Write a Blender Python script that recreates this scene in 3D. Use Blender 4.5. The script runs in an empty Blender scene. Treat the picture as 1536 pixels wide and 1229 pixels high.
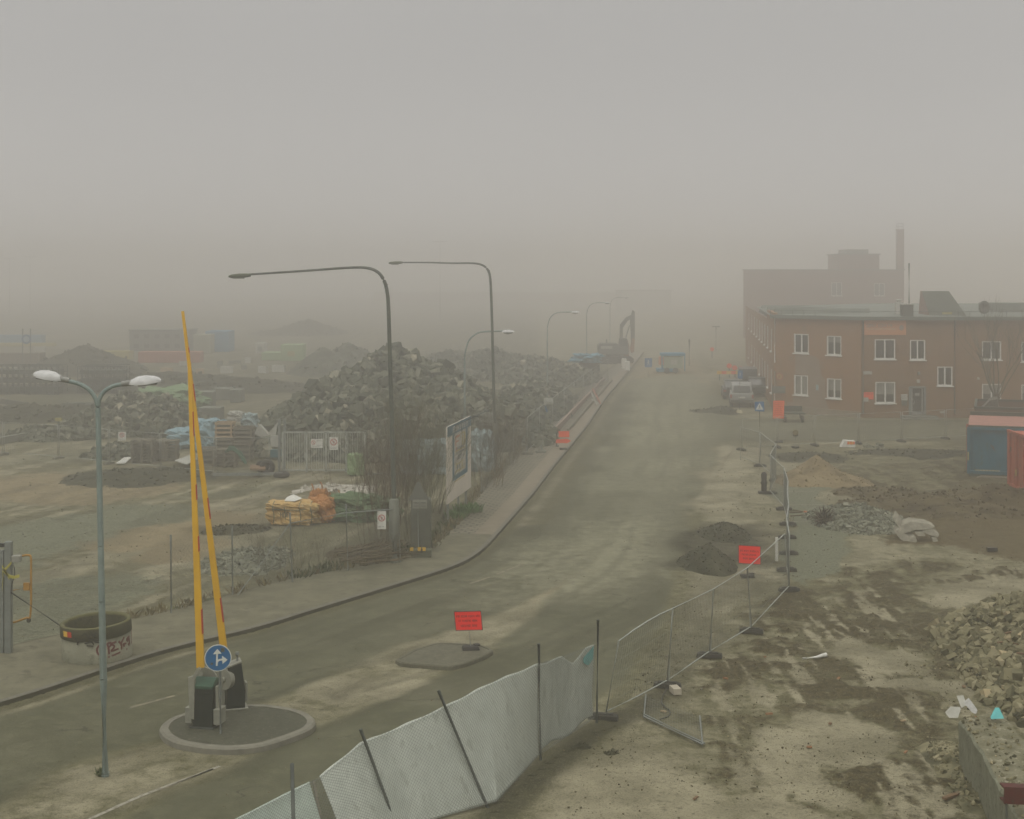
import bpy, bmesh, math, random
import numpy as np
from mathutils import Vector, Matrix, noise as mnoise
R = math.radians
random.seed(7); rng = np.random.default_rng(11)
C = bpy.context.scene.collection
CAMH, FOC, PX0, HY = 10.0, 2150.0, 768.0, 415.0   # camera height (m), focal length, image centre, horizon row (1536 px frame)
def G(px, py, h=0.0):            # survey point: where the sight line through a photo point meets height h
    z = (CAMH-h)*FOC/(py-HY)
    return Vector(((px-PX0)*z/FOC, z, h))
def D(px, py, z):                # survey point at distance z
    return Vector(((px-PX0)*z/FOC, z, CAMH-(py-HY)*z/FOC))
def hgt(pb, pt): return (pb-pt)/(pb-HY)*CAMH

# ---------------------------------------------------------------- scene, camera, light
sc = bpy.context.scene
cam_d = bpy.data.cameras.new("camera"); cam = bpy.data.objects.new("camera", cam_d); C.objects.link(cam)
cam.location = (0, 0, CAMH); cam.rotation_euler = (R(90), 0, 0)
cam_d.sensor_width = 36; cam_d.lens = 36*FOC/1536; cam_d.shift_y = -(1229/2-HY)/1536
cam_d.clip_end = 3000; cam_d.clip_start = 0.5
sc.camera = cam
sc.view_settings.view_transform = 'Standard'; sc.view_settings.look = 'None'
sc.view_settings.exposure = EXPOSURE = -0.46; sc.view_settings.gamma = 1
sc.cycles.use_denoising = True
try: sc.cycles.denoiser = 'OPENIMAGEDENOISE'
except Exception: pass
sc.cycles.volume_bounces = 5; sc.cycles.max_bounces = 8; sc.cycles.diffuse_bounces = 2; sc.cycles.glossy_bounces = 2
sc.cycles.transparent_max_bounces = 12

w = bpy.data.worlds.new("World"); sc.world = w; w.use_nodes = True
nt = w.node_tree; nt.nodes.clear()
SUN_EL, SUN_ROT = 62, 200
sky = nt.nodes.new('ShaderNodeTexSky'); sky.sky_type = 'NISHITA'; sky.sun_disc = False
sky.sun_elevation = R(SUN_EL); sky.sun_rotation = R(SUN_ROT); sky.air_density = 1; sky.dust_density = 5; sky.ozone_density = 1
hsv = nt.nodes.new('ShaderNodeHueSaturation'); hsv.inputs['Saturation'].default_value = 0.0
nt.links.new(sky.outputs[0], hsv.inputs['Color'])
# overcast cloud cover: brightest overhead, dim low down, horizon rim raised to brighten the fog
tc = nt.nodes.new('ShaderNodeTexCoord'); sep = nt.nodes.new('ShaderNodeSeparateXYZ'); nt.links.new(tc.outputs['Generated'], sep.inputs[0])
mr = nt.nodes.new('ShaderNodeMapRange'); mr.inputs['From Min'].default_value = .06; mr.inputs['From Max'].default_value = 1
mr.inputs['To Min'].default_value = 1.2; mr.inputs['To Max'].default_value = 2.9; nt.links.new(sep.outputs['Z'], mr.inputs['Value'])
nz = nt.nodes.new('ShaderNodeTexNoise'); nz.inputs['Scale'].default_value = 2.2; nz.inputs['Detail'].default_value = 3
nt.links.new(tc.outputs['Generated'], nz.inputs['Vector'])
mr2 = nt.nodes.new('ShaderNodeMapRange'); mr2.inputs['To Min'].default_value = 0.93; mr2.inputs['To Max'].default_value = 1.07
nt.links.new(nz.outputs[0], mr2.inputs['Value'])
flat = nt.nodes.new('ShaderNodeMix'); flat.data_type = 'RGBA'; flat.inputs[0].default_value = 0.75
flat.inputs[7].default_value = (6.0, 5.9, 5.72, 1); nt.links.new(hsv.outputs[0], flat.inputs[6])   # cloud layer over most of the clear sky
fc = nt.nodes.new('ShaderNodeFloatCurve'); cv = fc.mapping.curves[0]; cv.points[0].location = (0, .66); cv.points[1].location = (1, .97)
for a_ in ((.09, .425), (.19, .36), (.32, .47), (.6, .78)): cv.points.new(*a_)
fc.mapping.update(); nt.links.new(sep.outputs['Z'], fc.inputs['Value'])
f3 = nt.nodes.new('ShaderNodeMath'); f3.operation = 'MULTIPLY'; f3.inputs[1].default_value = 3.0; nt.links.new(fc.outputs[0], f3.inputs[0])
v1 = nt.nodes.new('ShaderNodeVectorMath'); v1.operation = 'SCALE'; nt.links.new(flat.outputs[2], v1.inputs[0]); nt.links.new(f3.outputs[0], v1.inputs['Scale'])
v2 = nt.nodes.new('ShaderNodeVectorMath'); v2.operation = 'SCALE'; nt.links.new(v1.outputs[0], v2.inputs[0]); nt.links.new(mr2.outputs[0], v2.inputs['Scale'])
bg = nt.nodes.new('ShaderNodeBackground'); bg.inputs[1].default_value = 0.1
out = nt.nodes.new('ShaderNodeOutputWorld'); nt.links.new(v2.outputs[0], bg.inputs[0]); nt.links.new(bg.outputs[0], out.inputs[0])
sl = bpy.data.lights.new("sun", 'SUN'); sl.energy = 0.8; sl.angle = R(38); sl.color = (1, 0.96, 0.9)
sun = bpy.data.objects.new("sun", sl); C.objects.link(sun)
sun.rotation_euler = (R(90-SUN_EL), 0, R(180-SUN_ROT)); sun.location = (0, 0, 60)

# ---------------------------------------------------------------- materials
MATS = {}
def nodes_of(name):
    m = bpy.data.materials.new(name); m.use_nodes = True
    n = m.node_tree; b = n.nodes['Principled BSDF']; return m, n, b
def mat(name, c1, c2=None, rough=0.8, scale=3.0, bump=0.0, bscale=40, metal=0.0, detail=6, lo=0.35, hi=0.65, spec=0.3, stretch=None, c3=None, trans=0):
    if name in MATS: return MATS[name]
    m, n, b = nodes_of(name)
    b.inputs['Roughness'].default_value = rough; b.inputs['Metallic'].default_value = metal
    b.inputs['Specular IOR Level'].default_value = spec
    if c2 is None: c2 = tuple(v*0.78 for v in c1)
    geo = n.nodes.new('ShaderNodeTexCoord'); vec = geo.outputs['Object']
    if stretch:
        mp = n.nodes.new('ShaderNodeMapping'); mp.inputs['Scale'].default_value = stretch
        n.links.new(vec, mp.inputs[0]); vec = mp.outputs[0]
    t = n.nodes.new('ShaderNodeTexNoise'); t.inputs['Scale'].default_value = scale; t.inputs['Detail'].default_value = detail; t.inputs['Roughness'].default_value = 0.65
    n.links.new(vec, t.inputs['Vector'])
    r = n.nodes.new('ShaderNodeValToRGB'); r.color_ramp.elements[0].position = lo; r.color_ramp.elements[1].position = hi
    r.color_ramp.elements[0].color = (*c2, 1); r.color_ramp.elements[1].color = (*c1, 1)
    n.links.new(t.outputs[0], r.inputs[0]); col = r.outputs[0]
    if c3:
        t3 = n.nodes.new('ShaderNodeTexNoise'); t3.inputs['Scale'].default_value = scale*2.7; t3.inputs['Detail'].default_value = 8
        n.links.new(vec, t3.inputs['Vector'])
        r3 = n.nodes.new('ShaderNodeMapRange'); r3.inputs['From Min'].default_value = 0.58; r3.inputs['From Max'].default_value = 0.68
        n.links.new(t3.outputs[0], r3.inputs['Value'])
        mx = n.nodes.new('ShaderNodeMix'); mx.data_type = 'RGBA'; n.links.new(r3.outputs[0], mx.inputs[0]); n.links.new(col, mx.inputs[6]); mx.inputs[7].default_value = (*c3, 1)
        col = mx.outputs[2]
    n.links.new(col, b.inputs['Base Color'])
    if bump:
        t2 = n.nodes.new('ShaderNodeTexNoise'); t2.inputs['Scale'].default_value = bscale; t2.inputs['Detail'].default_value = 5
        n.links.new(vec, t2.inputs['Vector'])
        bp = n.nodes.new('ShaderNodeBump'); bp.inputs['Strength'].default_value = bump; bp.inputs['Distance'].default_value = 0.05
        n.links.new(t2.outputs[0], bp.inputs['Height']); n.links.new(bp.outputs[0], b.inputs['Normal'])
    MATS[name] = m; return m

galv = mat('galvanised steel', (.22,.24,.22), (.15,.165,.15), .5, 6, metal=.35)
galv_d = mat('weathered dark steel', (.085,.095,.082), (.05,.057,.05), .6, 5, metal=.2)
pole_green = mat('green grey lamp paint', (.075,.088,.066), (.05,.058,.045), .6, 3, c3=(.09,.095,.06))
pole_grey = mat('grey blue lamp paint', (.20,.25,.225), (.15,.19,.17), .55, 4)
lamp_white = mat('white lamp housing', (.55,.55,.53), (.40,.40,.38), .5, 5)
glass_lamp = mat('lamp glass', (.25,.25,.22), (.15,.15,.13), .25, 5)
rubber = mat('black rubber', (.02,.02,.018), (.035,.033,.028), .8, 8, bump=.2)
concrete = mat('concrete', (.24,.235,.19), (.15,.148,.118), .9, 4, bump=.3, bscale=30)
conc_dark = mat('dark concrete', (.10,.098,.07), (.06,.06,.045), .9, 5, bump=.4)
red_sign = mat('red sign face', (.85,.006,.002), (.78,.005,.002), .55, 3)
orange_sign = mat('orange sign face', (.78,.09,.02), (.70,.075,.02), .6, 3)
orange_old = mat('faded orange', (.52,.16,.05), (.42,.13,.05), .7, 3)
white_paint = mat('white paint', (.62,.62,.56), (.50,.50,.44), .6, 5)
white_old = mat('dirty white', (.42,.42,.37), (.30,.30,.25), .8, 4)
blue_sign = mat('blue sign face', (.004,.11,.26), (.004,.09,.22), .45, 3)
black = mat('black paint', (.012,.014,.013), (.022,.022,.02), .5, 4)
dark_txt = mat('dark lettering', (.30,.008,.004), (.26,.008,.004), .7, 5)
grey_txt = mat('grey lettering', (.16,.17,.16), (.12,.13,.12), .7, 5)
yellow = mat('yellow arm paint', (.68,.39,.006), (.56,.31,.008), .5, 1.2)
yel2 = mat('bright yellow', (.70,.42,.02), (.6,.35,.02), .6, 3)
redp = mat('red stripe', (.45,.03,.015), (.36,.025,.015), .6, 4)
wood_g = mat('grey weathered wood', (.20,.18,.13), (.12,.11,.08), .9, 6, stretch=(1,1,8))
wood_b = mat('brown wood', (.20,.12,.06), (.11,.07,.04), .9, 6, stretch=(1,1,6))
wood_l = mat('pale new wood', (.40,.30,.18), (.30,.22,.13), .85, 6)
bark = mat('brown twig bark', (.115,.088,.048), (.07,.055,.028), .9, 8)
bark_g = mat('grey olive bark', (.11,.108,.056), (.07,.068,.035), .9, 8)
cable = mat('black cable', (.03,.03,.03), None, .6)

# ---------------------------------------------------------------- mesh builder
def basis(d):
    d = d.normalized(); a = Vector((0,0,1)) if abs(d.z) < .95 else Vector((1,0,0))
    u = d.cross(a).normalized(); v = u.cross(d).normalized(); return u, v
class MB:
    def __init__(s): s.v = []; s.f = []; s.m = []; s.cur = 0; s.smooth = []; s.sm = False
    def mi(s, i): s.cur = i; return s
    def add(s, vs, fs, smooth=None):
        o = len(s.v); s.v += [tuple(p) for p in vs]
        for f in fs: s.f.append(tuple(i+o for i in f)); s.m.append(s.cur); s.smooth.append(s.sm if smooth is None else smooth)
        return s
    def box(s, c, size, rot=None, rz=0, taper=1.0):
        c = Vector(c); M_ = rot if rot is not None else Matrix.Rotation(rz, 3, 'Z'); hx, hy, hz = size[0]/2, size[1]/2, size[2]/2
        P = []
        for z in (-1, 1):
            k = taper if z > 0 else 1
            for x, y in ((-1,-1),(1,-1),(1,1),(-1,1)): P.append(c + M_ @ Vector((x*hx*k, y*hy*k, z*hz)))
        return s.add(P, [(3,2,1,0),(4,5,6,7),(0,1,5,4),(1,2,6,5),(2,3,7,6),(3,0,4,7)])
    def bar(s, a, b, wd, hh=None, up=None):
        a, b = Vector(a), Vector(b); d = (b-a); hh = hh or wd
        u, v = basis(d)
        if up is not None:
            u = d.normalized().cross(Vector(up)).normalized(); v = u.cross(d.normalized()).normalized()
        P = [p + u*x*wd/2 + v*y*hh/2 for p in (a, b) for x, y in ((-1,-1),(1,-1),(1,1),(-1,1))]
        return s.add(P, [(3,2,1,0),(4,5,6,7),(0,1,5,4),(1,2,6,5),(2,3,7,6),(3,0,4,7)])
    def cyl(s, a, b, r0, r1=None, n=12, cap=True, smooth=True):
        a, b = Vector(a), Vector(b); r1 = r0 if r1 is None else r1; u, v = basis(b-a)
        P = [p + (u*math.cos(t*2*math.pi/n) + v*math.sin(t*2*math.pi/n))*r for p, r in ((a, r0), (b, r1)) for t in range(n)]
        F = [(i, i+n, (i+1) % n + n, (i+1) % n) for i in range(n)]
        s.add(P, F, smooth)
        if cap:
            s.add(P[:n], [tuple(range(n))], False); s.add(P[n:], [tuple(range(n-1, -1, -1))], False)
        return s
    def tube(s, pts, rad, n=8, cap=True):
        pts = [Vector(p) for p in pts]; k = len(pts)
        if not hasattr(rad, '__len__'): rad = [rad]*k
        P = []; u = None
        for i, p in enumerate(pts):
            d = (pts[min(i+1, k-1)] - pts[max(i-1, 0)]).normalized()
            if u is None: u, v = basis(d)
            else:
                u = (u - d*u.dot(d)).normalized(); v = d.cross(u).normalized()
            P += [p + (u*math.cos(t*2*math.pi/n) + v*math.sin(t*2*math.pi/n))*rad[i] for t in range(n)]
        F = [(i*n+t, i*n+(t+1) % n, (i+1)*n+(t+1) % n, (i+1)*n+t) for i in range(k-1) for t in range(n)]
        s.add(P, F, True)
        if cap: s.add(P[:n], [tuple(range(n-1, -1, -1))], False); s.add(P[-n:], [tuple(range(n))], False)
        return s
    def lathe(s, c, prof, n=32, sx=1, sy=1):   # prof: (r, z)
        c = Vector(c); P = [c + Vector((r*math.cos(t*2*math.pi/n)*sx, r*math.sin(t*2*math.pi/n)*sy, z)) for r, z in prof for t in range(n)]
        F = [(i*n+t, i*n+(t+1) % n, (i+1)*n+(t+1) % n, (i+1)*n+t) for i in range(len(prof)-1) for t in range(n)]
        return s.add(P, F, True)
    def prism(s, outline, dvec):               # closed 3-D outline pushed along dvec
        n = len(outline); P = [Vector(p) for p in outline]; dv = Vector(dvec); Q = P + [p+dv for p in P]
        return s.add(Q, [tuple(range(n-1, -1, -1)), tuple(range(n, 2*n))] + [(i, (i+1) % n, (i+1) % n+n, i+n) for i in range(n)], False)
    def quad(s, a, b, c, d): return s.add([a, b, c, d], [(0, 1, 2, 3)], False)
    def wire(s, a, b, r):                      # three-sided wire
        a, b = Vector(a), Vector(b); u, v = basis(b-a)
        P = [p + (u*math.cos(t*2.0944) + v*math.sin(t*2.0944))*r for p in (a, b) for t in range(3)]
        return s.add(P, [(0,3,4,1),(1,4,5,2),(2,5,3,0)], False)
    def build(s, name, mats, parent=None, bevel=0, loc=None, solid=0):
        me = bpy.data.meshes.new(name); me.from_pydata(s.v, [], s.f)
        if not isinstance(mats, (list, tuple)): mats = [mats]
        for m in mats: me.materials.append(m)
        me.polygons.foreach_set('material_index', s.m); me.polygons.foreach_set('use_smooth', s.smooth)
        me.validate(); me.update()
        o = bpy.data.objects.new(name, me); C.objects.link(o)
        if parent: o.parent = parent
        if loc is not None: o.location = loc
        if bevel:
            b = o.modifiers.new('bevel', 'BEVEL'); b.width = bevel; b.segments = 2; b.limit_method = 'ANGLE'; b.angle_limit = R(40)
        if solid:
            b = o.modifiers.new('solid', 'SOLIDIFY'); b.thickness = solid
        return o
def tag(o, label=None, cat=None, group=None, kind=None):
    if label: o['label'] = label
    if cat: o['category'] = cat
    if group: o['group'] = group
    if kind: o['kind'] = kind
    return o
def thing(name, label, cat, loc=(0,0,0), rz=0, group=None):
    o = bpy.data.objects.new(name, None); C.objects.link(o); o.empty_display_size = .3
    o.location = loc; o.rotation_euler = (0, 0, rz); return tag(o, label, cat, group)
def copy_tree(o, label=None, loc=None, rz=None, parent=None):
    c = o.copy(); C.objects.link(c)
    if parent: c.parent = parent
    if label: c['label'] = label
    if loc is not None: c.location = loc
    if rz is not None: c.rotation_euler = (c.rotation_euler[0], c.rotation_euler[1], rz)
    for ch in [x for x in ALLCH(o)]: copy_tree(ch, parent=c)
    return c
def ALLCH(o): return list(o.children)
def base_at(o, loc):              # move a mesh's origin to its base point, geometry unchanged
    loc = Vector(loc); o.data.transform(Matrix.Translation(-loc)); o.location = loc; return o

# ---------------------------------------------------------------- value noise (numpy)
_perm = rng.random((256, 256)).astype(np.float32)
def vnoise(x, y):
    xi = np.floor(x).astype(int); yi = np.floor(y).astype(int); fx = x-xi; fy = y-yi
    fx = fx*fx*(3-2*fx); fy = fy*fy*(3-2*fy); a = xi & 255; b = yi & 255; a1 = (xi+1) & 255; b1 = (yi+1) & 255
    return (_perm[a,b]*(1-fx)+_perm[a1,b]*fx)*(1-fy) + (_perm[a,b1]*(1-fx)+_perm[a1,b1]*fx)*fy
def fbm(x, y, oct=4, g=.5):
    s = 0; a = 1; t = 0
    for i in range(oct): s = s + a*vnoise(x*2**i+17.3*i, y*2**i+9.1*i); t += a; a *= g
    return s/t
def seg_dist(X, Y, pts):
    d = np.full(X.shape, 1e9)
    for (ax, ay), (bx, by) in zip(pts[:-1], pts[1:]):
        vx, vy = bx-ax, by-ay; L = vx*vx+vy*vy+1e-9
        t = np.clip(((X-ax)*vx+(Y-ay)*vy)/L, 0, 1); d = np.minimum(d, np.hypot(X-ax-t*vx, Y-ay-t*vy))
    return d
def inside(X, Y, poly):
    c = np.zeros(X.shape, bool); n = len(poly)
    for i in range(n):
        x0, y0 = poly[i]; x1, y1 = poly[(i+1) % n]
        if y0 == y1: continue
        k = ((y0 > Y) != (y1 > Y)) & (X < (x1-x0)*(Y-y0)/(y1-y0)+x0); c ^= k
    return c
def sdist(X, Y, poly):            # >0 inside
    d = seg_dist(X, Y, list(poly)+[poly[0]]); return np.where(inside(X, Y, poly), d, -d)
def W(pts, h=0): return [tuple(G(x, y, h)[:2]) for x, y in pts]
# ================================================================ GROUND, ROAD, PAVEMENT
KERB = [(-260,1128),(-120,1092),(0,1062),(75,1038),(150,1012),(240,982),(320,962),(378,950),(464,922),(549,896),(606,878),(649,865),(692,850),(720,833),(740,813),(765,784),(801,743),(833,700),(860,667),(882,640),(908,600),(934,569),(948,552),(965,530)]
KW = W(KERB)
PAV_OUT = [(-200,1020),(-60,992),(0,980),(95,955),(200,935),(257,922),(350,897),(400,880),(440,872),(520,857),(600,846),(640,836),(662,812),(690,790),(705,768),(722,742),(748,716),(774,690),(800,668),(832,632),(860,604),(890,577),(915,556),(930,545),(948,526)]
POW = W(PAV_OUT)
ROAD = KW + W([(1050,530),(1062,560),(1085,600),(1098,624),(1200,627),(1700,629),(1700,662),(1300,661),(1110,664),(1085,690),(1060,740),(1040,790),(1022,850),(1003,930),(960,1010),(905,1092),(811,1150),(735,1222),(640,1330),(300,1500),(-700,1500)])
LANE1 = W([(-200,1210),(0,1130),(150,1082),(350,1010),(560,940),(700,890),(800,840),(850,800)])
LANE2 = W([(150,1350),(420,1205),(560,1128),(700,1066),(820,1005),(900,940),(945,870),(965,800)])
ISL1 = [(238,1103),(243,1093),(256,1085),(280,1077),(315,1070),(350,1065),(400,1065),(445,1072),(468,1081),(476,1091),(468,1103),(430,1118),(390,1130),(345,1134),(300,1131),(262,1124),(244,1114)]
ISL2 = [(593,996),(620,980),(655,970),(690,971),(725,974),(742,981),(728,990),(700,1001),(676,1007),(640,1004),(600,1001)]
FENCE_FRONT = [(960,1020),(895,1085),(811,1140),(735,1210),(640,1290)]
WALLRUB = [(1438,1080),(1480,1150),(1510,1229)]
def along(X, Y, pts):             # distance along a line and away from it
    d = np.full(X.shape, 1e9); s = np.zeros(X.shape); L = 0
    for (ax, ay), (bx, by) in zip(pts[:-1], pts[1:]):
        vx, vy = bx-ax, by-ay; l = math.hypot(vx, vy); t = np.clip(((X-ax)*vx+(Y-ay)*vy)/(l*l), 0, 1); q = np.hypot(X-ax-t*vx, Y-ay-t*vy); k = q < d
        d = np.where(k, q, d); s = np.where(k, L+t*l, s); L += l
    return s, d
def masks(X, Y):
    n1 = fbm(X*.35+3, Y*.35+5, 4); n2 = fbm(X*1.3+9, Y*1.3+2, 4); n3 = fbm(X*3.1, Y*3.1+40, 3); nb = fbm(X*.12+7, Y*.12, 3)
    wx = X+(n1-.5)*2.2+(n2-.5)*.5; wy = Y+(fbm(X*.3+50, Y*.3+11, 4)-.5)*2.6
    Z = np.zeros_like(X); A = Z.copy(); M = Z.copy(); S = Z.copy(); V = Z.copy(); K = Z.copy(); B = Z.copy(); Gn = Z.copy()
    ss = lambda a, b, v: np.clip((v-a)/(b-a), 0, 1)**2*(3-2*np.clip((v-a)/(b-a), 0, 1))
    lines = lambda px, hw, so: 1-ss(hw, hw+so, seg_dist(wx, wy, W(px)))
    road = ss(-.2, .5, sdist(X, Y, ROAD))
    poly = lambda px, so=.8: ss(-so, so, sdist(wx, wy, W(px)))
    # --- road
    a = np.maximum(1-ss(1.75, 2.7, seg_dist(wx*.35+X*.65, wy*.35+Y*.65, LANE1)), 1-ss(1.7, 2.6, seg_dist(wx*.35+X*.65, wy*.35+Y*.65, LANE2)))
    a = np.maximum(a, poly([(760,860),(800,800),(850,735),(890,660),(925,600),(945,570),(1040,560),(1080,600),(1095,630),(1700,630),(1700,662),(1090,662),(1050,720),(1030,790),(1018,860),(985,900),(940,890),(870,870)], 1.2))
    A = a*road
    S = road*(1-a)*(.55+.5*(n1-.5)+.5*(n2-.5))
    S = np.maximum(S, road*lines([(560,965),(700,945),(860,880),(900,835)], 1.0, 2.2)*.72)           # sand in the middle
    S = np.maximum(S, lines([(480,1030),(600,1020),(700,1030),(790,1000),(860,930)], .5, 1.2)*.8*road)
    S = np.maximum(S, lines([(890,1000),(960,940),(990,880),(1010,820)], .5, 1.0)*.55*road)
    K = np.maximum(K, (1-ss(.10, .6, seg_dist(X, Y, KW)))*.95*road)                                 # darker band along the kerb
    K = np.maximum(K, lines([(770,800),(830,735),(880,660),(905,620),(925,590)], .8, 1.8)*.42*road)
    K = np.maximum(K, lines([(880,762),(960,750),(1030,768)], 1.8, 2.6)*.3*road); K = np.maximum(K, lines([(930,720),(1020,716)], 1.2, 3)*.22*road)
    K = np.maximum(K, lines([(900,690),(1060,668),(1300,645)], .9, 3)*.25*road)
    K = np.maximum(K, lines([(965,940),(1000,820),(1030,740)], .25, .5)*.3*road)
    K = np.maximum(K, poly([(480,1040),(530,1020),(560,1022),(545,1045),(500,1052)], .35)*.5*road)
    S = np.maximum(S, lines([(1000,640),(1040,590),(1060,570),(1075,558)], .25, .7)*.8); S = np.maximum(S, lines([(960,630),(1010,590),(1050,563)], .3, .8)*.6)
    A = A*(1-.25*ss(.5, .75, n1))
    sl, dl = along(X, Y, KW); st = fbm(dl*1.1+3, sl*.07, 3); st2 = fbm(dl*3.2+9, sl*.16+5, 3)      # long streaks that follow the kerb: tyre tracks and dust
    S = np.maximum(S, road*np.clip(ss(.50, .66, st*.55+st2*.45), 0, 1)*.45); K = np.maximum(K, road*ss(.56, .72, st2*.7+st*.3)*.34)
    for off in (1.0, 2.6, 4.4, 6.0): K = np.maximum(K, road*(1-ss(.08, .38, np.abs(dl-off-.5*(fbm(sl*.05+off, sl*0, 2)-.5))))*.20*ss(.3, .6, st2)); S = np.maximum(S, road*(1-ss(.1, .4, np.abs(dl-off-.75)))*.30*ss(.35, .6, st))
    S = np.maximum(S, road*ss(.35, .9, 1-np.abs(dl-.55)/.7)*(.35+.6*n2)); O = road*poly([(1090,632),(1700,632),(1700,660),(1100,660)], 1.5)*.42; O = np.maximum(O, road*poly([(700,905),(800,800),(850,735),(890,660),(925,600),(945,540),(1060,540),(1080,600),(1085,640),(1085,700),(1050,740),(1040,790),(1020,860),(900,900)], 3)*(.72+.5*(st-.5)+.5*(n1-.5)))
    yard = ss(-.4, .8, -sdist(X, Y, ROAD))
    right = yard*(X > -2+0*X)*(1-ss(-1, 1, -(X-(-.5+.02*Y))))
    # --- right hand site
    n4 = fbm(X*5.3+1, Y*2.6+4, 3); bend = X-.10*Y+.9*np.sin(Y*.16); rt = fbm(bend*2.2, Y*.22+3, 3)*.55+fbm(bend*6.0, Y*.7, 2)*.45; mud = np.clip(ss(.43, .57, n1*.25+n2*.25+n3*.12+n4*.13+rt*.25), 0, 1)
    zone = poly([(1060,985),(1120,930),(1180,895),(1330,880),(1600,830),(1600,1290),(1080,1290),(1120,1180),(1040,1120),(1000,1060)], 1.2)
    M = np.maximum(M, right*zone*(mud*.85+.12))
    for pl, hw, wt in (([(1180,890),(1290,878),(1400,850)], .5, .7), ([(1335,880),(1290,930),(1240,990),(1215,1060),(1205,1240)], .55, .75), ([(1410,900),(1350,990),(1330,1080),(1370,1240)], .6, .7),
                       ([(1060,1000),(1120,1010),(1180,1000)], .5, .5), ([(1180,905),(1210,930),(1240,945)], .5, .8), ([(1090,1090),(1180,1110),(1300,1090)], .4, .6), ([(1195,845),(1240,856)], .35, .8)):
        M = np.maximum(M, right*lines(pl, hw, 1.1)*wt*(.45+.9*n2))
    B = np.maximum(B, poly([(1310,800),(1360,760),(1430,768),(1540,745),(1700,740),(1700,850),(1500,838),(1420,822),(1340,818)], 1.4)*.95)  # brown earth
    M = np.maximum(M, poly([(1240,700),(1300,690),(1536,690),(1700,700),(1700,735),(1480,742),(1380,762),(1300,740)], 1.5)*.62*(.5+n2))
    M = np.maximum(M, poly([(1110,668),(1700,662),(1700,700),(1250,700)], 1.0)*.4*(.3+1.2*n2))
    Vp = poly([(1168,716),(1225,716),(1250,770),(1275,830),(1245,858),(1195,878),(1182,835),(1175,780)], .35)          # paved slab
    V = np.maximum(V, Vp); M *= (1-.85*Vp); B *= (1-Vp)
    S = np.maximum(S, right*(.55+.5*(n1-.5))*(1-M)*(1-Vp)); S = np.maximum(S, right*poly([(1080,1290),(1110,1170),(960,1110),(820,1180),(700,1290)], 1)*.95)
    S = np.maximum(S, right*zone*ss(.53, .62, rt)*.75); M *= 1-right*ss(.54, .64, rt)*.55
    S = np.maximum(S, lines([(1065,760),(1090,700),(1110,675)], .6, 1.2)*.95); S = np.maximum(S, lines([(1250,850),(1215,800)], .3, .8)*.55)
    for pl in ([(1160,1110),(1230,1170)], [(1400,900),(1500,880)], [(1270,970),(1320,985)], [(1380,1020),(1440,1030)], [(1150,1210),(1260,1229)], [(1230,1090),(1260,1120)]):
        k = right*lines(pl, .35, .9)*.9; S = np.maximum(S, k); M *= 1-k*.8
    K = np.maximum(K, poly([(1010,850),(1020,800),(1060,785),(1130,785),(1170,800),(1165,850),(1100,862)], .7)*.95)   # soil round the two heaps
    K = np.maximum(K, lines([(1075,870),(1050,930),(1015,1000),(985,1050)], .3, .6)*.4); K = np.maximum(K, lines([(1100,864),(1080,920)], .25, .5)*.3)
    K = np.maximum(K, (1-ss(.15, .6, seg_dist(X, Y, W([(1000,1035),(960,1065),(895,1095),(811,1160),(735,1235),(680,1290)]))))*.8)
    # --- left hand yard
    left = yard*(1-ss(-1, 1, X-(-.5+.02*Y)))
    M2 = ss(.46, .62, n1*.6+n2*.4); tp = X-.31*(Y-46)+.8*np.sin(Y*.09); tk = fbm(tp*1.5+7, Y*.09, 3)*.6+fbm(tp*4.5, Y*.3+9, 2)*.4; S = np.maximum(S, left*ss(.52, .64, tk)*.8); K = np.maximum(K, left*ss(.50, .38, tk)*.42 if False else left*(1-ss(.36, .47, tk))*.42)
    S = np.maximum(S, left*(.18+.3*n2)); M = np.maximum(M, left*M2*.30)
    for pl, wt in (([(-60,905),(120,850),(260,790),(400,735),(480,712)], .9), ([(30,960),(200,880),(340,800),(430,745)], .8), ([(200,870),(330,830),(420,780)], .7), ([(-60,790),(150,740),(300,705),(420,700)], .5), ([(0,930),(160,850),(300,775),(440,720)], .5)):
        S = np.maximum(S, left*lines(pl, .35, .9)*wt); 
        K = np.maximum(K, left*(1-ss(.2, .7, np.abs(seg_dist(wx, wy, W(pl))-1.4)))*.28)
    O = O+left*np.maximum.reduce([lines([(30,730),(130,735)], 2.4, 3.5), lines([(190,815),(330,775)], 1.0, 1.8)*.9, lines([(240,840),(300,815)], .6, 1.2)])
    V2 = left*np.maximum.reduce([lines([(-60,850),(80,800),(220,770)], 1.6, 2.2), lines([(-80,960),(60,930),(140,880)], 1.4, 2.0)*.9, lines([(300,745),(420,730)], .8, 1.6)*.6, lines([(60,690),(160,680)],1,3)*.6])
    K = np.maximum(K, left*lines([(150,712),(260,706),(330,716)], 1.0, 1.8)*.55)
    K = np.maximum(K, left*lines([(305,790),(360,792),(400,786)], .3, .8)*.7); K = np.maximum(K, left*lines([(330,840),(420,835)], .8, 1.2)*.35)
    K = np.maximum(K, left*lines([(560,820),(700,770)], 1.2, 2.2)*.6); K = np.maximum(K, left*lines([(400,870),(600,835)], .5, 1.2)*.5)
    Gn = np.maximum(Gn, left*(1-ss(.15, .9, seg_dist(wx, wy, W([(300,915),(380,893),(440,876),(530,858),(600,848)]))))*ss(.35, .6, n2)*.9)
    Gn = np.maximum(Gn, left*(1-ss(.15, .6, seg_dist(wx, wy, W([(60,980),(130,960),(250,930)]))))*.35)
    far = left*ss(70, 110, Y)
    K = np.maximum(K, far*(.2+.35*n1)*(1-lines([(-60,690),(60,640),(160,600),(300,580)], 2, 2)))
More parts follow.
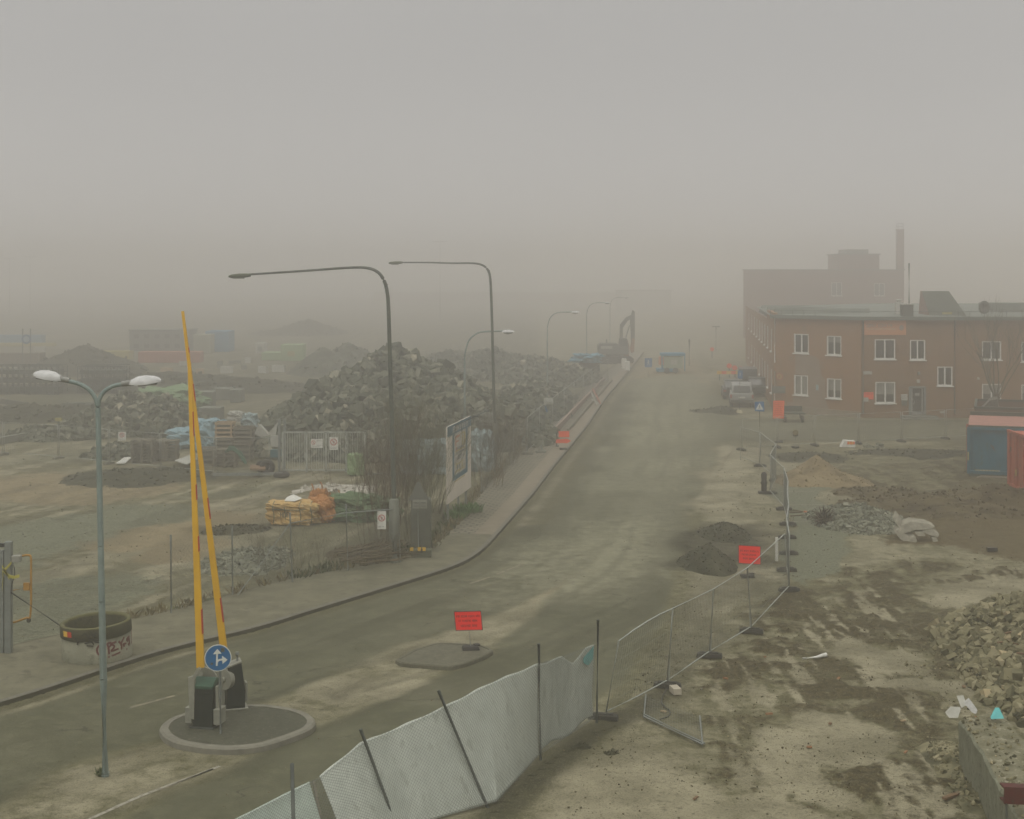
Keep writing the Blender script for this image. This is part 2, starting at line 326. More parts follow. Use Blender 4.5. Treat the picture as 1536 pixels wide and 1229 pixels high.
    V3 = poly([(-80,705),(0,655),(110,622),(200,590),(270,575),(110,578),(0,612),(-80,640)], 2)*.85*left
    A = np.maximum(A, V3*.8); K *= 1-V3*.7
    return np.clip(np.stack([A, M, S, K, B, O, np.maximum(V*.95, V2*.75), Gn], -1), 0, 1), n1, n2, n3, right, left
def grid_axis(segs):
    out = [segs[0][0]]
    for a, b, st in segs:
        n = max(1, int(round((b-a)/st))); out += list(a+(b-a)*np.arange(1, n+1)/n)
    return np.array(out)
def mound(X, Y, cx, cy, rx, ry, h, p=1.3): 
    d = np.hypot((X-cx)/rx, (Y-cy)/ry); return h*np.clip(1-d, 0, 1)**p
def ground_z(X, Y, mk=None):
    m, n1, n2, n3, right, left = mk if mk else masks(X, Y)
    off = np.maximum(right, left)*(1-np.clip(m[..., 6]*1.3, 0, 1)*(right > .3))
    d = np.clip(-sdist(X, Y, ROAD)/2.0, 0, 1)
    z = ((n2-.5)*.20+(n3-.5)*.14)*off*d*(.45+.8*m[..., 1]+.5*m[..., 4]) + (n1-.5)*.10*off*d
    z -= .05*off*m[..., 0]
    return z - .012
def set_attrs(me, m):
    nv = len(me.vertices); m = m.reshape(-1, 8)
    for nm, sl_ in (('maskA', m[:, :4]), ('maskB', m[:, 4:]), ('maskC', np.stack([m[:, 3], m[:, 7], m[:, 3], m[:, 3]], -1))):
        at = me.color_attributes.new(nm, 'FLOAT_COLOR', 'POINT'); at.data.foreach_set('color', sl_.astype(np.float32).ravel())
def grid_mesh(name, xs, ys, zf, keep=None, mats=None):
    X, Y = np.meshgrid(xs, ys); mk = masks(X, Y); Z = zf(X, Y, mk)
    nx, ny = len(xs), len(ys); co = np.stack([X, Y, Z], -1).reshape(-1, 3)
    I = (np.arange(ny-1)[:, None]*nx+np.arange(nx-1)[None, :]).ravel(); F = np.stack([I, I+1, I+1+nx, I+nx], -1)
    if keep is not None:
        cx = (xs[:-1]+xs[1:])/2; cy = (ys[:-1]+ys[1:])/2; CX, CY = np.meshgrid(cx, cy); F = F[keep(CX, CY).ravel()]
        used = np.unique(F); rm = np.full(len(co), -1); rm[used] = np.arange(len(used)); F = rm[F]; co = co[used]; mm = mk[0].reshape(-1, 8)[used]
    else: mm = mk[0].reshape(-1, 8)
    me = bpy.data.meshes.new(name); me.vertices.add(len(co)); me.vertices.foreach_set('co', co.astype(np.float32).ravel())
    me.loops.add(F.size); me.loops.foreach_set('vertex_index', F.ravel().astype(np.int32)); me.polygons.add(len(F))
    me.polygons.foreach_set('loop_start', (np.arange(len(F))*4).astype(np.int32)); me.polygons.foreach_set('use_smooth', np.ones(len(F), bool))
    me.update(); set_attrs(me, mm); o = bpy.data.objects.new(name, me); C.objects.link(o)
    if mats: me.materials.append(mats)
    return o
# ground material: the masks choose between sand, mud, asphalt, gravel ... broken up by noise
def ground_material():
    m, n, b = nodes_of('site ground'); L = n.links; b.inputs['Roughness'].default_value = .95; b.inputs['Specular IOR Level'].default_value = .15
    N = n.nodes.new
    a = N('ShaderNodeAttribute'); a.attribute_name = 'maskA'; a2 = N('ShaderNodeAttribute'); a2.attribute_name = 'maskB'
    s1 = N('ShaderNodeSeparateColor'); s2 = N('ShaderNodeSeparateColor'); L.new(a.outputs['Color'], s1.inputs[0]); L.new(a2.outputs['Color'], s2.inputs[0])
    a3 = N('ShaderNodeAttribute'); a3.attribute_name = 'maskC'; s3 = N('ShaderNodeSeparateColor'); L.new(a3.outputs['Color'], s3.inputs[0])
    g = N('ShaderNodeNewGeometry')
    def noise(sc_, det=6, rough=.6, off=0):
        mp = N('ShaderNodeMapping'); mp.inputs['Location'].default_value = (off, off*1.7, 0); L.new(g.outputs['Position'], mp.inputs[0])
        t = N('ShaderNodeTexNoise'); t.inputs['Scale'].default_value = sc_; t.inputs['Detail'].default_value = det; t.inputs['Roughness'].default_value = rough
        L.new(mp.outputs[0], t.inputs['Vector']); return t.outputs[0]
    nf = noise(9, 5); nm = noise(1.8, 8, .7, 5); nl = noise(.5, 6, .6, 11); nff = noise(28, 3, .7, 3); nm2 = noise(2.6, 10, .78, 23)
    def mathn(op, x, y, clamp=False):
        t = N('ShaderNodeMath'); t.operation = op; t.use_clamp = clamp
        for i, v in ((0, x), (1, y)):
            if isinstance(v, (int, float)): t.inputs[i].default_value = v
            else: L.new(v, t.inputs[i])
        return t.outputs[0]
    def mrng(v, a_, b_, c=0., d=1.):
        t = N('ShaderNodeMapRange'); t.interpolation_type = 'SMOOTHSTEP'
        for k, x in (('From Min', a_), ('From Max', b_), ('To Min', c), ('To Max', d)): t.inputs[k].default_value = x
        L.new(v, t.inputs['Value']); return t.outputs[0]
    def edge(mask, w=.5, nz_=None, soft=.22):      # mask broken by noise
        nz_ = nz_ or nm; t = mathn('ADD', mask, mathn('MULTIPLY', mathn('SUBTRACT', nz_, .5), w)); return mrng(t, .5-soft, .5+soft)
    def mix(f, x, y):
        t = N('ShaderNodeMix'); t.data_type = 'RGBA'
        if isinstance(f, float): t.inputs[0].default_value = f
        else: L.new(f, t.inputs[0])
        for i, v in ((6, x), (7, y)):
            if isinstance(v, tuple): t.inputs[i].default_value = (*v, 1)
            else: L.new(v, t.inputs[i])
        return t.outputs[2]
    base = mix(mrng(nm, .35, .65), (.090,.086,.042), (.160,.150,.084))
    sand = mix(mrng(nl, .35, .65), (.165,.152,.095), (.290,.265,.175))
    asph = mix(mrng(nl, .3, .7), (.064,.066,.038), (.094,.094,.058)); asph = mix(mrng(nm, .45, .75), asph, (.112,.112,.066))
    mud = mix(mrng(nf, .38, .62), (.024,.019,.007), (.068,.054,.022))
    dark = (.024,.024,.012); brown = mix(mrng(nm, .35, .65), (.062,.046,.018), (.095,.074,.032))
    orng = mix(mrng(nm, .35, .65), (.19,.155,.085), (.24,.195,.115)); grav = mix(mrng(nf, .4, .6), (.10,.11,.068), (.155,.163,.11))
    moss = mix(mrng(nf, .35, .65), (.035,.050,.012), (.075,.085,.026))
    c = base
    c = mix(edge(s1.outputs[2], 1.3, None, .26), c, sand)
    c = mix(mathn('MULTIPLY', edge(s2.outputs[1], 1.2, None, .2), mathn('SUBTRACT', 1.0, s1.outputs[0])), c, orng)
    c = mix(edge(s2.outputs[2], 1.2, None, .2), c, grav)
    asph = mix(edge(s2.outputs[1], .8, nm, .45), asph, mix(mrng(nm, .35, .65), (.160,.157,.100), (.225,.218,.145)))
    c = mix(mathn('MULTIPLY', edge(s1.outputs[0], .9, nm, .34), .92), c, asph)
    c = mix(mathn('MULTIPLY', edge(s1.outputs[1], 2.0, nm2, .20), .92), c, mud)
    c = mix(edge(s2.outputs[0], 1.2, nm2, .12), c, brown)
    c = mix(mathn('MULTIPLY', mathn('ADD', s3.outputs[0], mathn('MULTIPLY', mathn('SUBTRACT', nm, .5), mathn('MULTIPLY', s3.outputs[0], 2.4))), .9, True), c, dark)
    c = mix(edge(s3.outputs[1], .8, nf), c, moss)
    vo = N('ShaderNodeTexVoronoi'); vo.feature = 'DISTANCE_TO_EDGE'; vo.inputs['Scale'].default_value = .22
    wa = N('ShaderNodeVectorMath'); wa.operation = 'ADD'; tn = N('ShaderNodeTexNoise'); tn.inputs['Scale'].default_value = .9; tn.inputs['Detail'].default_value = 6; L.new(g.outputs['Position'], tn.inputs['Vector'])
    L.new(g.outputs['Position'], wa.inputs[0]); ws = N('ShaderNodeVectorMath'); ws.operation = 'SCALE'; ws.inputs['Scale'].default_value = 2.2; L.new(tn.outputs['Color'], ws.inputs[0]); L.new(ws.outputs[0], wa.inputs[1]); L.new(wa.outputs[0], vo.inputs['Vector'])
    ck = mathn('MULTIPLY', mathn('MULTIPLY', mrng(vo.outputs['Distance'], .009, .002), mrng(nl, .48, .60)), s1.outputs[0]); c = mix(mathn('MULTIPLY', ck, .7), c, (.022,.022,.014))
    gr = mathn('SUBTRACT', 1.0, mathn('MULTIPLY', s1.outputs[0], .75)); c2 = mix(mathn('MULTIPLY', mathn('MULTIPLY', mrng(nff, .52, .70), .45), gr), c, (.30,.28,.19)); c2 = mix(mathn('MULTIPLY', mathn('MULTIPLY', mrng(nff, .47, .30), .75), gr), c2, (.022,.020,.010)); c2 = mix(mathn('MULTIPLY', mathn('MULTIPLY', mrng(nf, .45, .30), .5), gr), c2, (.03,.028,.014))
    cl = noise(5.5, 12, .82, 31); gr2 = mathn('SUBTRACT', 1.0, mathn('MULTIPLY', s1.outputs[0], .62))
    c2 = mix(mathn('MULTIPLY', mathn('MULTIPLY', mrng(cl, .53, .66), .72), gr2), c2, (.026,.022,.010)); c2 = mix(mathn('MULTIPLY', mathn('MULTIPLY', mrng(cl, .44, .33), .55), gr2), c2, (.30,.27,.165))
    L.new(c2, b.inputs['Base Color'])
    hgt_ = mathn('ADD', mathn('MULTIPLY', nff, .35), mathn('ADD', mathn('MULTIPLY', nf, .8), nm))
    bp = N('ShaderNodeBump'); bp.inputs['Distance'].default_value = .08
    L.new(mathn('SUBTRACT', .55, mathn('MULTIPLY', s1.outputs[0], .42)), bp.inputs['Strength']); L.new(hgt_, bp.inputs['Height']); L.new(bp.outputs[0], b.inputs['Normal'])
    return m
GM = ground_material()
xs = grid_axis([(-420,-120,15),(-120,-50,3),(-50,-22,.6),(-22,-12,.3),(-12,19,.12),(19,24,.3),(24,55,.6),(55,130,3),(130,420,15)])
ys = grid_axis([(-30,18,6),(18,24,.5),(24,52,.13),(52,80,.3),(80,130,.6),(130,200,2),(200,700,12)])
def zg(X, Y, mk):
    return ground_z(X, Y, mk)
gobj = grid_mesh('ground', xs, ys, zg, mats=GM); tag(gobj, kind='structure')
# road sheet
rx = grid_axis([(-60,-22,.8),(-22,14,.18),(14,60,.8)]); ry = grid_axis([(14,60,.18),(60,110,.5),(110,215,1.5)])
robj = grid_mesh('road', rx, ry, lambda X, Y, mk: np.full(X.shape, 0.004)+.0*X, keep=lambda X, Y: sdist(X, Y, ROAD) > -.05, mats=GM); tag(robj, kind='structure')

# pavement (raised) between kerb and fence line
def resample(pts, n):
    pts = [Vector((p[0], p[1], 0)) for p in pts]; L = [0]
    for a, b in zip(pts[:-1], pts[1:]): L.append(L[-1]+(b-a).length)
    out = []; j = 0
    for i in range(n):
        s = L[-1]*i/(n-1)
        while j < len(L)-2 and L[j+1] < s: j += 1
        t = (s-L[j])/max(L[j+1]-L[j], 1e-9); out.append(pts[j].lerp(pts[j+1], t))
    return out
def offset_line(P, d):
    out = []
    for i, p in enumerate(P):
        t = (P[min(i+1, len(P)-1)]-P[max(i-1, 0)]).normalized(); out.append(p+Vector((-t.y, t.x, 0))*d)
    return out
def smooth_line(P, k=3):
    for _ in range(k): P = [P[0]]+[(P[i-1]+P[i]*2+P[i+1])/4 for i in range(1, len(P)-1)]+[P[-1]]
    return P
KP = smooth_line(resample(KW, 260)); OP = smooth_line(resample(POW, 260))
iu = 128
pav_m = mat('pavement asphalt', (.165,.154,.098), (.095,.092,.056), .95, 1.6, bump=.35, bscale=60, c3=(.085,.08,.052), detail=12)
def paver_mat():
    m, n, b = nodes_of('paving stones'); N = n.nodes.new; L = n.links
    t = N('ShaderNodeTexBrick'); t.inputs['Scale'].default_value = 1; t.inputs['Mortar Size'].default_value = .05; t.inputs['Brick Width'].default_value = .42; t.inputs['Row Height'].default_value = .30
    t.inputs['Color1'].default_value = (.20,.180,.122,1); t.inputs['Color2'].default_value = (.150,.138,.094,1); t.inputs['Mortar'].default_value = (.030,.032,.016,1)
    g = N('ShaderNodeTexCoord'); L.new(g.outputs['UV'], t.inputs['Vector'])
    nz_ = N('ShaderNodeTexNoise'); nz_.inputs['Scale'].default_value = 1.2; nz_.inputs['Detail'].default_value = 8; L.new(g.outputs['Object'], nz_.inputs['Vector'])
    r = N('ShaderNodeMapRange'); r.inputs['From Min'].default_value = .5; r.inputs['From Max'].default_value = .85; L.new(nz_.outputs[0], r.inputs['Value'])
    mx = N('ShaderNodeMix'); mx.data_type = 'RGBA'; L.new(r.outputs[0], mx.inputs[0]); L.new(t.outputs[0], mx.inputs[6]); mx.inputs[7].default_value = (.19,.165,.115,1)
    L.new(mx.outputs[2], b.inputs['Base Color']); b.inputs['Roughness'].default_value = .95; return m
pavers_m = paver_mat()
red_pav = mat('reddish paving band', (.205,.175,.125), (.16,.14,.095), .95, 2, bump=.2)
def strip_mesh(name, A_, B_, zA, zB, m, nsub=1, uv=False, kind='structure'):
    mb = MB(); n = len(A_); P = []; UV = []; s = 0
    for i in range(n):
        if i: s += ((A_[i]-A_[i-1]).length+(B_[i]-B_[i-1]).length)/2
        w_ = (B_[i]-A_[i]).length
        for j in range(nsub+1):
            t = j/nsub; p = A_[i].lerp(B_[i], t); p.z = zA+(zB-zA)*t; P.append(p); UV.append((w_*t, s))
    k = nsub+1; mb.add(P, [(i*k+j, i*k+j+1, (i+1)*k+j+1, (i+1)*k+j) for i in range(n-1) for j in range(nsub)], False)
    o = mb.build(name, m)
    if uv:
        u = o.data.uv_layers.new(name='UVMap')
        for l in o.data.loops: u.data[l.index].uv = UV[l.vertex_index]
    return tag(o, kind=kind) if kind else o
KI = offset_line(KP, .16)
def y_index(P, y): return next(i for i, p in enumerate(P) if p.y > y)
# match outer points to kerb points by normal projection
def nearest_on(P, q, lo): 
    return min(range(lo, len(P)), key=lambda i: (P[i]-q).length)
OM = []; lo = 0
for q in KI:
    j = nearest_on(OP, q, lo); lo = max(lo, j-1); OM.append(OP[j].copy())
OM = smooth_line(OM, 4)
ksplit = y_index(KP, 54.5)
strip_mesh('pavement', KI[:ksplit+1], OM[:ksplit+1], .118, .10, pav_m, 6)
RB = offset_line(KI, .75)
strip_mesh('pavement_band', KI[ksplit:], RB[ksplit:], .118, .116, red_pav, 2)
strip_mesh('paved_path', RB[ksplit:], OM[ksplit:], .116, .10, pavers_m, 6, uv=True)
OE = offset_line(OM, .7)
strip_mesh('verge', OM, OE, .10, -.06, mat('verge soil', (.10,.088,.05), (.06,.055,.03), .95, 3, bump=.5, c3=(.05,.06,.02)), 2)
# kerb of granite stones
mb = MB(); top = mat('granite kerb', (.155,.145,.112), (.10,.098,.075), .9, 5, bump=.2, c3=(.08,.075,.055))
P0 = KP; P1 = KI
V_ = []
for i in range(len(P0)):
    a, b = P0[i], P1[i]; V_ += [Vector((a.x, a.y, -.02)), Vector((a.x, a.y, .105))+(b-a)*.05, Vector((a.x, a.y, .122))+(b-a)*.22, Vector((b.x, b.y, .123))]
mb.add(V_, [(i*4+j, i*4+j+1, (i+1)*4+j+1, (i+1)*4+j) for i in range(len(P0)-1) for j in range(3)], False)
ko = mb.build('kerb', [top, mat('dark kerb face', (.035,.034,.018), (.055,.052,.03), .95, 4)]); ko.data.polygons.foreach_set('material_index', [1 if i % 3 == 0 else 0 for i in range(len(ko.data.polygons))]); tag(ko, kind='structure')  # upright face coloured darker than the kerb top

# traffic islands (raised, with kerb ring)
def island(px, kerb_mat, top_mat, h=.14, kw=.22, label='', hmul=1):
    P = smooth_line(resample(W(px)+[W(px)[0]], 72), 2)[:-1]; c = sum(P, Vector())/len(P)
    t = thing('traffic_island', label, 'traffic island', (c.x, c.y, 0)); t['kind'] = 'structure'
    inner = [p+(c-p).normalized()*kw for p in P]; n = len(P); V_ = []
    for p, q in zip(P, inner):
        d = (q-p); V_ += [p-c+Vector((0,0,0)), p-c+d*.06+Vector((0,0,h*.75)), p-c+d*.3+Vector((0,0,h)), q-c+Vector((0,0,h-.003)), q-c+d*.02+Vector((0,0,h-.03))]
    mb = MB(); mb.add(V_, [(i*5+j, ((i+1) % n)*5+j, ((i+1) % n)*5+j+1, i*5+j+1) for i in range(n) for j in range(4)], False)
    mb.build('kerb_ring', kerb_mat, t)
    mb = MB(); Q = [q-c+Vector((0,0,h-.012)) for q in inner]; Q = [Q[i]+(inner[i]-P[i])*.01 for i in range(n)]
    mb.add(Q+[Vector((0,0,h+.02))], [(i, (i+1) % n, n) for i in range(n)], True); mb.build('island_top', top_mat, t)
    return c
ik = mat('pale granite island kerb', (.20,.19,.145), (.14,.135,.105), .9, 4, bump=.2)
it = mat('island asphalt', (.075,.076,.050), (.045,.047,.030), .95, 6, bump=.3, bscale=70, c3=(.12,.11,.08))
it2 = mat('worn island asphalt', (.125,.12,.08), (.07,.07,.046), .95, 6, bump=.3, bscale=70, c3=(.15,.135,.10))
island(ISL1, ik, it, .15, .2, 'large rounded traffic island of dark asphalt with pale kerb carrying both barriers')
island(ISL2, it2, it2, .12, .12, 'smaller flat traffic island of worn asphalt under the red sign stand')

# faded road markings
mk_w = mat('worn white road paint', (.30,.285,.225), (.17,.158,.115), .9, 6, detail=8, lo=.42, hi=.55)
mk_y = mat('worn sandy road paint', (.22,.192,.125), (.125,.118,.082), .9, 5, detail=8, lo=.42, hi=.58)
def marking(px, wd, m, z=.0085):
    P = resample(W(px), 12); A_ = offset_line(P, wd/2); B_ = offset_line(P, -wd/2); strip_mesh('road_marking', A_, B_, z, z, m)
marking([(120,1236),(210,1195),(330,1150)], .09, mk_w); marking([(240,1186),(320,1154)], .06, mk_y)
for p in ([(196,1062),(262,1044)], [(705,876),(735,866)], [(745,862),(785,846)]): marking(p, .10, mk_y)
for p in ([(1170,738),(1222,737)], [(1172,758),(1240,757)], [(1178,783),(1238,781)]): marking(p, .10, mk_w, .004)

# haze
def haze_box():
    mb = MB(); x0, x1, y0, y1, z0, z1 = -430, 430, -35, 720, -1.2, HAZE_TOP
    mb.box(((x0+x1)/2, (y0+y1)/2, (z0+z1)/2), (x1-x0, y1-y0, z1-z0))
    o = mb.build('haze', []); m = bpy.data.materials.new('fog'); m.use_nodes = True; n = m.node_tree; n.nodes.clear()
    pv = n.nodes.new('ShaderNodeVolumePrincipled'); pv.inputs['Color'].default_value = HAZE_COL; pv.inputs['Density'].default_value = HAZE_D
    pv.inputs['Anisotropy'].default_value = HAZE_G
    ou = n.nodes.new('ShaderNodeOutputMaterial'); n.links.new(pv.outputs[0], ou.inputs['Volume']); o.data.materials.append(m)
    tag(o, kind='stuff'); return o
HAZE_TOP = 19.3; HAZE_D = .0070; HAZE_G = .85; HAZE_COL = (1,.98,.957,1)
haze_box()
# ================================================================ THINGS: helpers
def wp(mb, name, mats, t, **k):                 # geometry given in world coordinates, parented under thing t
    o = mb.build(name, mats, t, **k); o.data.transform(Matrix.Translation(-t.location)); return o
def lerp(a, b, t): return Vector(a)*(1-t)+Vector(b)*t
def bez(pts, n=8):                              # Catmull-Rom through points
    P = [Vector(p) for p in pts]; P = [P[0]*2-P[1]]+P+[P[-1]*2-P[-2]]; out = []
    for i in range(1, len(P)-2):
        for k in range(n):
            t = k/n; a, b, c, d = P[i-1], P[i], P[i+1], P[i+2]
            out.append(.5*((2*b)+(c-a)*t+(2*a-5*b+4*c-d)*t*t+(3*b-3*c+d-a)*t**3))
    out.append(P[-2]); return out
def words(mb, o, u, v, W_, rows, h, mi, seed=0, prd=.003, n=None):   # rows of small letter strokes on a plane: o centre, u right, v up
    rr = random.Random(seed); o = Vector(o); nrm = Vector(n) if n is not None else u.cross(v).normalized(); mb.mi(mi)
    for k, (yy, frac) in enumerate(rows):
        x = -W_*frac/2
        while x < W_*frac/2-h*.3:
            wl = rr.randint(2, 8)
            for _ in range(wl):
                if x > W_*frac/2-h*.3: break
                kind = rr.randint(0, 3); a = o+u*(x+h*.25)+v*yy+nrm*prd; sw = h*.13
                def st(x0, y0, x1, y1, w_=sw):
                    p = a+u*x0*h+v*y0*h; q = a+u*x1*h+v*y1*h; d = (q-p).normalized(); s_ = nrm.cross(d).normalized()*w_/1.6
                    mb.quad(p-s_, q-s_, q+s_, p+s_)
                st(-.18, -.5, -.18, .5)
                if kind == 0: st(-.18, .44, .2, .44); st(-.18, 0, .15, 0)
                elif kind == 1: st(.18, -.5, .18, .5); st(-.18, 0, .18, 0)
                elif kind == 2: st(-.18, .44, .2, .44); st(.18, .5, .18, -.5); st(-.18, -.44, .2, -.44)
                else: st(-.18, -.44, .2, -.44); st(-.18, 0, .16, 0); st(-.18, .44, .2, .44)
                x += h*.62
            x += h*.45
# ---------------------------------------------------------------- street lamps
b0 = G(158, 1165); zd = b0.y
t = thing('street_lamp', 'grey double-arm street lamp with two white heads beside the large island', 'street lamp', b0)
fork = D(147, 612, zd)
mb = MB(); pts = [b0+Vector((0,0,-.05)), lerp(b0, fork, .25), lerp(b0, fork, .5), lerp(b0, fork, .75), fork]; mb.tube(pts, [.078,.072,.064,.056,.05], 14)
for f in (.005, .26, .47, .62): p = lerp(b0, fork, f); mb.tube([p, p+Vector((0,0,.05))], [.085-.03*f]*2, 14)
wp(mb, 'pole', pole_grey, t)
for side, ppx, hp in (('l', [(147,612),(143,598),(134,585),(121,577),(108,573),(94,571)], (94,569,50,561)), ('r', [(147,612),(149,600),(156,588),(168,580),(182,577),(197,576)], (193,575,242,570))):
    P = bez([D(x, y, zd-(.0 if side == 'l' else 0)) for x, y in ppx], 6); wp(MB().tube(P, [.042]*(len(P)-3)+[.036]*3, 10), 'arm', pole_grey, t)
    a = D(hp[0], hp[1], zd); e = D(hp[2], hp[3], zd); L = (e-a).length; ax = (e-a).normalized(); up = Vector((0,-.25,1)); sd = ax.cross(up).normalized(); up = sd.cross(ax).normalized()
    mb = MB(); n = 12; V_ = []; prof = [(0,.05,.05),(.12,.10,.09),(.3,.15,.135),(.55,.165,.14),(.8,.13,.11),(.94,.07,.07),(1,.02,.03)]
    for s_, wd, h in prof:
        for k in range(n):
            an = math.pi*k/(n-1); V_.append(a+ax*s_*L+sd*math.cos(an)*wd+up*(math.sin(an)*h-.02))
    mb.add(V_, [(i*n+k, (i+1)*n+k, (i+1)*n+k+1, i*n+k+1) for i in range(len(prof)-1) for k in range(n-1)], True)
    mb.add([a+ax*s_*L+sd*q*wd-up*.02 for s_, wd, h in prof for q in (1,-1)], [(i*2, i*2+1, i*2+3, i*2+2) for i in range(len(prof)-1)], False)
    hd = wp(mb, 'lamp_head', lamp_white, t)
    mb = MB(); mb.add([a+ax*L*(.3+.55*j/5)+sd*math.cos(an)*.11-up*(.03+.05*math.sin(an)) for j in range(6) for an in [math.pi*k/6 for k in range(7)]], [(j*7+k, j*7+k+1, (j+1)*7+k+1, (j+1)*7+k) for j in range(5) for k in range(6)], True)
    mb.cyl(a-ax*.14, a+ax*.10, .055, .065, 10); o = mb.build('glass_bowl', [glass_lamp], hd); o.data.transform(Matrix.Translation(-t.location))
def tall_lamp(base, pole, head, label, sleeve=True):
    b = G(*base); z = b.y; t = thing('street_lamp', label, 'street lamp', b, group='tall lamps with long horizontal arms')
    P = bez([b+Vector((0,0,-.05))]+[D(x, y, z) for x, y in pole], 6); n = len(P); rad = [.085-.048*(i/(n-1)) for i in range(n)]
    k = int(n*.55); wp(MB().tube(P[:k+1], rad[:k+1], 12), 'pole', pole_green, t); wp(MB().tube(P[k:], rad[k:], 10), 'arm', pole_green, t)
    j = P[int(n*.5)]; wp(MB().tube([j-Vector((0,0,.06)), j+Vector((0,0,.06))], [.085,.085], 12), 'collar', pole_green, t)
    if sleeve:
        top = b+(P[6]-b).normalized()*2.25; wp(MB().tube([b-Vector((0,0,.05)), lerp(b, top, .5), top, top+Vector((0,0,.06))], [.20,.19,.175,.11], 14), 'concrete_sleeve', conc_l, t)
    hd = MB(); a = D(*head[0], z); e = D(*head[1], z); ax = (e-a); L = ax.length; ax.normalize()
    prof = [(0,.05,.05),(.15,.12,.07),(.5,.15,.085),(.85,.12,.07),(1,.04,.03)]; n = 10; V_ = []
    for s_, wd, h in prof:
        for q in range(n): an = 2*math.pi*q/n; V_.append(a+ax*s_*L+Vector((0,1,0))*math.cos(an)*wd+Vector((0,0,1))*math.sin(an)*h)
    hd.add(V_, [(i*n+q, (i+1)*n+q, (i+1)*n+(q+1) % n, i*n+(q+1) % n) for i in range(len(prof)-1) for q in range(n)], True); hd.add(V_[-n:], [tuple(range(n))], False)
    o = wp(hd, 'lamp_head', mossy, t)
    g = MB().box(a+ax*L*.55+Vector((0,0,-.075)), (L*.5, .16, .04)); o2 = g.build('lamp_glass', glass_lamp, o, bevel=.01); o2.data.transform(Matrix.Translation(-t.location))
conc_l = mat('grey concrete sleeve', (.16,.17,.135), (.12,.125,.098), .9, 3, bump=.15)
mossy = mat('mossy lamp housing', (.075,.085,.045), (.04,.05,.02), .8, 10)
tall_lamp((592,848), [(591,750),(588,640),(585,540),(583,470),(581,440),(576,421),(566,408),(549,402),(520,402),(450,407),(372,412)], ((376,413),(343,415)), 'nearest tall green lamp with long arm and mossy head at the fence corner')
tall_lamp((743,701), [(743,660),(741,600),(739,520),(737,450),(735,415),(730,403),(721,397),(706,395),(680,395),(640,394),(600,394)], ((604,394),(583,395)), 'farther tall green lamp with long arm behind the billboard')
def curved_lamp(loc, label, arm=2.1, H_=7.0):
    t = thing('street_lamp', label, 'street lamp', loc, group='small curved lamps along the fenced pavement')
    P = bez([(0,0,-.05),(0,0,2.5),(0,0,5.3),(.03,0,H_-1.2),(.22,0,H_-.55),(.62,0,H_-.16),(1.1,0,H_-.03),(arm,0,H_)], 5)
    MB().tube(P[:12], [.075-.0025*i for i in range(12)], 10).build('pole', pole_grey, t); MB().tube(P[11:], [.045]*len(P[11:]), 8).build('arm', pole_grey, t)
    mb = MB(); mb.lathe((arm+.28,0,H_-.06), [(.0,.14),(.17,.11),(.27,.04),(.28,0)], 14, sx=1.35, sy=.7); h = mb.build('lamp_head', lamp_white, t)
    MB().lathe((arm+.28,0,H_-.06), [(.24,-.002),(.2,-.07),(.0,-.12)], 14, sx=1.2, sy=.65).build('glass_bowl', glass_lamp, h); return t
L0 = G(697, 688); c0 = curved_lamp(L0, 'nearest small curved lamp with white head beyond the billboard')
for (px, z, lb) in ((821, 121.5, 'second small curved lamp standing where the fenced path narrows'), (880, 165, 'third small curved lamp fading in the fog behind the blue tarp'), (915, 208, 'farthest small curved lamp just left of the excavator')):
    copy_tree(c0, lb, Vector(((px-PX0)*z/FOC, z, 0)))
# ---------------------------------------------------------------- boom barriers
def lid_box(mb, c, sx, sy, sz, slope): pass
def arm_mesh(a, e, w0, w1, reds, up=Vector((0,-1,0))):
    mb = MB(); a, e = Vector(a), Vector(e); d = (e-a).normalized(); u = d.cross(up).normalized(); v = u.cross(d).normalized()
    n = 10
    for i in range(n):
        f0, f1 = i/n, (i+1)/n
        P = [a+(e-a)*f+u*x*(w0+(w1-w0)*f)/2+v*y*(w0+(w1-w0)*f)*.32 for f in (f0, f1) for x, y in ((-1,-1),(1,-1),(1,1),(-1,1))]
        mb.add(P, [(0,1,5,4),(1,2,6,5),(2,3,7,6),(3,0,4,7)]+([(3,2,1,0)] if i == 0 else [])+([(4,5,6,7)] if i == n-1 else []))
    mb.mi(1)
    for f0, f1, sd in reds:
        for yy in (-1,):
            wA, wB = w0+(w1-w0)*f0, w0+(w1-w0)*f1
            mb.prism([a+(e-a)*f0+u*sd*wA/2+v*wA*.30*yy*-1, a+(e-a)*f1+u*sd*wB/2+v*wB*.30*yy*-1, a+(e-a)*f1+u*sd*wB/2-v*wB*.30*yy*-1, a+(e-a)*f0+u*sd*wA/2-v*wA*.30*yy*-1], u*sd*.006)
            mb.prism([a+(e-a)*f0+u*sd*wA*.5-v*wA*-.322, a+(e-a)*f1+u*sd*wB*.5-v*wB*-.322, a+(e-a)*f1+u*sd*wB*.40-v*wB*-.322, a+(e-a)*f0+u*sd*wA*.40-v*wA*-.322], v*.004)
    return mb
blackh = mat('dark green black cabinet', (.008,.014,.013), (.014,.020,.017), .45, 3)
green_l = mat('green cabinet lid', (.03,.085,.05), (.022,.06,.038), .5, 5)
alu = mat('dull aluminium', (.30,.30,.24), (.21,.21,.17), .5, 5, metal=.2)
rot = Matrix.Rotation(R(-12), 3, 'Z')
B1 = G(306, 1103); B1.z = .15; t = thing('boom_barrier', 'front barrier with black cabinet, green lid and raised yellow arm leaning slightly left', 'boom barrier', B1, group='boom barriers on the large island')
mb = MB(); mb.box(B1+Vector((.0,.15,.015)), (.56,.42,.03), rot); wp(mb, 'base_plate', galv_d, t, bevel=.005)
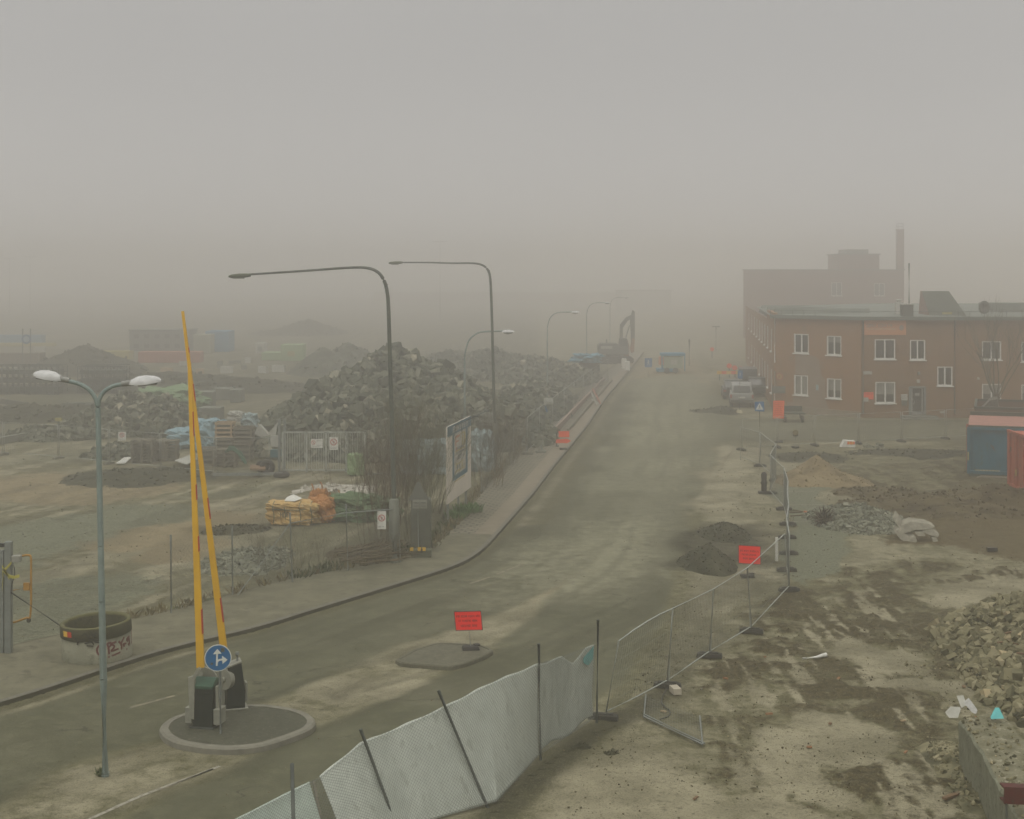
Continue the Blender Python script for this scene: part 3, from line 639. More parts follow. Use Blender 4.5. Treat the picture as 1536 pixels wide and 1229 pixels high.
mb = MB(); X = rot@Vector((1,0,0)); Y_ = rot@Vector((0,1,0)); Z_ = Vector((0,0,1)); bc = B1+Vector((0.01,.15,.03))
out_ = [(-.17,0),(.17,0),(.17,1.02),(.06,1.16),(-.17,1.04)]
prof = [(-.17,0),(.17,0),(.17,.93),(.17,1.0),(-.17,.90)]
mb.prism([bc-X*.23+Y_*y+Z_*z for y, z in [(-.17,0),(.17,0),(.17,.94),(-.17,.83)]], X*.46)
for zz in (.70, .76): mb.box(bc-Y_*.172+Z_*zz, (.42,.006,.012), rot)
wp(mb, 'cabinet', blackh, t, bevel=.012)
mb = MB(); mb.prism([bc-X*.24+Y_*y+Z_*z for y, z in [(-.20,.83),(.19,.955),(.19,1.0),(.03,1.04),(-.20,.90)]], X*.48); wp(mb, 'lid', green_l, t, bevel=.01)
zf_ = B1.y+.42; mb = MB(); YP = lambda pts, z: [D(x, y, z) for x, y in pts]
mb.prism(YP([(296,1000),(305,1000),(319,1006),(325,1014),(326,1030),(318,1026),(306,1022),(296,1024),(289,1032),(289,1016)], zf_), Vector((0,.07,0)))
mb.prism(YP([(282,1017),(289,1015),(297,1002),(301,1004),(292,1020),(291,1080),(284,1078)], B1.y-.02), Vector((0,.10,0)))
mb.prism(YP([(323,1030),(327,1029),(328,1088),(324,1090)], B1.y-.02), Vector((0,.10,0))); mb.cyl(D(301,1012,zf_-.05), D(301,1012,zf_), .05, .05, 12); mb.cyl(D(318,1018,zf_-.04), D(318,1018,zf_), .03, .03, 10)
wp(mb, 'fork_frame', alu, t, bevel=.006)
for s_ in (-1, 1): wp(MB().box(bc+X*s_*.33+Y_*(-.02)+Z_*.24, (.15,.34,.34), rot), 'counterweight', alu, t, bevel=.012)
a = D(301, 1001, B1.y+.15); e = D(284, 545, B1.y+.25)
wp(arm_mesh(a, e, .165, .07, [(.11,.19,1),(.38,.43,1),(.55,.60,1),(.76,.84,1)]), 'arm', [yellow, redp], t)
# rear barrier
B2 = G(351, 1074); B2.z = .15; t = thing('boom_barrier', 'rear barrier with slanting black cabinet, round pivot and longer yellow arm reaching highest', 'boom barrier', B2, group='boom barriers on the large island')
rot = Matrix.Rotation(R(18), 3, 'Z'); X = rot@Vector((1,0,0)); Y_ = rot@Vector((0,1,0)); bc = B2+Vector((.0,.12,.03))
wp(MB().box(B2+Vector((0,.12,.015)), (.56,.42,.03), rot), 'base_plate', alu, t, bevel=.005)
mb = MB(); mb.prism([bc+X*x+Z_*z-Y_*.17 for x, z in [(-.22,0),(.21,0),(.205,.38),(.13,1.03),(-.17,.93),(-.19,.6)]], Y_*.34); wp(mb, 'cabinet', blackh, t, bevel=.012)
mb = MB(); mb.prism([bc+X*x+Z_*z-Y_*.18 for x, z in [(-.19,.935),(.135,1.035),(.13,1.065),(-.185,.965)]], Y_*.36); wp(mb, 'lid', alu, t)
mb = MB(); mb.cyl(bc-X*.27-Y_*.10+Z_*.66, bc-X*.17-Y_*.02+Z_*.66, .235, .235, 24); mb.cyl(bc-X*.31-Y_*.12+Z_*.66, bc-X*.26-Y_*.1+Z_*.66, .06, .06, 12); mb.box(bc-X*.27+Z_*.30, (.06,.16,.56), rot); mb.box(bc-X*.25+Z_*1.05, (.10,.12,.35), rot); wp(mb, 'pivot_disc', alu, t)
wp(MB().box(bc+X*.245+Z_*.34, (.05,.24,.42), rot), 'counterweight', alu, t, bevel=.01)
mb = MB(); mb.tube([bc+X*.05+Z_*1.04, bc+X*.05+Z_*1.18], [.035,.03], 8); mb.cyl(bc+X*.05+Z_*1.18, bc+X*.05+Z_*1.24, .05, .04, 10); wp(mb, 'bracket', galv, t)
a = D(337, 985, B2.y-.05); e = D(274, 467, B2.y-.25)
wp(arm_mesh(a, e, .155, .06, [(.10,.17,1),(.40,.46,1),(.74,.79,1),(.88,.895,1)]), 'arm', [yellow, redp], t)
# ---------------------------------------------------------------- round direction sign
def ctr_x(px, z): return (px-PX0)*z/FOC
def arrow_shape(c, u, v, s):
    A_ = []
    def P(x, y): return c+u*x*s+v*y*s
    stem = [P(-.16,-.62), P(-.02,-.60), P(-.0,.32), P(-.13,.32)]
    head = [P(-.40,.30), P(.28,.34), P(-.05,.72)]
    curve = [P(-.02,-.45), P(.02,-.30), P(.14,-.22), P(.34,-.20), P(.34,-.06), P(.10,-.08), P(-.02,-.16)]
    h2 = [P(.32,.16), P(.36,-.48), P(.76,-.16)]
    return [stem, head, curve, h2]
ps = Vector((ctr_x(331, B1.y-.36), B1.y-.36, .15)); t = thing('direction_sign', 'round blue sign with white ahead and right arrows between the barriers', 'traffic sign', ps)
ctr = D(327, 987, B1.y-.42); nrm = Vector((.12,-1,.06)).normalized(); u = Vector((1,.12,0)).normalized(); v = u.cross(-nrm).normalized(); v = v if v.z > 0 else -v
wp(MB().tube([ps, ps+Vector((-.01,0,.8)), Vector((ctr.x+.02, ps.y+.02, ctr.z+.22))], [.03,.03,.03], 10), 'pole', galv, t)
mb = MB(); n = 40
mb.prism([ctr+(u*math.cos(2*math.pi*k/n)+v*math.sin(2*math.pi*k/n))*.285 for k in range(n)], -nrm*-.012)
mb.mi(1); mb.prism([ctr+nrm*.012+(u*math.cos(2*math.pi*k/n)+v*math.sin(2*math.pi*k/n))*.268 for k in range(n)], nrm*.003)
mb.mi(0)
for sh in arrow_shape(ctr+nrm*.0155, u, v, .27): mb.prism(sh, nrm*.002)
mb.mi(2); mb.box(ctr+nrm*.018+u*.10+v*.17, (.075,.004,.09), rz=.12); mb.box(ctr+nrm*.018-u*.13-v*.12, (.05,.004,.05), rz=.12)
wp(mb, 'sign_disc', [white_paint, blue_sign, conc_dark], t)
wp(MB().box((ctr.x, ctr.y+.025, ctr.z), (.12,.03,.05)), 'clamp', galv, t)
# ---------------------------------------------------------------- red text signs on rubber feet
def stand_sign(base, corners, label, face=red_sign, rows=((.12,.86),(0,.72),(-.13,.6)), h=.055, h0=0, name='text_sign', seed=1, foot=True, group=None):
    b = G(*base); b.z = h0; z = b.y; t = thing(name, label, 'sign', b, group=group)
    TL, TR, BR, BL = [D(x, y, z) for x, y in corners]; TL.y += .03; TR.y += .03
    mb = MB(); nrm = (TR-TL).cross(TL-BL).normalized(); nrm = nrm if nrm.y < 0 else -nrm
    mb.prism([TL, TR, BR, BL], -nrm*.006); mb.mi(1)
    f = .012
    for a, b_ in ((TL, TR), (TR, BR), (BR, BL), (BL, TL)): mb.bar(a, b_, .016, .016)
    c = (TL+TR+BR+BL)/4; u = ((TR-TL)+(BR-BL)).normalized(); v = ((TL-BL)+(TR-BR)).normalized()
    words(mb, c, u, v, (TR-TL).length, rows, h, 2, seed, .004, nrm); wp(mb, 'panel', [face, galv_d, dark_txt], t)
    top = (TL+TR)/2+Vector((0,.02,-.04)); wp(MB().tube([b+Vector((0,0,.02)), Vector((c.x, z+.03, c.z))], [.014,.014], 8), 'post', galv, t)
    if foot:
        mb = MB(); mb.box(b+Vector((0,0,.045)), (.46,.32,.09), rz=.15, taper=.85); mb.box(b+Vector((.16,.1,.1)), (.16,.14,.05), rz=.3); wp(mb, 'rubber_foot', rubber, t, bevel=.015)
    return t
stand_sign((706,981), [(681,918),(721,917),(724,945),(684,946)], 'red sign with three rows of dark lettering on the small island', h0=.12)
stand_sign((1121,866), [(1108,818),(1141,820),(1141,847),(1108,845)], 'red lettered sign beside two heaps of dark soil behind the mesh fence', seed=4)
stand_sign((1168,664), [(1160,601),(1177,601),(1176,628),(1159,628)], 'upright orange notice board on a post near the brick building corner', face=mat('bright orange board', (.80,.13,.035), (.74,.12,.03), .6, 3), rows=((.4,.8),(.28,.7),(.16,.8),(.04,.6),(-.08,.75),(-.2,.7),(-.32,.8)), h=.05, seed=8)
# ---------------------------------------------------------------- concrete ring with graffiti
rc = Vector((-10.80, 37.35, .11)); t = thing('concrete_ring', 'round concrete well ring with dark rim and red spray graffiti on the pavement', 'concrete ring', rc); t.rotation_euler = (R(1.5), R(-2.5), 0)
ringm = mat('dirty pale ring concrete', (.235,.23,.165), (.16,.16,.11), .9, 1.6, bump=.3, bscale=25, c3=(.13,.135,.09))
ringd = mat('wet mossy ring rim', (.042,.042,.018), (.065,.062,.03), .9, 2.5, bump=.3, c3=(.03,.03,.014))
mossr = mat('yellow moss rim', (.11,.105,.04), (.07,.07,.028), .95, 6)
MB().lathe((0,0,0), [(.875,-.05),(.885,.0),(.885,.04),(.872,.62),(.80,.62),(.76,.3)], 56).build('lower_ring', ringm, t)
mb = MB(); mb.lathe((0,0,0), [(.872,.615),(.9,.63),(.9,.9),(.89,.93)], 56); mb.mi(1); mb.lathe((0,0,0), [(.89,.93),(.86,.952),(.83,.952),(.80,.935)], 56); mb.lathe((0,0,0), [(.80,.935),(.785,.92),(.78,.88)], 56); mb.mi(0); mb.lathe((0,0,0), [(.78,.88),(.77,.52)], 56)
mb.build('rim', [ringd, mossr], t)
mb = MB(); n = 32; mb.add([(math.cos(2*math.pi*k/n)*.77*r, math.sin(2*math.pi*k/n)*.77*r, .56+.04*math.sin(k*3+r*5)) for r in (1,.66,.33) for k in range(n)]+[(0,0,.6)], [(j*n+k, j*n+(k+1) % n, (j+1)*n+(k+1) % n, (j+1)*n+k) for j in range(2) for k in range(n)]+[(2*n+k, 2*n+(k+1) % n, 3*n) for k in range(n)], True); mb.build('soil_fill', mat('ring soil', (.13,.125,.075), (.09,.085,.05), .95, 5, bump=.5), t)
def ring_pt(s, h, r=.889):      # s: -1..1 across the visible front (photo left to right), h height
    an = math.asin(max(-1, min(1, s)))+math.atan2(rc.x, rc.y)*-1*0; base = math.atan2(-rc.y, -rc.x); a = base+an
    return Vector((math.cos(a)*r, math.sin(a)*r, h))
def strokes(name, m, S, w, r=.889):
    mb = MB()
    for st in S:
        P = bez([ring_pt(x, y, r) for x, y in st], 5); L_ = []; 
        for i, p in enumerate(P):
            d = (P[min(i+1, len(P)-1)]-P[max(i-1, 0)]).normalized(); o_ = Vector((p.x, p.y, 0)).normalized(); s_ = o_.cross(d).normalized()*w/2
            L_ += [p-s_+o_*.002, p+s_+o_*.002, p-s_-o_*.01, p+s_-o_*.01]
        k = len(P); mb.add(L_, [(i*4, i*4+1, i*4+5, i*4+4) for i in range(k-1)]+[(i*4+2, i*4, i*4+4, i*4+6) for i in range(k-1)]+[(i*4+1, i*4+3, i*4+7, i*4+5) for i in range(k-1)], False)
    return mb.build(name, m, t)
graf = mat('dark red spray paint', (.13,.022,.022), (.10,.02,.02), .8, 6)
LY = lambda y: (1150-y)/(1150-440)*.95   # zoomed photo rows to heights
def GP(*p): return [((x-720)/565, LY(y)-((x-720)/565)*.06*0+.0) for x, y in p]
strokes('graffiti', graf, [GP((800,775),(750,790),(722,850),(735,930),(780,960)), GP((885,760),(905,860),(910,975)), GP((885,765),(940,760),(945,810),(890,850)),
    GP((1030,770),(950,790),(1000,850),(945,925),(1060,915)), GP((1070,770),(1110,860),(1110,950)), GP((1160,735),(1100,850)), GP((1130,870),(1190,865)), GP((1150,840),(1155,920)),
    GP((1245,770),(1205,790),(1215,840),(1240,800),(1240,930),(1215,890)), GP((1285,720),(1275,950)), GP((890,1030),(1050,1000),(1200,985))], .045, .884)
strokes('graffiti', mat('black spray paint', (.02,.02,.018), None, .8), [GP((540,715),(640,690),(680,750)), GP((570,755),(670,775)), GP((690,690),(780,720)), GP((500,560),(560,520),(600,600),(640,540),(700,560)), GP((400,600),(430,680),(425,740)), GP((440,690),(480,650),(560,640)), GP((640,500),(690,600),(720,520),(760,580),(780,660)), GP((600,620),(680,650),(770,640))], .03, .903)
mb = MB()
for s0, s1, k in ((-.885,-.78,0), (-.78,-.67,1)):
    mb.mi(k); q = [ring_pt(s0,.72,.904), ring_pt(s1,.72,.904), ring_pt(s1,.86,.904), ring_pt(s0,.86,.904)]; mb.quad(*q)
mb.build('sticker', [yel2, redp], t, solid=.004)
# ---------------------------------------------------------------- gate posts and yellow frame, far left
gp = G(13, 985); zg_ = gp.y
t = thing('gate_post', 'thick steel gate post with control box and yellow tape at the left edge', 'gate post', gp)
mb = MB(); mb.box(gp+Vector((0,0,1.5)), (.17,.17,3.06)); wp(mb, 'post', galv, t, bevel=.01)
wp(MB().box(D(25,838,zg_-.1), (.22,.2,.17)), 'control_box', mat('grey box', (.26,.26,.22), None, .6), t, bevel=.015)
mb = MB(); P = bez([D(18,845,zg_-.12), D(8,856,zg_-.14), D(2,852,zg_-.14)], 5); 
tape = mat('yellow tape', (.42,.38,.06), (.34,.31,.05), .6, 5)
for pl in ([(17,844),(9,853),(4,858),(3,882)], [(5,856),(12,863),(20,866),(29,864)], [(3,850),(8,858),(14,868)], [(5,862),(3,885)]):
    P = bez([D(x, y, zg_-.13) for x, y in pl], 4)
    mb.add([p+Vector((0,dy,dz)) for p in P for dy, dz in ((0,.04),(0,-.04),(.012,-.04),(.012,.04))], [(i*4+j, i*4+(j+1) % 4, i*4+4+(j+1) % 4, i*4+4+j) for i in range(len(P)-1) for j in range(4)], False)
wp(mb, 'tape', tape, t)
wp(MB().tube(bez([D(20,845,zg_-.1), D(22,862,zg_-.12), D(18,876,zg_-.1), D(16,890,zg_-.1)], 5), .012, 6), 'cable', cable, t)
t = thing('gate_post', 'slim second steel post at the extreme left edge of the yard gate', 'gate post', G(3, 985)); wp(MB().box(G(3,985)+Vector((0,0,1.4)), (.10,.10,2.8)), 'post', galv, t, bevel=.008)
wp(MB().box(D(3,818,zg_-.06), (.11,.08,.1)), 'hinge', black, t)
yo = mat('orange yellow gate paint', (.40,.20,.02), (.32,.16,.02), .6, 5)
yg = Vector(D(33, 985, zg_)); yg.z = 0
t = thing('yellow_gate', 'small yellow tubular gate frame behind the thick gate post', 'gate', yg)
zz = zg_+.15; mb = MB()
mb.tube(bez([D(14,840,zz), D(30,835,zz), D(43,833,zz), D(46.5,838,zz), D(46.5,860,zz), D(46.5,900,zz), D(45,926,zz), D(40,927,zz), D(20,934,zz), D(4,937,zz)], 4), .028, 8)
mb.tube([D(18,886,zz), D(46,881,zz)], .022, 8); mb.box(D(40,880,zz-.02), (.16,.06,.2)); wp(mb, 'frame', yo, t)
wp(MB().cyl(D(43,931,zz)+Vector((0,0,0)), D(43,931,zz+.06), .06, .06, 10), 'wheel', rubber, t)
o = MB().tube([D(17,889,zg_-.1), D(94,941,37.6)], .022, 8).build('steel_cable', cable); base_at(o, D(94,941,37.6)); tag(o, 'dark taut cable running from the gate post to the concrete ring', 'cable')
# ================================================================ FENCES
def surf_grid(top, bot):                         # two matching polylines -> S(u, v)
    T_ = [Vector(p) for p in top]; B_ = [Vector(p) for p in bot]
    def at(P, u):
        L = [0]; 
        for a, b in zip(T_[:-1], T_[1:]): L.append(L[-1]+(b-a).length)
        s = max(0, min(1, u))*L[-1]
        for i in range(len(P)-1):
            if s <= L[i+1] or i == len(P)-2:
                t = (s-L[i])/(L[i+1]-L[i]); return P[i].lerp(P[i+1], t)
    return lambda u, v: at(B_, u).lerp(at(T_, u), v), sum((b-a).length for a, b in zip(T_[:-1], T_[1:]))
def diamond(mb, S, L, Hh, cell, r):
    n = int(L/cell); k = Hh/L     # wires run at 45 degrees
    for sgn in (1, -1):
        for i in range(-int(Hh/cell)-1, n+int(Hh/cell)+2):
            u0 = i*cell/L; u1 = u0+sgn*k; v0, v1 = 0., 1.
            a, b = (u0, v0), (u1, v1)
            def clip(p, q):
                (x0, y0), (x1, y1) = p, q
                if x0 < 0:
                    if x1 <= 0: return None
                    y0 += (y1-y0)*(0-x0)/(x1-x0); x0 = 0
                if x0 > 1:
                    if x1 >= 1: return None
                    y0 += (y1-y0)*(1-x0)/(x1-x0); x0 = 1
                return (x0, y0)
            p = clip(a, b); q = clip(b, a)
            if not p or not q: continue
            m_ = 4; pts = [S(p[0]+(q[0]-p[0])*j/m_, p[1]+(q[1]-p[1])*j/m_) for j in range(m_+1)]
            for c, d in zip(pts[:-1], pts[1:]):
                if (d-c).length > 1e-4: mb.wire(c, d, r)
sheet_m = mat('greyish white cover sheet', (.50,.53,.46), (.40,.43,.37), .7, 2.2, bump=.2, bscale=6, c3=(.36,.38,.32), stretch=(1,1,.35))
cyan_m = mat('turquoise sheet', (.10,.42,.40), (.08,.34,.33), .6, 5)
wire_m = mat('galvanised wire', (.16,.175,.15), (.12,.13,.11), .55, 9, metal=.3)
P1 = G(895,1085); P2 = G(811,1141); P3 = G(735,1212); P4 = G(600,1245); P5 = G(443,1330); P6 = G(330,1390)
T1 = D(897,931,P1.y); T2 = D(808,967,P2.y); T3 = D(658,1037,27.3); T4 = D(541,1095,26.2); T5 = D(438,1147,24.7)
ft = thing('chain_link_fence', 'old chain link fence with leaning posts and hung white sheets along the near roadside', 'fence', P2)
for a, b in ((P1,T1),(P2,T2),(P3,T3),(P4,T4),(P5,T5)): wp(MB().tube([a-Vector((0,0,.1)), b], .033, 10).cyl(b, b+(b-a).normalized()*.02, .036, .03, 10), 'post', galv_d, ft)
wp(MB().tube([G(492,1300), D(471,1172,25.6)], [.04,.03], 8), 'wooden_stake', wood_g, ft)
topl = [D(345,1233,23.6), D(430,1190,24.9), D(478,1166,25.6), D(541,1114,26.25), D(600,1090,26.8), D(672,1057,27.4), D(735,1024,28.4), D(811,994,P2.y), D(850,982,30.9), D(893,966,32.0)]
botl = [P6+Vector((0,0,.05)), P5+Vector((.1,0,.06)), lerp(P5,P4,.5)+Vector((0,0,.06)), lerp(P5,P4,.92), P4+Vector((.3,.1,.05)), lerp(P4,P3,.75)+Vector((.0,0,.05)), P3+Vector((.15,.1,.08)), P2+Vector((0,0,.12)), lerp(P2,P1,.5)+Vector((0,0,.12)), P1+Vector((-.05,0,.10))]
S, L = surf_grid(topl, botl)
mb = MB(); diamond(mb, S, L, 1.9, .075, .0032)
for v in (.02, .98): 
    pts = [S(i/60, v) for i in range(61)]
    for a, b in zip(pts[:-1], pts[1:]): mb.wire(a, b, .005)
wp(mb, 'mesh', wire_m, ft)
away = Vector((-.75,.66,0))
def sheet(u0, u1, nm, m, label, vt=lambda s: 1.0, vb=lambda s: .0, seed=0, amp=.05):
    rr = random.Random(seed); nu, nv = 130, 34; V_ = []
    ph = [rr.uniform(0, 6) for _ in range(6)]
    for i in range(nu+1):
        s = i/nu
        for j in range(nv+1):
            v = vb(s)+(vt(s)-vb(s))*j/nv; p = S(u0+(u1-u0)*s, v)
            w_ = .5*math.sin(s*7+ph[0]+v*1.5)+.16*math.sin(s*26+ph[1]-v*5)+.5*mnoise.noise(Vector((s*9+seed, v*2.2, 0)))+.5*abs(mnoise.noise(Vector((s*15-v*3, v*1.5+s*6, seed))))
            V_.append(p+away*(.03+amp*(.6+w_*.6)*(.35+math.sin(math.pi*v))))
    mb = MB(); mb.add(V_, [(i*(nv+1)+j, (i+1)*(nv+1)+j, (i+1)*(nv+1)+j+1, i*(nv+1)+j+1) for i in range(nu) for j in range(nv)], True)
    o = mb.build(nm, m, solid=.004); base_at(o, S((u0+u1)/2, 0)); return tag(o, label, 'sheet', 'cover sheets hung on the chain link fence')
def ufor(k):
    Ls = [0]
    for a, b in zip(topl[:-1], topl[1:]): Ls.append(Ls[-1]+(b-a).length)
    return Ls[k]/Ls[-1]
sheet(0, ufor(2)-.02, 'cover_sheet', mat('green tinted sheet', (.42,.48,.41), (.34,.40,.34), .7, 2, bump=.2, bscale=6), 'lowest green tinted sheet at the left end of the near fence', seed=3, vt=lambda s: .99, vb=lambda s: .0)
sheet(ufor(2)+.004, ufor(7)-.002, 'cover_sheet', sheet_m, 'largest greyish white sheet spanning the two leaning posts', seed=5, amp=.035, vt=lambda s: .99+.006*math.sin(s*40))
sheet(ufor(7)+.004, 1.0, 'cover_sheet', sheet_m, 'short greenish white sheet at the right end by the upright post', seed=9, amp=.06, vt=lambda s: .98-.008*math.sin(s*12)-(.13*max(0, 1-abs(s-.66)/.2)), vb=lambda s: .02+.03*math.sin(s*9))
o = MB().add([S(.955,.80)+away*.03, S(.998,.97)+away*.03, S(.996,.80)+away*.03, S(.975,.74)+away*.03, S(.955,.86)+away*.04], [(0,3,2,1),(0,1,4)]).build('plastic_scrap', cyan_m, solid=.006); base_at(o, S(.97,.8)); tag(o, 'turquoise plastic scrap caught at the top corner of the near fence', 'plastic scrap')
# ---- mobile fence panels
foot_m = mat('black fence foot', (.028,.028,.024), (.045,.043,.034), .85, 6, bump=.3, c3=(.09,.085,.06))
foot_c = mat('concrete fence foot', (.17,.165,.125), (.12,.115,.085), .9, 6, bump=.3)
rail_m = mat('bright fence tube', (.34,.36,.32), (.26,.28,.25), .5, 6, metal=.2)
def panel(a, b, label, group, h=1.8, tops=None, dirx=None, vs=.12, foot=True, fm=None, r=.021, bow=0):
    a, b = Vector(a), Vector(b); t = thing('temporary_fence', label, 'fence panel', a, group=group)
    at = Vector(tops[0]) if tops else a+Vector((0,0,h)); bt = Vector(tops[1]) if tops else b+Vector((0,0,h))
    d = (b-a).normalized(); ai, bi = a+d*.07, b-d*.05; ati, bti = at+d*.07*(not tops), bt-d*.05*(not tops)
    ab, bb = lerp(ai, ati, .09), lerp(bi, bti, .09)
    mid_t = (ati+bti)/2+Vector((0,0,bow)); mid_b = (ab+bb)/2+Vector((0,0,-bow*.3))
    mb = MB(); 
    T_ = [ati, lerp(ati, mid_t, .5)+Vector((0,0,bow*.25)), mid_t, lerp(mid_t, bti, .5)+Vector((0,0,bow*.25)), bti] if bow else [ati, bti]
    mb.tube(T_, r*.9, 7); mb.tube([ai, ati+Vector((0,0,.0))], r, 7); mb.tube([bi, bti], r, 7); mb.tube([ab, mid_b, bb], r*.8, 6)
    wp(mb, 'frame', rail_m, t)
    L_ = (b-a).length; mb = MB(); n = max(4, int(L_/vs))
    for i in range(1, n):
        f = i/n; mb.wire(lerp(ab, bb, f), lerp(ati, bti, f)+Vector((0,0,bow*(1-abs(2*f-1)))), .0028)
    for k in (.12,.3,.5,.7,.88): mb.wire(lerp(ab, ati, k), lerp(bb, bti, k), .003)
    wp(mb, 'wire_mesh', wire_m, t)
    if foot:
        q = Vector((-d.y, d.x, 0)); ang = math.atan2(q.y, q.x)
        if dirx is not None: ang = dirx
        mb = MB(); mb.box(a+Vector((0,0,.055)), (.68,.22,.11), rz=ang, taper=.93); mb.box(a+Vector((0,0,.125)), (.5,.14,.04), rz=ang, taper=.9); wp(mb, 'foot', fm or foot_m, t, bevel=.012)
    return t
run = [((905,1079),(928,962)), ((1001,1031),(1009,913)), ((1064,986),(1070,884)), ((1127,949),(1121,852)), ((1184,887),(1177,801))]
W_ = [(G(*b), None) for b, _ in run]; bs = [G(*b) for b, _ in run]; ts = [D(tp[0], tp[1], G(*b).y) for b, tp in run]
lab = ['nearest mesh fence panel, tilted, standing beside the end of the sheeted fence', 'mesh fence panel behind the loose cable and pale block', 'mesh fence panel with its foot on bare sand past the nearest ones', 'mesh fence panel hiding the lower right corner of the red sign by the soil heaps']
for i in range(4): panel(bs[i], bs[i+1], lab[i], 'mesh fence panels round the right hand site', tops=(ts[i], ts[i+1]), dirx=R(-12), bow=.06 if i == 0 else .0)
pts = [(1184,887),(1180,857),(1183,832),(1181,808),(1182,788),(1176,765),(1155,741),(1164,722),(1140,700),(1110,690)]
bs2 = [G(*p) for p in pts]
names = ['nearest to the corner', 'second after the corner', 'third after the corner', 'beside the white ground lines', 'next to the root clump', 'next to the dark bollard', 'between dark bollard and sand heap', 'left of the sand heap', 'farthest left, turning towards the crossing']
for i in range(len(bs2)-1): panel(bs2[i], bs2[i+1], 'mesh fence panel of the receding zigzag row, '+names[i], 'mesh fence panels round the right hand site', dirx=0 if i else R(5))
bs3 = [G(*p) for p in [(1112,676),(1165,672),(1222,669),(1287,666),(1352,663),(1418,659),(1470,656)]]
names = ['by the crossing sign', 'under the orange notice board', 'with the warning lamp before it', 'beside the white concrete weight', 'before the grey door', 'nearest to the blue skip']
for i in range(len(bs3)-1): panel(bs3[i], bs3[i+1], 'mesh fence panel along the cross street, '+names[i], 'mesh fence panels along the cross street', vs=.16)
bs4 = [G(x, y, .11) for x, y in [(791,682),(809,663),(829,645),(846,629),(861,615),(875,602),(888,590),(900,580),(912,571)]]
names = ['nearest the billboard', 'behind the leaning blue tipped sign', 'third of the row', 'fourth of the row', 'beside the timber rail', 'beside the fallen striped barrier', 'below the blue tarp', 'farthest visible']
for i in range(len(bs4)-1): panel(bs4[i], bs4[i+1], 'mesh fence panel on the left pavement, '+names[i], 'mesh fence panels on the left pavement', h=2.05, vs=.16, fm=foot_c)
bs5 = [G(*p) for p in [(-70,676),(5,683),(88,689),(163,697),(240,704),(322,712),(405,712)]]
names = ['at the picture edge', 'by the yellow marked foot', 'left of the small white notice', 'behind the grey double lamp', 'before the pallet stacks', 'touching the barred gate']
for i in range(len(bs5)-1): panel(bs5[i], bs5[i+1], 'mesh fence panel across the left yard, '+names[i], 'mesh fence panels across the left yard', h=1.85, vs=.16, fm=foot_c)
# loose fallen panel on the ground
a, b = G(966,1075,.05), G(1054,1117,.05); t = thing('temporary_fence', 'fallen mesh fence panel lying on the sand beside the near fence', 'fence panel', G(1010,1096))
c_, d_ = G(1022,1040,.04), G(930,1003,.04); c_ = a+Vector((.2,1.7,0)); d_ = b+Vector((.2,2.0,0))
mb = MB(); mb.tube([a, b], .022, 8); mb.tube([a+Vector((.02,.09,.02)), b+Vector((.05,.08,0))], .022, 8); mb.tube([a, c_], .018, 6); mb.tube([b, d_], .018, 6); wp(mb, 'frame', galv, t)
mb = MB()
for i in range(1, 22): f = i/22; mb.wire(lerp(a, b, f), lerp(c_, d_, f), .003)
for k in range(1, 9): f = k/9; mb.wire(lerp(a, c_, f), lerp(b, d_, f), .003)
wp(mb, 'wire_mesh', wire_m, t)
# ---- left chain link fence on the pavement edge
LP = [((257,925),(256,803)), ((349,897),(348,790)), ((439,878),(435,770)), ((522,861),(519,757)), ((601,848),(597,760))]
t = thing('chain_link_fence', 'thin grey chain link fence with brace poles along the left pavement', 'fence', G(439,878))
lb = [G(*b) for b, _ in LP]; lt = [D(tp[0], tp[1], b_.y) for (b, tp), b_ in zip(LP, lb)]
for a, b in zip(lb, lt): wp(MB().tube([a-Vector((0,0,.1)), b, b+Vector((0,0,.015))], [.034,.034,.03], 8), 'post', galv, t)
wp(MB().tube([lerp(lb[2], lt[2], .86), lerp(lb[3], lt[3], .88), lerp(lb[4], lt[4], .96)], .022, 8), 'top_rail', galv, t)
wp(MB().tube([lb[1]+Vector((.1,-.15,0)), lerp(lb[2], lt[2], .86)], .02, 8), 'brace', galv, t)
S2, L2 = surf_grid([lerp(a, b, .86) for a, b in zip(lb, lt)], [lerp(a, b, .03) for a, b in zip(lb, lt)])
mb = MB(); diamond(mb, S2, L2, 2.0, .16, .0028); wp(mb, 'mesh', wire_m, t)
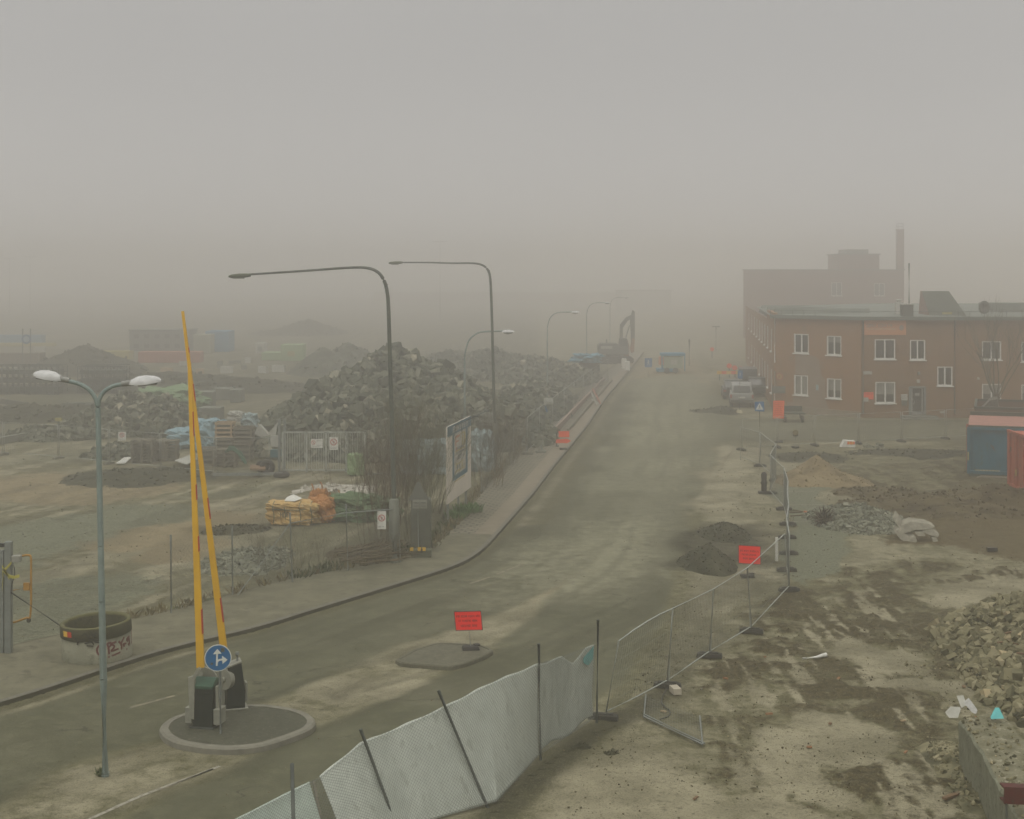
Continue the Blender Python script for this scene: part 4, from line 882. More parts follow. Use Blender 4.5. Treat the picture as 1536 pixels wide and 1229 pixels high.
# prohibition signs
pink = mat('faded red ink', (.42,.09,.07), (.36,.08,.06), .7, 5)
def ban_sign(px, z, label, base=None, ring=True, side=None):
    (x0, y0), (x1, y1) = px; c = D((x0+x1)/2, (y0+y1)/2, z); w_ = (x1-x0)*z/FOC; h_ = (y1-y0)*z/FOC
    t = thing('prohibition_sign', label, 'sign', Vector((c.x, c.y, c.z-h_/2)))
    mb = MB(); mb.box(c, (w_, .008, h_)); mb.mi(1); cc = c+Vector((0 if side is None else side*w_, -.006, h_*.12)); r = min(w_*.40, h_*.34)*(1 if ring == True else ring); n = 28
    rp = [[cc+Vector((math.cos(2*math.pi*k/n)*rr, 0, math.sin(2*math.pi*k/n)*rr)) for k in range(n)] for rr in (r, r*.74)]
    mb.add(rp[0]+rp[1], [(k, (k+1) % n, n+(k+1) % n, n+k) for k in range(n)], False); mb.bar(cc+Vector((-r*.6,0,r*.6)), cc+Vector((r*.6,0,-r*.6)), .004, r*.2)
    mb.mi(2); pr = [(-.12,.5),(.12,.5),(.12,.3),(.3,.22),(.3,-.1),(.15,-.05),(.18,-.55),(-.18,-.55),(-.15,-.05),(-.3,-.1),(-.3,.22),(-.12,.3)]
    mb.add([cc+Vector((x*r*.8, .001, y_*r*.8)) for x, y_ in pr], [tuple(range(12))], False)
    u = Vector((1,0,0)); v = Vector((0,0,1)); words(mb, c+Vector((0,-.004,-h_*.36)), u, v, w_*.8, [(0,.8)], h_*.07, 2, 3, .002, Vector((0,-1,0)))
    if side is not None: words(mb, c+Vector((w_*.2,-.004,h_*.12)), u, v, w_*.45, [(.06*h_/.3,.9),(-.1*h_/.3,.8)], h_*.1, 2, 5, .002, Vector((0,-1,0)))
    wp(mb, 'panel', [white_paint, pink, grey_txt], t); return t
ban_sign(((566,767),(579,794)), G(574,852).y-.1, 'white no entry sign with red ring hanging on the fence beside the nearest tall lamp')
ban_sign(((494,656),(507,675)), 73.1, 'tall white sign with red ring on the barred yard gate')
ban_sign(((466,659),(484,672)), 73.1, 'wide white notice with small red ring on the barred yard gate', ring=.7, side=-.27)
ban_sign(((177,648),(189,661)), G(160,697).y-.2, 'small white notice with pink print on the yard fence', ring=.8)
# barred yard gate
A_, B_ = G(424,709), G(547,709); galv0 = galv; galv = mat('pale galvanised gate', (.36,.38,.34), (.28,.30,.26), .5, 6, metal=.2); t = thing('yard_gate', 'galvanised yard gate of vertical bars before the rubble mound', 'gate', A_)
mb = MB(); h_ = 2.05
for z in (.12, h_): mb.bar(A_+Vector((0,0,z)), B_+Vector((0,0,z)), .07, .07)
wp(mb, 'frame', galv, t)
for px in (424,460,489,519,547): p = G(px, 709); wp(MB().box(p+Vector((0,0,h_/2+.02)), (.09,.07,h_)), 'post', galv, t)
mb = MB(); n = 34
for i in range(1, n): p = lerp(A_, B_, i/n); mb.bar(p+Vector((0,0,.14)), p+Vector((0,0,h_-.03)), .03, .03)
wp(mb, 'bars', galv, t); galv = galv0
t = thing('gate_rail', 'long low steel gate rail lying along the ground between panels and gate', 'rail', G(424,711)); wp(MB().bar(G(320,712,.18), G(424,711,.18), .1, .14), 'beam', galv, t); wp(MB().bar(G(550,711,.15), G(640,712,.15), .1, .1), 'beam', galv, t)
for px in (419, 427): o = MB().box((0,0,1.35), (.12,.12,2.7)).build('gate_post', galv, loc=G(px, 707.5)); tag(o, 'twin tall steel post at the left end of the barred gate', 'gate post', 'twin gate posts')
# fence beyond the billboard along the pavement
for (px, py, pt) in ((712,742,655), (749,716,640), (690,772,None)):
    pass
t = thing('mesh_fence', 'thin post and wire fence running behind the billboard', 'fence', G(722,744)); fb = [G(722,744), G(750,718), G(771,696), G(790,680)]
for p in fb: wp(MB().tube([p, p+Vector((-.03,0,2.0))], .03, 7), 'post', galv, t)
mb = MB(); S3, L3 = surf_grid([p+Vector((0,0,1.95)) for p in fb], [p+Vector((0,0,.1)) for p in fb]); diamond(mb, S3, L3, 1.85, .2, .003); wp(mb, 'mesh', wire_m, t)
# ================================================================ BUILDINGS
brick = mat('red brown render', (.26,.135,.056), (.215,.118,.052), .9, .6, bump=.1, bscale=12, c3=(.20,.125,.065), detail=8)
brick2 = mat('brown brick wall', (.20,.112,.048), (.16,.094,.042), .9, .7, bump=.1, bscale=12, c3=(.17,.11,.055), detail=8)
patch = mat('pale repair render', (.235,.18,.125), (.21,.155,.105), .9, 1)
plinth = mat('pale plinth', (.25,.205,.135), (.19,.16,.11), .9, 2)
roofm = mat('grey green roofing felt', (.17,.19,.16), (.12,.14,.115), .9, .5, c3=(.14,.16,.125))
trim_m = mat('green grey roof edge', (.10,.12,.09), (.08,.095,.075), .7, 2)
winw = mat('white window frame', (.66,.66,.60), (.55,.55,.50), .6, 3)
gdark = mat('dark window glass', (.030,.036,.028), (.018,.022,.017), .12, .8, spec=.5)
curt = mat('pale curtain', (.22,.22,.18), (.16,.16,.13), .9, 2)
door_m = mat('grey door frame', (.17,.20,.18), (.13,.155,.14), .6, 3)
A0 = Vector((19.45,106.6,0)); B0 = Vector((24.7,101.4,0)); C0 = Vector((44,101.4,0)); ROOF = 7.05
SD = Vector((.129,1,0)).normalized()
A1 = A0+SD*62; 
bt = thing('red_building', 'red brown two storey building with white windows and an orange banner', 'building', B0)
def wall_quad(mb, a, b, z0, z1): a, b = Vector(a), Vector(b); mb.quad(Vector((a.x,a.y,z0)), Vector((b.x,b.y,z0)), Vector((b.x,b.y,z1)), Vector((a.x,a.y,z1)))
def ray_on(px, P, Q):     # where the sight line's ground track meets the wall P-Q
    dx = (px-PX0)/FOC; ex, ey = Q.x-P.x, Q.y-P.y; t = (P.x-dx*P.y)/(dx*ey-ex); return P+(Q-P)*t
def wall_with_holes(name, P, Q, z0, z1, holes, m, t, depth=.14):   # holes: list of (s0, s1, za, zb) in metres along P->Q
    d = (Q-P).normalized(); n = Vector((d.y, -d.x, 0)); L = (Q-P).length
    xs_ = sorted({0., L}|{h[0] for h in holes}|{h[1] for h in holes}); zs_ = sorted({z0, z1}|{h[2] for h in holes}|{h[3] for h in holes}); mb = MB()
    pt = lambda s, z, o=0: P+d*s+Vector((0,0,z))-n*o
    for a, b in zip(xs_[:-1], xs_[1:]):
        for c, e in zip(zs_[:-1], zs_[1:]):
            if any(h[0]-1e-6 <= a and b <= h[1]+1e-6 and h[2]-1e-6 <= c and e <= h[3]+1e-6 for h in holes): continue
            mb.quad(pt(a,c), pt(b,c), pt(b,e), pt(a,e))
    for s0, s1, c, e in holes:
        mb.quad(pt(s0,c), pt(s0,c,depth), pt(s0,e,depth), pt(s0,e)); mb.quad(pt(s1,c,depth), pt(s1,c), pt(s1,e), pt(s1,e,depth)); mb.quad(pt(s0,e), pt(s1,e), pt(s1,e,depth), pt(s0,e,depth)); mb.quad(pt(s0,c), pt(s0,c,depth), pt(s1,c,depth), pt(s1,c))
    return wp(mb, name, m, t)
def window(P, Q, s0, s1, za, zb, t, curtain=0, panes=2, depth=.12):
    d = (Q-P).normalized(); n = Vector((d.y, -d.x, 0)); pt = lambda s, z, o=0: P+d*s+Vector((0,0,z))+n*o; f = .085
    mb = MB(); up = n
    o_ = -depth+.05
    for a, b in (((s0+f/2,za),(s0+f/2,zb)), ((s1-f/2,za),(s1-f/2,zb))): mb.bar(pt(*a,o_), pt(*b,o_), f, .09, up=n)
    for z in (za+f/2, zb-f/2): mb.bar(pt(s0+f,z,o_), pt(s1-f,z,o_), .09, f, up=(0,0,1))
    for k in range(1, panes): s = s0+(s1-s0)*k/panes; mb.bar(pt(s,za+f,o_), pt(s,zb-f,o_), f*1.1, .08, up=n)
    mb.bar(pt(s0-.07,za-.04,.03), pt(s1+.07,za-.04,.03), .16, .08, up=(0,0,1))
    w_ = wp(mb, 'window', winw, t)
    g = MB(); g.quad(pt(s0+.03,za+.03,-depth+.03), pt(s1-.03,za+.03,-depth+.03), pt(s1-.03,zb-.03,-depth+.03), pt(s0+.03,zb-.03,-depth+.03)); o = g.build('pane', gdark, w_); o.data.transform(Matrix.Translation(-t.location))
    if curtain:
        g = MB(); h = (zb-za)*curtain; nn = 24; V_ = []
        for i in range(nn+1):
            s = s0+.06+(s1-s0-.12)*i/nn; oo = -depth+.037+.006*math.sin(i*1.9); V_ += [pt(s, zb-.06-h, oo), pt(s, zb-.06, oo)]
        g.add(V_, [(i*2, i*2+2, i*2+3, i*2+1) for i in range(nn)], True); o = g.build('curtain', curt, w_); o.data.transform(Matrix.Translation(-t.location))
# front wall
Zat = lambda py, z: CAMH-(py-HY)*z/FOC
front = [((1312,1343),(509,539),0), ((1365,1388),(510,540),.0), ((1473,1502),(512,540),0), ((1532,1562),(513,543),0), ((1406,1429),(550,579),0), ((1313,1343),(573,605),.55), ((1473,1502),(576,607),.45), ((1532,1562),(577,607),.4)]
fz = B0.y; hf = []
for (x0,x1),(y0,y1),c in front: hf.append(((x0-PX0)*fz/FOC-B0.x, (x1-PX0)*fz/FOC-B0.x, Zat(y1,fz), Zat(y0,fz), c))
dr = ((1366-PX0)*fz/FOC-B0.x, (1386-PX0)*fz/FOC-B0.x, .22, Zat(583,fz))
wall_with_holes('front_wall', B0, C0, 0, ROOF, [h[:4] for h in hf]+[dr], brick2, bt)
for h in hf: window(B0, C0, *h[:4], bt, curtain=h[4])
# corner wall
lw = [((1191,1213),(501,530),.0), ((1240,1262),(504,533),.3), ((1191,1212),(563,593),.9), ((1240,1262),(568,598),.55)]
hl = []
for (x0,x1),(y0,y1),c in lw:
    a, b = ray_on(x0, A0, B0), ray_on(x1, A0, B0); zc = (a.y+b.y)/2; hl.append(((a-A0).length, (b-A0).length, Zat(y1,zc), Zat(y0,zc), c))
wall_with_holes('corner_wall', A0, B0, 0, ROOF, [h[:4] for h in hl], brick, bt)
for h in hl: window(A0, B0, *h[:4], bt, curtain=h[4])
dAB = (B0-A0).normalized(); nAB = Vector((dAB.y, -dAB.x, 0))
def on_AB(s, z, o=.012): return A0+dAB*s+Vector((0,0,z))+nAB*o
LAB = (B0-A0).length
mb = MB(); # pale repaired area below the upper left window
ptc = [(1195,545),(1228,545),(1232,565),(1236,572),(1238,602),(1244,618),(1250,626),(1205,620),(1180,614),(1182,600),(1190,600),(1190,562)]
q = []
for x, y in [(1193,532),(1222,534),(1229,540),(1232,563),(1238,570),(1239,602),(1247,622),(1244,627),(1180,617),(1181,604),(1189,603),(1190,596),(1213,596),(1213,562),(1193,562)]:
    p = ray_on(x, A0, B0); q.append(Vector((p.x, p.y, max(.05, Zat(y, p.y))))+nAB*.012)
mb.add(q, [tuple(range(len(q)))], False); wp(mb, 'repair_patch', patch, bt)
for nm, a, b in (('plinth', A0, B0),): 
    mb = MB(); mb.prism([a+nAB*.0-Vector((0,0,.1)), b+nAB*.0-Vector((0,0,.1)), b+Vector((0,0,.42)), a+Vector((0,0,.5))], nAB*.05); wp(mb, nm, plinth, bt)
# side wall along the street, with saw tooth roofs
nS = Vector((-SD.y, SD.x, 0))
sh = []
for i, (s, w_) in enumerate([(2.5,1.2),(8,1.5),(13,1.5),(18,1.5),(23,1.5),(29,1.5),(35,1.5),(42,1.5),(50,1.5)]):
    sh.append((62-s-w_, 62-s, 4.3, 6.0)); sh.append((62-s-w_, 62-s, 1.1, 2.9))
wall_with_holes('side_wall', A1, A0, 0, 6.6, sh, brick, bt)
for h in sh: window(A1, A0, *h, bt, depth=.10)
mb = MB(); mb.add([A0+Vector((0,0,6.6)), A0+Vector((0,0,ROOF)), A0+SD*8+Vector((0,0,6.6))], [(0,1,2)]); 
wp(MB().prism([A0+Vector((0,0,6.6)), A0+Vector((0,0,7.3)), A0+SD*10+Vector((0,0,7.3)), A0+SD*10+Vector((0,0,6.6))], -nS*.3), 'parapet', brick, bt)
for k, s in enumerate((1.5, 12.5, 23)):
    p = A0+SD*s; mb = MB(); mb.prism([p-nS*.2+Vector((0,0,6.62)), p-nS*.2+SD*8+Vector((0,0,6.62)), p-nS*.2+SD*.4+Vector((0,0,7.6-.1*k))], -nS*7); wp(mb, 'saw_tooth_roof', roofm, bt)
# roof
mb = MB(); Cb = Vector((44,137,0)); Ab = A0+SD*31
rz_ = lambda p, z: Vector((p.x, p.y, z))
RP = [rz_(B0+Vector((.0,-.25,0)), ROOF+.05), rz_(C0+Vector((0,-.25,0)), ROOF+.05), rz_(Cb, ROOF+.05), rz_(Ab, ROOF+.05), rz_(A0+Vector((-.25,-.1,0)), ROOF+.05)]
mid = [Vector((31,124,ROOF+.62)), Vector((44,124,ROOF+.62))]
mb.add(RP+mid, [(4,0,5),(0,1,6,5),(5,6,2,3),(4,5,3)], False)
mb.add([p-Vector((0,0,.001)) for p in RP], [(0,4,3,2,1)], False); wp(mb, 'roof', roofm, bt)
mb = MB()
for a, b in ((RP[4], RP[0]), (RP[0], RP[1])): mb.bar(a+Vector((0,0,-.06)), b+Vector((0,0,-.06)), .14, .26, up=(0,0,1))
wp(mb, 'roof_edge', trim_m, bt)
for s in (.8, 5.0): pass
mb = MB(); 
for i in range(9):
    p = lerp(RP[4], RP[0], i/8) if i < 5 else RP[0]+Vector(((i-4)*3.4,0,0)); p = Vector(p); mb.bar(p, p+Vector((0,0,.42)), .035)
for z in (.42,): mb.bar(RP[4]+Vector((0,0,z)), RP[0]+Vector((0,0,z)), .03); mb.bar(RP[0]+Vector((0,0,z)), RP[0]+Vector((17,0,z)), .03)
wp(mb, 'roof_rail', galv_d, bt)
# roof items
z = 104.
o = thing('roof_hood', 'dark slanted ventilation hood with pinkish side on the flat roof', 'roof hood', D(1420,476,z)); pl = [D(1396,476,z+1.2), D(1396,436,z+1.2)]
mb = MB(); hx0, hx1 = D(1395,0,z).x, D(1446,0,z).x; zt = Zat(437,z+1.6)
mb.add([Vector((hx0,z+.1,ROOF+.1)), Vector((hx1,z-.6,ROOF+.1)), Vector((hx1-.1,z+2.2,ROOF+.1)), Vector((hx0-.1,z+2.6,ROOF+.1)), Vector((hx0+.05,z+2.3,zt)), Vector((hx1-.55,z+1.8,zt)), Vector((hx1-.55,z+2.2,zt)), Vector((hx0+.03,z+2.6,zt))],
    [(0,1,5,4),(1,2,6,5),(4,5,6,7),(2,3,7,6)]); mb.mi(1); mb.add([Vector((hx0,z+.1,ROOF+.1)), Vector((hx0+.05,z+2.3,zt)), Vector((hx0+.03,z+2.6,zt)), Vector((hx0-.1,z+2.6,ROOF+.1))], [(0,1,2,3)])
wp(mb, 'hood', [mat('dark green sheet roof', (.055,.068,.045), (.04,.05,.035), .7, 2, stretch=(6,1,1)), mat('pink brown gable', (.21,.135,.10), None, .9, 4)], o)
mb = MB(); p = D(1422,474,z-.9); mb.box(Vector((p.x,z-.7,ROOF+.3)), (.7,.1,.14)); wp(mb, 'yellow_tag', mat('dull yellow', (.3,.26,.07), None, .8), o)
o = thing('roof_chimney', 'low dark chimney box on the roof edge with a thin tall flue', 'chimney', Vector((D(1360,0,103).x,103,ROOF))); mb = MB(); mb.box(o.location+Vector((0,0,.45)), (.78,.7,.95)); wp(mb, 'box', mat('dark chimney', (.06,.07,.05), None, .8), o)
wp(MB().box(o.location+Vector((0,0,.96)), (.88,.8,.06)), 'cap', white_old, o); wp(MB().tube([o.location+Vector((.2,.1,.9)), o.location+Vector((.2,.1,Zat(395,103)-ROOF))], .055, 8), 'flue', trim_m, o)
o = thing('roof_vents', 'cluster of pale ducts and boxes behind the roof chimney', 'roof vent', Vector((D(1375,0,106).x,106,ROOF+.1)))
for dx, w_, h, m_ in ((-1.3,.5,.95,white_old), (.95,.5,.7,white_old), (1.5,.9,.55,conc_l), (2.4,.5,.85,white_old), (2.9,.5,.5,conc_l), (-.6,.4,.5,conc_l)):
    q = o.location+Vector((dx,.3*dx % .5,h/2)); mb = MB(); mb.box(q, (w_,.5,h)); mb.lathe(q+Vector((0,0,h/2)), [(.16,0),(.16,.12),(.25,.13),(.22,.2),(0,.22)], 12); wp(mb, 'duct', m_, o, bevel=.02)
o = thing('satellite_dish', 'dark round satellite dish on a short mast at the roof edge', 'satellite dish', Vector((D(1478,0,102).x,102.2,ROOF+.1))); q = o.location
wp(MB().tube([q, q+Vector((0,0,.9))], .04, 8), 'mast', galv_d, o); mb = MB(); n = 20; mb.add([q+Vector((math.cos(2*math.pi*k/n)*.40*r, .2-.2*r*r, .65+math.sin(2*math.pi*k/n)*.46*r)) for r in (1,.6,.2) for k in range(n)]+[q+Vector((0,.2,.65))], [(j*n+k, j*n+(k+1) % n, (j+1)*n+(k+1) % n, (j+1)*n+k) for j in range(2) for k in range(n)]+[(2*n+k, 2*n+(k+1) % n, 3*n) for k in range(n)], True); wp(mb, 'dish', mat('dark dish', (.07,.075,.055), None, .7), o, solid=.02)
o = thing('roof_vents', 'long low grey duct on the right end of the flat roof', 'roof vent', Vector((D(1500,0,110).x,110,ROOF+.3))); wp(MB().box(o.location+Vector((2,0,.35)), (7,1,.6)), 'duct', roofm, o, bevel=.05)
# door, banner and small things on the facade
fx = lambda px: (px-PX0)*fz/FOC; fzz = lambda py: Zat(py, fz)
mb = MB()
for x in (1364.6,1387.4): mb.bar((fx(x), fz-.02, .2), (fx(x), fz-.02, fzz(581)), .14, .12, up=(0,1,0))
mb.bar((fx(1364),fz-.02,fzz(581)), (fx(1388),fz-.02,fzz(581)), .12, .14, up=(0,0,1)); d_o = wp(mb, 'door', door_m, bt)
mb = MB(); mb.quad(Vector((fx(1366),fz+.08,.22)), Vector((fx(1386),fz+.08,.22)), Vector((fx(1386),fz+.08,fzz(583))), Vector((fx(1366),fz+.08,fzz(583)))); o = mb.build('door_pane', gdark, d_o); o.data.transform(Matrix.Translation(-bt.location))
mb = MB(); mb.bar((fx(1383.6),fz+.05,.25), (fx(1383.6),fz+.05,fzz(583)), .10, .05, up=(0,1,0)); mb.bar((fx(1368),fz+.05,.25), (fx(1368),fz+.05,fzz(583)), .10, .05, up=(0,1,0)); mb.bar((fx(1366),fz+.05,.32), (fx(1386),fz+.05,.32), .05, .2, up=(0,0,1)); mb.box((fx(1376),fz+.05,fzz(592)), (.3,.02,.18)); mb.tube([(fx(1370),fz-.01,fzz(598)),(fx(1372),fz-.05,fzz(603)),(fx(1370),fz-.01,fzz(607))], .025, 6); o = mb.build('door_leaf', [mat('pale door leaf', (.28,.29,.26), None, .6)], d_o); o.data.transform(Matrix.Translation(-bt.location))
mb = MB(); mb.box((fx(1376), fz-.55, .10), (2.4,1.1,.2)); mb.box((fx(1376), fz-1.2, .05), (2.9,.5,.1)); wp(mb, 'door_steps', conc_l, bt, bevel=.01)
sg = mat('pale orange banner', (.50,.215,.085), (.44,.19,.08), .8, 1)
b_ = D(1328,503,fz); o = thing('banner', 'faded orange banner with grey lettering high on the red building', 'banner', Vector((fx(1328),fz-.05,fzz(503)))); mb = MB(); mb.box((fx(1327.5),fz-.03,fzz(491.5)), (fx(1359)-fx(1296), .03, fzz(480.5)-fzz(503)))
words(mb, Vector((fx(1319),fz-.046,fzz(488.5))), Vector((1,0,0)), Vector((0,0,1)), 1.9, [(0,.98)], .24, 1, 12, .003, Vector((0,-1,0)))
mb.mi(2); mb.quad(*[Vector((fx(x),fz-.049,fzz(y))) for x, y in ((1300,494.5),(1343,494.5),(1343,492.8),(1300,492.8))]); mb.mi(1); n = 14; mb.add([Vector((fx(1352)+.16*math.cos(2*math.pi*k/n), fz-.049, fzz(492)+.2*math.sin(2*math.pi*k/n))) for k in range(n)], [tuple(range(n))], False)
wp(mb, 'cloth', [sg, mat('grey banner letters', (.27,.23,.19), None, .8), mat('pale banner line', (.52,.36,.23), None, .8)], o)
o = thing('notice_board', 'orange notice with a small white plate beside the lower wide window', 'sign', Vector((fx(1302),fz-.03,fzz(602)))); mb = MB(); mb.box((fx(1302.5),fz-.02,fzz(594)), (.72,.03,.5)); mb.mi(1); mb.box((fx(1298),fz-.045,fzz(599.5)), (.42,.02,.3)); mb.mi(2); words(mb, Vector((fx(1303),fz-.036,fzz(591))), Vector((1,0,0)), Vector((0,0,1)), .6, [(0,.9)], .07, 2, 2, .003, Vector((0,-1,0))); wp(mb, 'panel', [orange_sign, white_old, dark_txt], o)
def wall_bit(name, label, cat, x, y, w_, h, m, prd=.05, extra=None):
    o = MB().box((0,0,h/2), (w_, prd, h)).build(name, m, loc=Vector((fx(x), fz-prd/2-.003, fzz(y)-h/2)), bevel=.008); return tag(o, label, cat)
wall_bit('street_name_plate', 'small pale street plate on the facade above the orange notice', 'plate', 1301, 559.5, .62, .23, white_old, .02)
wall_bit('mailbox', 'small pale mailbox with dark lower half left of the grey door', 'mailbox', 1356, 596, .42, .42, white_old, .16); wall_bit('meter_box', 'dark box under the mailbox beside the grey door', 'box', 1356, 604.5, .36, .36, trim_m, .14)
wall_bit('wall_lamp', 'round pale lamp above the grey door', 'lamp', 1377, 572, .2, .22, white_old, .16); wall_bit('wall_lamp', 'small greenish lamp high above the grey door', 'lamp', 1378, 560, .16, .2, door_m, .14)
wall_bit('wall_lamp', 'small white lamp left of the tree on the facade', 'lamp', 1467, 568, .15, .15, white_old, .16); wall_bit('vent_grille', 'small pale vent low on the facade right of the door', 'vent', 1413, 618.5, .36, .13, white_old, .03)
rb = ray_on(1226,A0,B0); o = MB().box((0,0,.2), (.2,.03,.4)).build('wall_notice', mat('light blue notice', (.30,.42,.42), None, .7), loc=Vector((rb.x,rb.y,Zat(585.5,rb.y)))+nAB*.02); o.rotation_euler.z = math.atan2(dAB.y, dAB.x); tag(o, 'small light blue notice between the lower corner windows', 'sign')
rb = ray_on(1169.5,A0,B0); o = thing('emblem_sign', 'round red and yellow emblem on the building corner', 'sign', Vector((rb.x,rb.y,Zat(570,rb.y)))+nAB*.02); n = 20; mb = MB(); cc = o.location+Vector((0,0,.25)); ring = lambda r, of: [cc+dAB*math.cos(2*math.pi*k/n)*r*1.2+Vector((0,0,math.sin(2*math.pi*k/n)*r))+nAB*of for k in range(n)]
mb.prism(ring(.27,0), nAB*.02); mb.mi(1); mb.prism(ring(.19,.021), nAB*.004); mb.mi(0); mb.prism(ring(.09,.026), nAB*.004); wp(mb, 'disc', [mat('emblem red', (.36,.09,.05), None, .7), mat('emblem yellow', (.42,.30,.09), None, .7)], o)
rb = ray_on(1168,A0,B0); o = thing('company_sign', 'grey and dark name board beside the building corner', 'sign', Vector((rb.x,rb.y-.4,Zat(590,rb.y-.4)))); mb = MB(); c = o.location
mb.box(c+Vector((0,0,.36)), (1.1,.04,.3)); mb.mi(1); mb.box(c+Vector((0,-.002,.1)), (1.1,.04,.2)); mb.mi(0); words(mb, c+Vector((0,-.024,.1)), Vector((1,0,0)), Vector((0,0,1)), .95, [(0,.95)], .1, 0, 6, .003, Vector((0,-1,0))); mb.mi(1); words(mb, c+Vector((0,-.022,.36)), Vector((1,0,0)), Vector((0,0,1)), .9, [(0,.7)], .1, 1, 16, .003, Vector((0,-1,0))); mb.mi(1); mb.box(c+Vector((-.52,.05,-.7)), (.05,.05,2.6)); wp(mb, 'board', [conc_l, trim_m], o)
mb = MB(); mb.tube([A0+nAB*.06+dAB*.15+Vector((0,0,3.6)), A0+nAB*.06+dAB*.15+Vector((0,0,6.9))], .05, 6); wp(mb, 'downpipe', winw, bt); mb = MB(); mb.tube([A0+nAB*.06+dAB*.15+Vector((0,0,.3)), A0+nAB*.06+dAB*.15+Vector((0,0,3.0))], .05, 6); wp(mb, 'downpipe', winw, bt); wp(MB().tube([B0+Vector((.12,-.08,.3)), B0+Vector((.12,-.08,6.9))], .06, 6), 'downpipe', trim_m, bt); wp(MB().tube([B0+Vector((6.6,-.08,.3)), B0+Vector((6.6,-.08,6.9))], .05, 6), 'downpipe', trim_m, bt)
# rear building with chimney stack
z = 232.; rb0 = D(1115,0,z); X0 = rb0.x; X1 = D(1356,0,z).x; RH = Zat(405.5,z)
rt = thing('factory_building', 'large brick factory block with rooftop tower and chimney stack fading in the fog', 'building', Vector((X0,z,0)))
br3 = mat('factory brick', (.15,.075,.045), (.125,.066,.042), .9, .4)
fw = [((1247,1263),(424,444)), ((1311,1327),(425,444))]
wall_with_holes('front_wall', Vector((X0,z,0)), Vector((X1,z,0)), 0, RH, [((a-PX0)*z/FOC-X0, (b-PX0)*z/FOC-X0, Zat(d,z), Zat(c,z)) for (a,b),(c,d) in fw], br3, rt)
for (a,b),(c,d) in fw: window(Vector((X0,z,0)), Vector((X1,z,0)), (a-PX0)*z/FOC-X0, (b-PX0)*z/FOC-X0, Zat(d,z), Zat(c,z), rt)
[wp(MB().quad(*q_), 'side_wall', br3, rt) for q_ in ([Vector((X0*1.07,z+14,0)), Vector((X0,z,0)), Vector((X0,z,RH)), Vector((X0*1.07,z+14,RH))], [Vector((X1,z,0)), Vector((X1,z+30,0)), Vector((X1,z+30,RH)), Vector((X1,z,RH))])]; wp(MB().box(((X0+X1)/2,z+.1,RH+.06), (X1-X0+.3,.5,.14)), 'roof', trim_m, rt)
tx0, tx1 = D(1258,0,z+4).x, D(1319,0,z+4).x; h1 = Zat(382,z+4); mb = MB(); mb.box(((tx0+tx1)/2,z+8,(RH+h1)/2+.06), (tx1-tx0,8,h1-RH-.1)); wp(mb, 'roof_tower', br3, rt); wp(MB().box(((tx0+tx1)/2,z+8,h1+.06), (tx1-tx0+.4,8.4,.16)), 'tower_cap', trim_m, rt)
h2 = Zat(375,z+4); wp(MB().box(((tx0+tx1)/2,z+8,(h1+h2)/2+.1), (3.6,6,h2-h1)), 'tower_cap', trim_m, rt)
cx_ = D(1350,0,z+1).x; h3 = Zat(345,z+1); mb = MB(); mb.box((cx_,z+1,(RH+h3)/2), (1.05,1.05,h3-RH)); mb.box((cx_,z+1,h3+.03), (1.2,1.2,.12)); wp(mb, 'chimney_stack', br3, rt)
mb = MB()
for dx in (-.45,.45):
    for dy in (-.45,.45): mb.bar((cx_+dx,z+1+dy,h3), (cx_+dx,z+1+dy,h3+1.0), .05)
for zz in (.5,1.0):
    for a, b in (((-.45,-.45),(.45,-.45)),((.45,-.45),(.45,.45)),((.45,.45),(-.45,.45)),((-.45,.45),(-.45,-.45))): mb.bar((cx_+a[0],z+1+a[1],h3+zz), (cx_+b[0],z+1+b[1],h3+zz), .04)
wp(mb, 'antenna_cage', galv_d, rt)
# distant white hall and dim red blocks
for (x0,x1,y0,y1,zd_,m_,lb_) in ((930,1007,437,480,400,white_old,'long pale hall barely visible above the excavator'), (560,930,440,486,560,mat('dim red factory', (.22,.10,.07), None, .9),'huge reddish building lost in the fog behind the small lamps')):
    a, b = D(x0,0,zd_), D(x1,0,zd_); H_ = Zat(y0,zd_); o = thing('distant_building', lb_, 'building', Vector(((a.x+b.x)/2,zd_,0))); wp(MB().box(((a.x+b.x)/2,zd_+8,H_/2), (b.x-a.x,16,H_)), 'wall', m_, o); wp(MB().box(((a.x+b.x)/2,zd_+8,H_+.15), (b.x-a.x+.5,16.5,.3)), 'roof', trim_m, o)
# ================================================================ SKIPS
cblue = mat('blue skip paint', (.003,.105,.155), (.003,.078,.115), .6, 1.4, bump=.1, bscale=5, c3=(.02,.07,.065), stretch=(2,2,.6))
cred = mat('red skip paint', (.38,.085,.04), (.30,.065,.032), .65, 1.6, bump=.1, bscale=5, c3=(.13,.05,.03), stretch=(2,2,.5))
cpink = mat('faded pink roof', (.36,.17,.125), (.27,.13,.10), .8, 1.8, c3=(.14,.11,.08), detail=8)
cgreen = mat('dark green rim', (.05,.062,.042), (.04,.05,.035), .7, 3)
q = G(1453,714); z = q.y; t = thing('blue_skip', 'blue steel container with faded pink roof at the right edge', 'skip container', q)
W2 = 3.6; H2 = 2.45; mb = MB(); mb.box(q+Vector((W2/2,3.1,H2/2+.12)), (W2,6.1,H2-.25)); wp(mb, 'body', cblue, t, bevel=.02)
mb = MB()
for a, b in (((0,.12),(0,H2)),((W2,.12),(W2,H2))): mb.bar(q+Vector((a[0],0,a[1])), q+Vector((b[0],0,b[1])), .16, .16, up=(0,1,0))
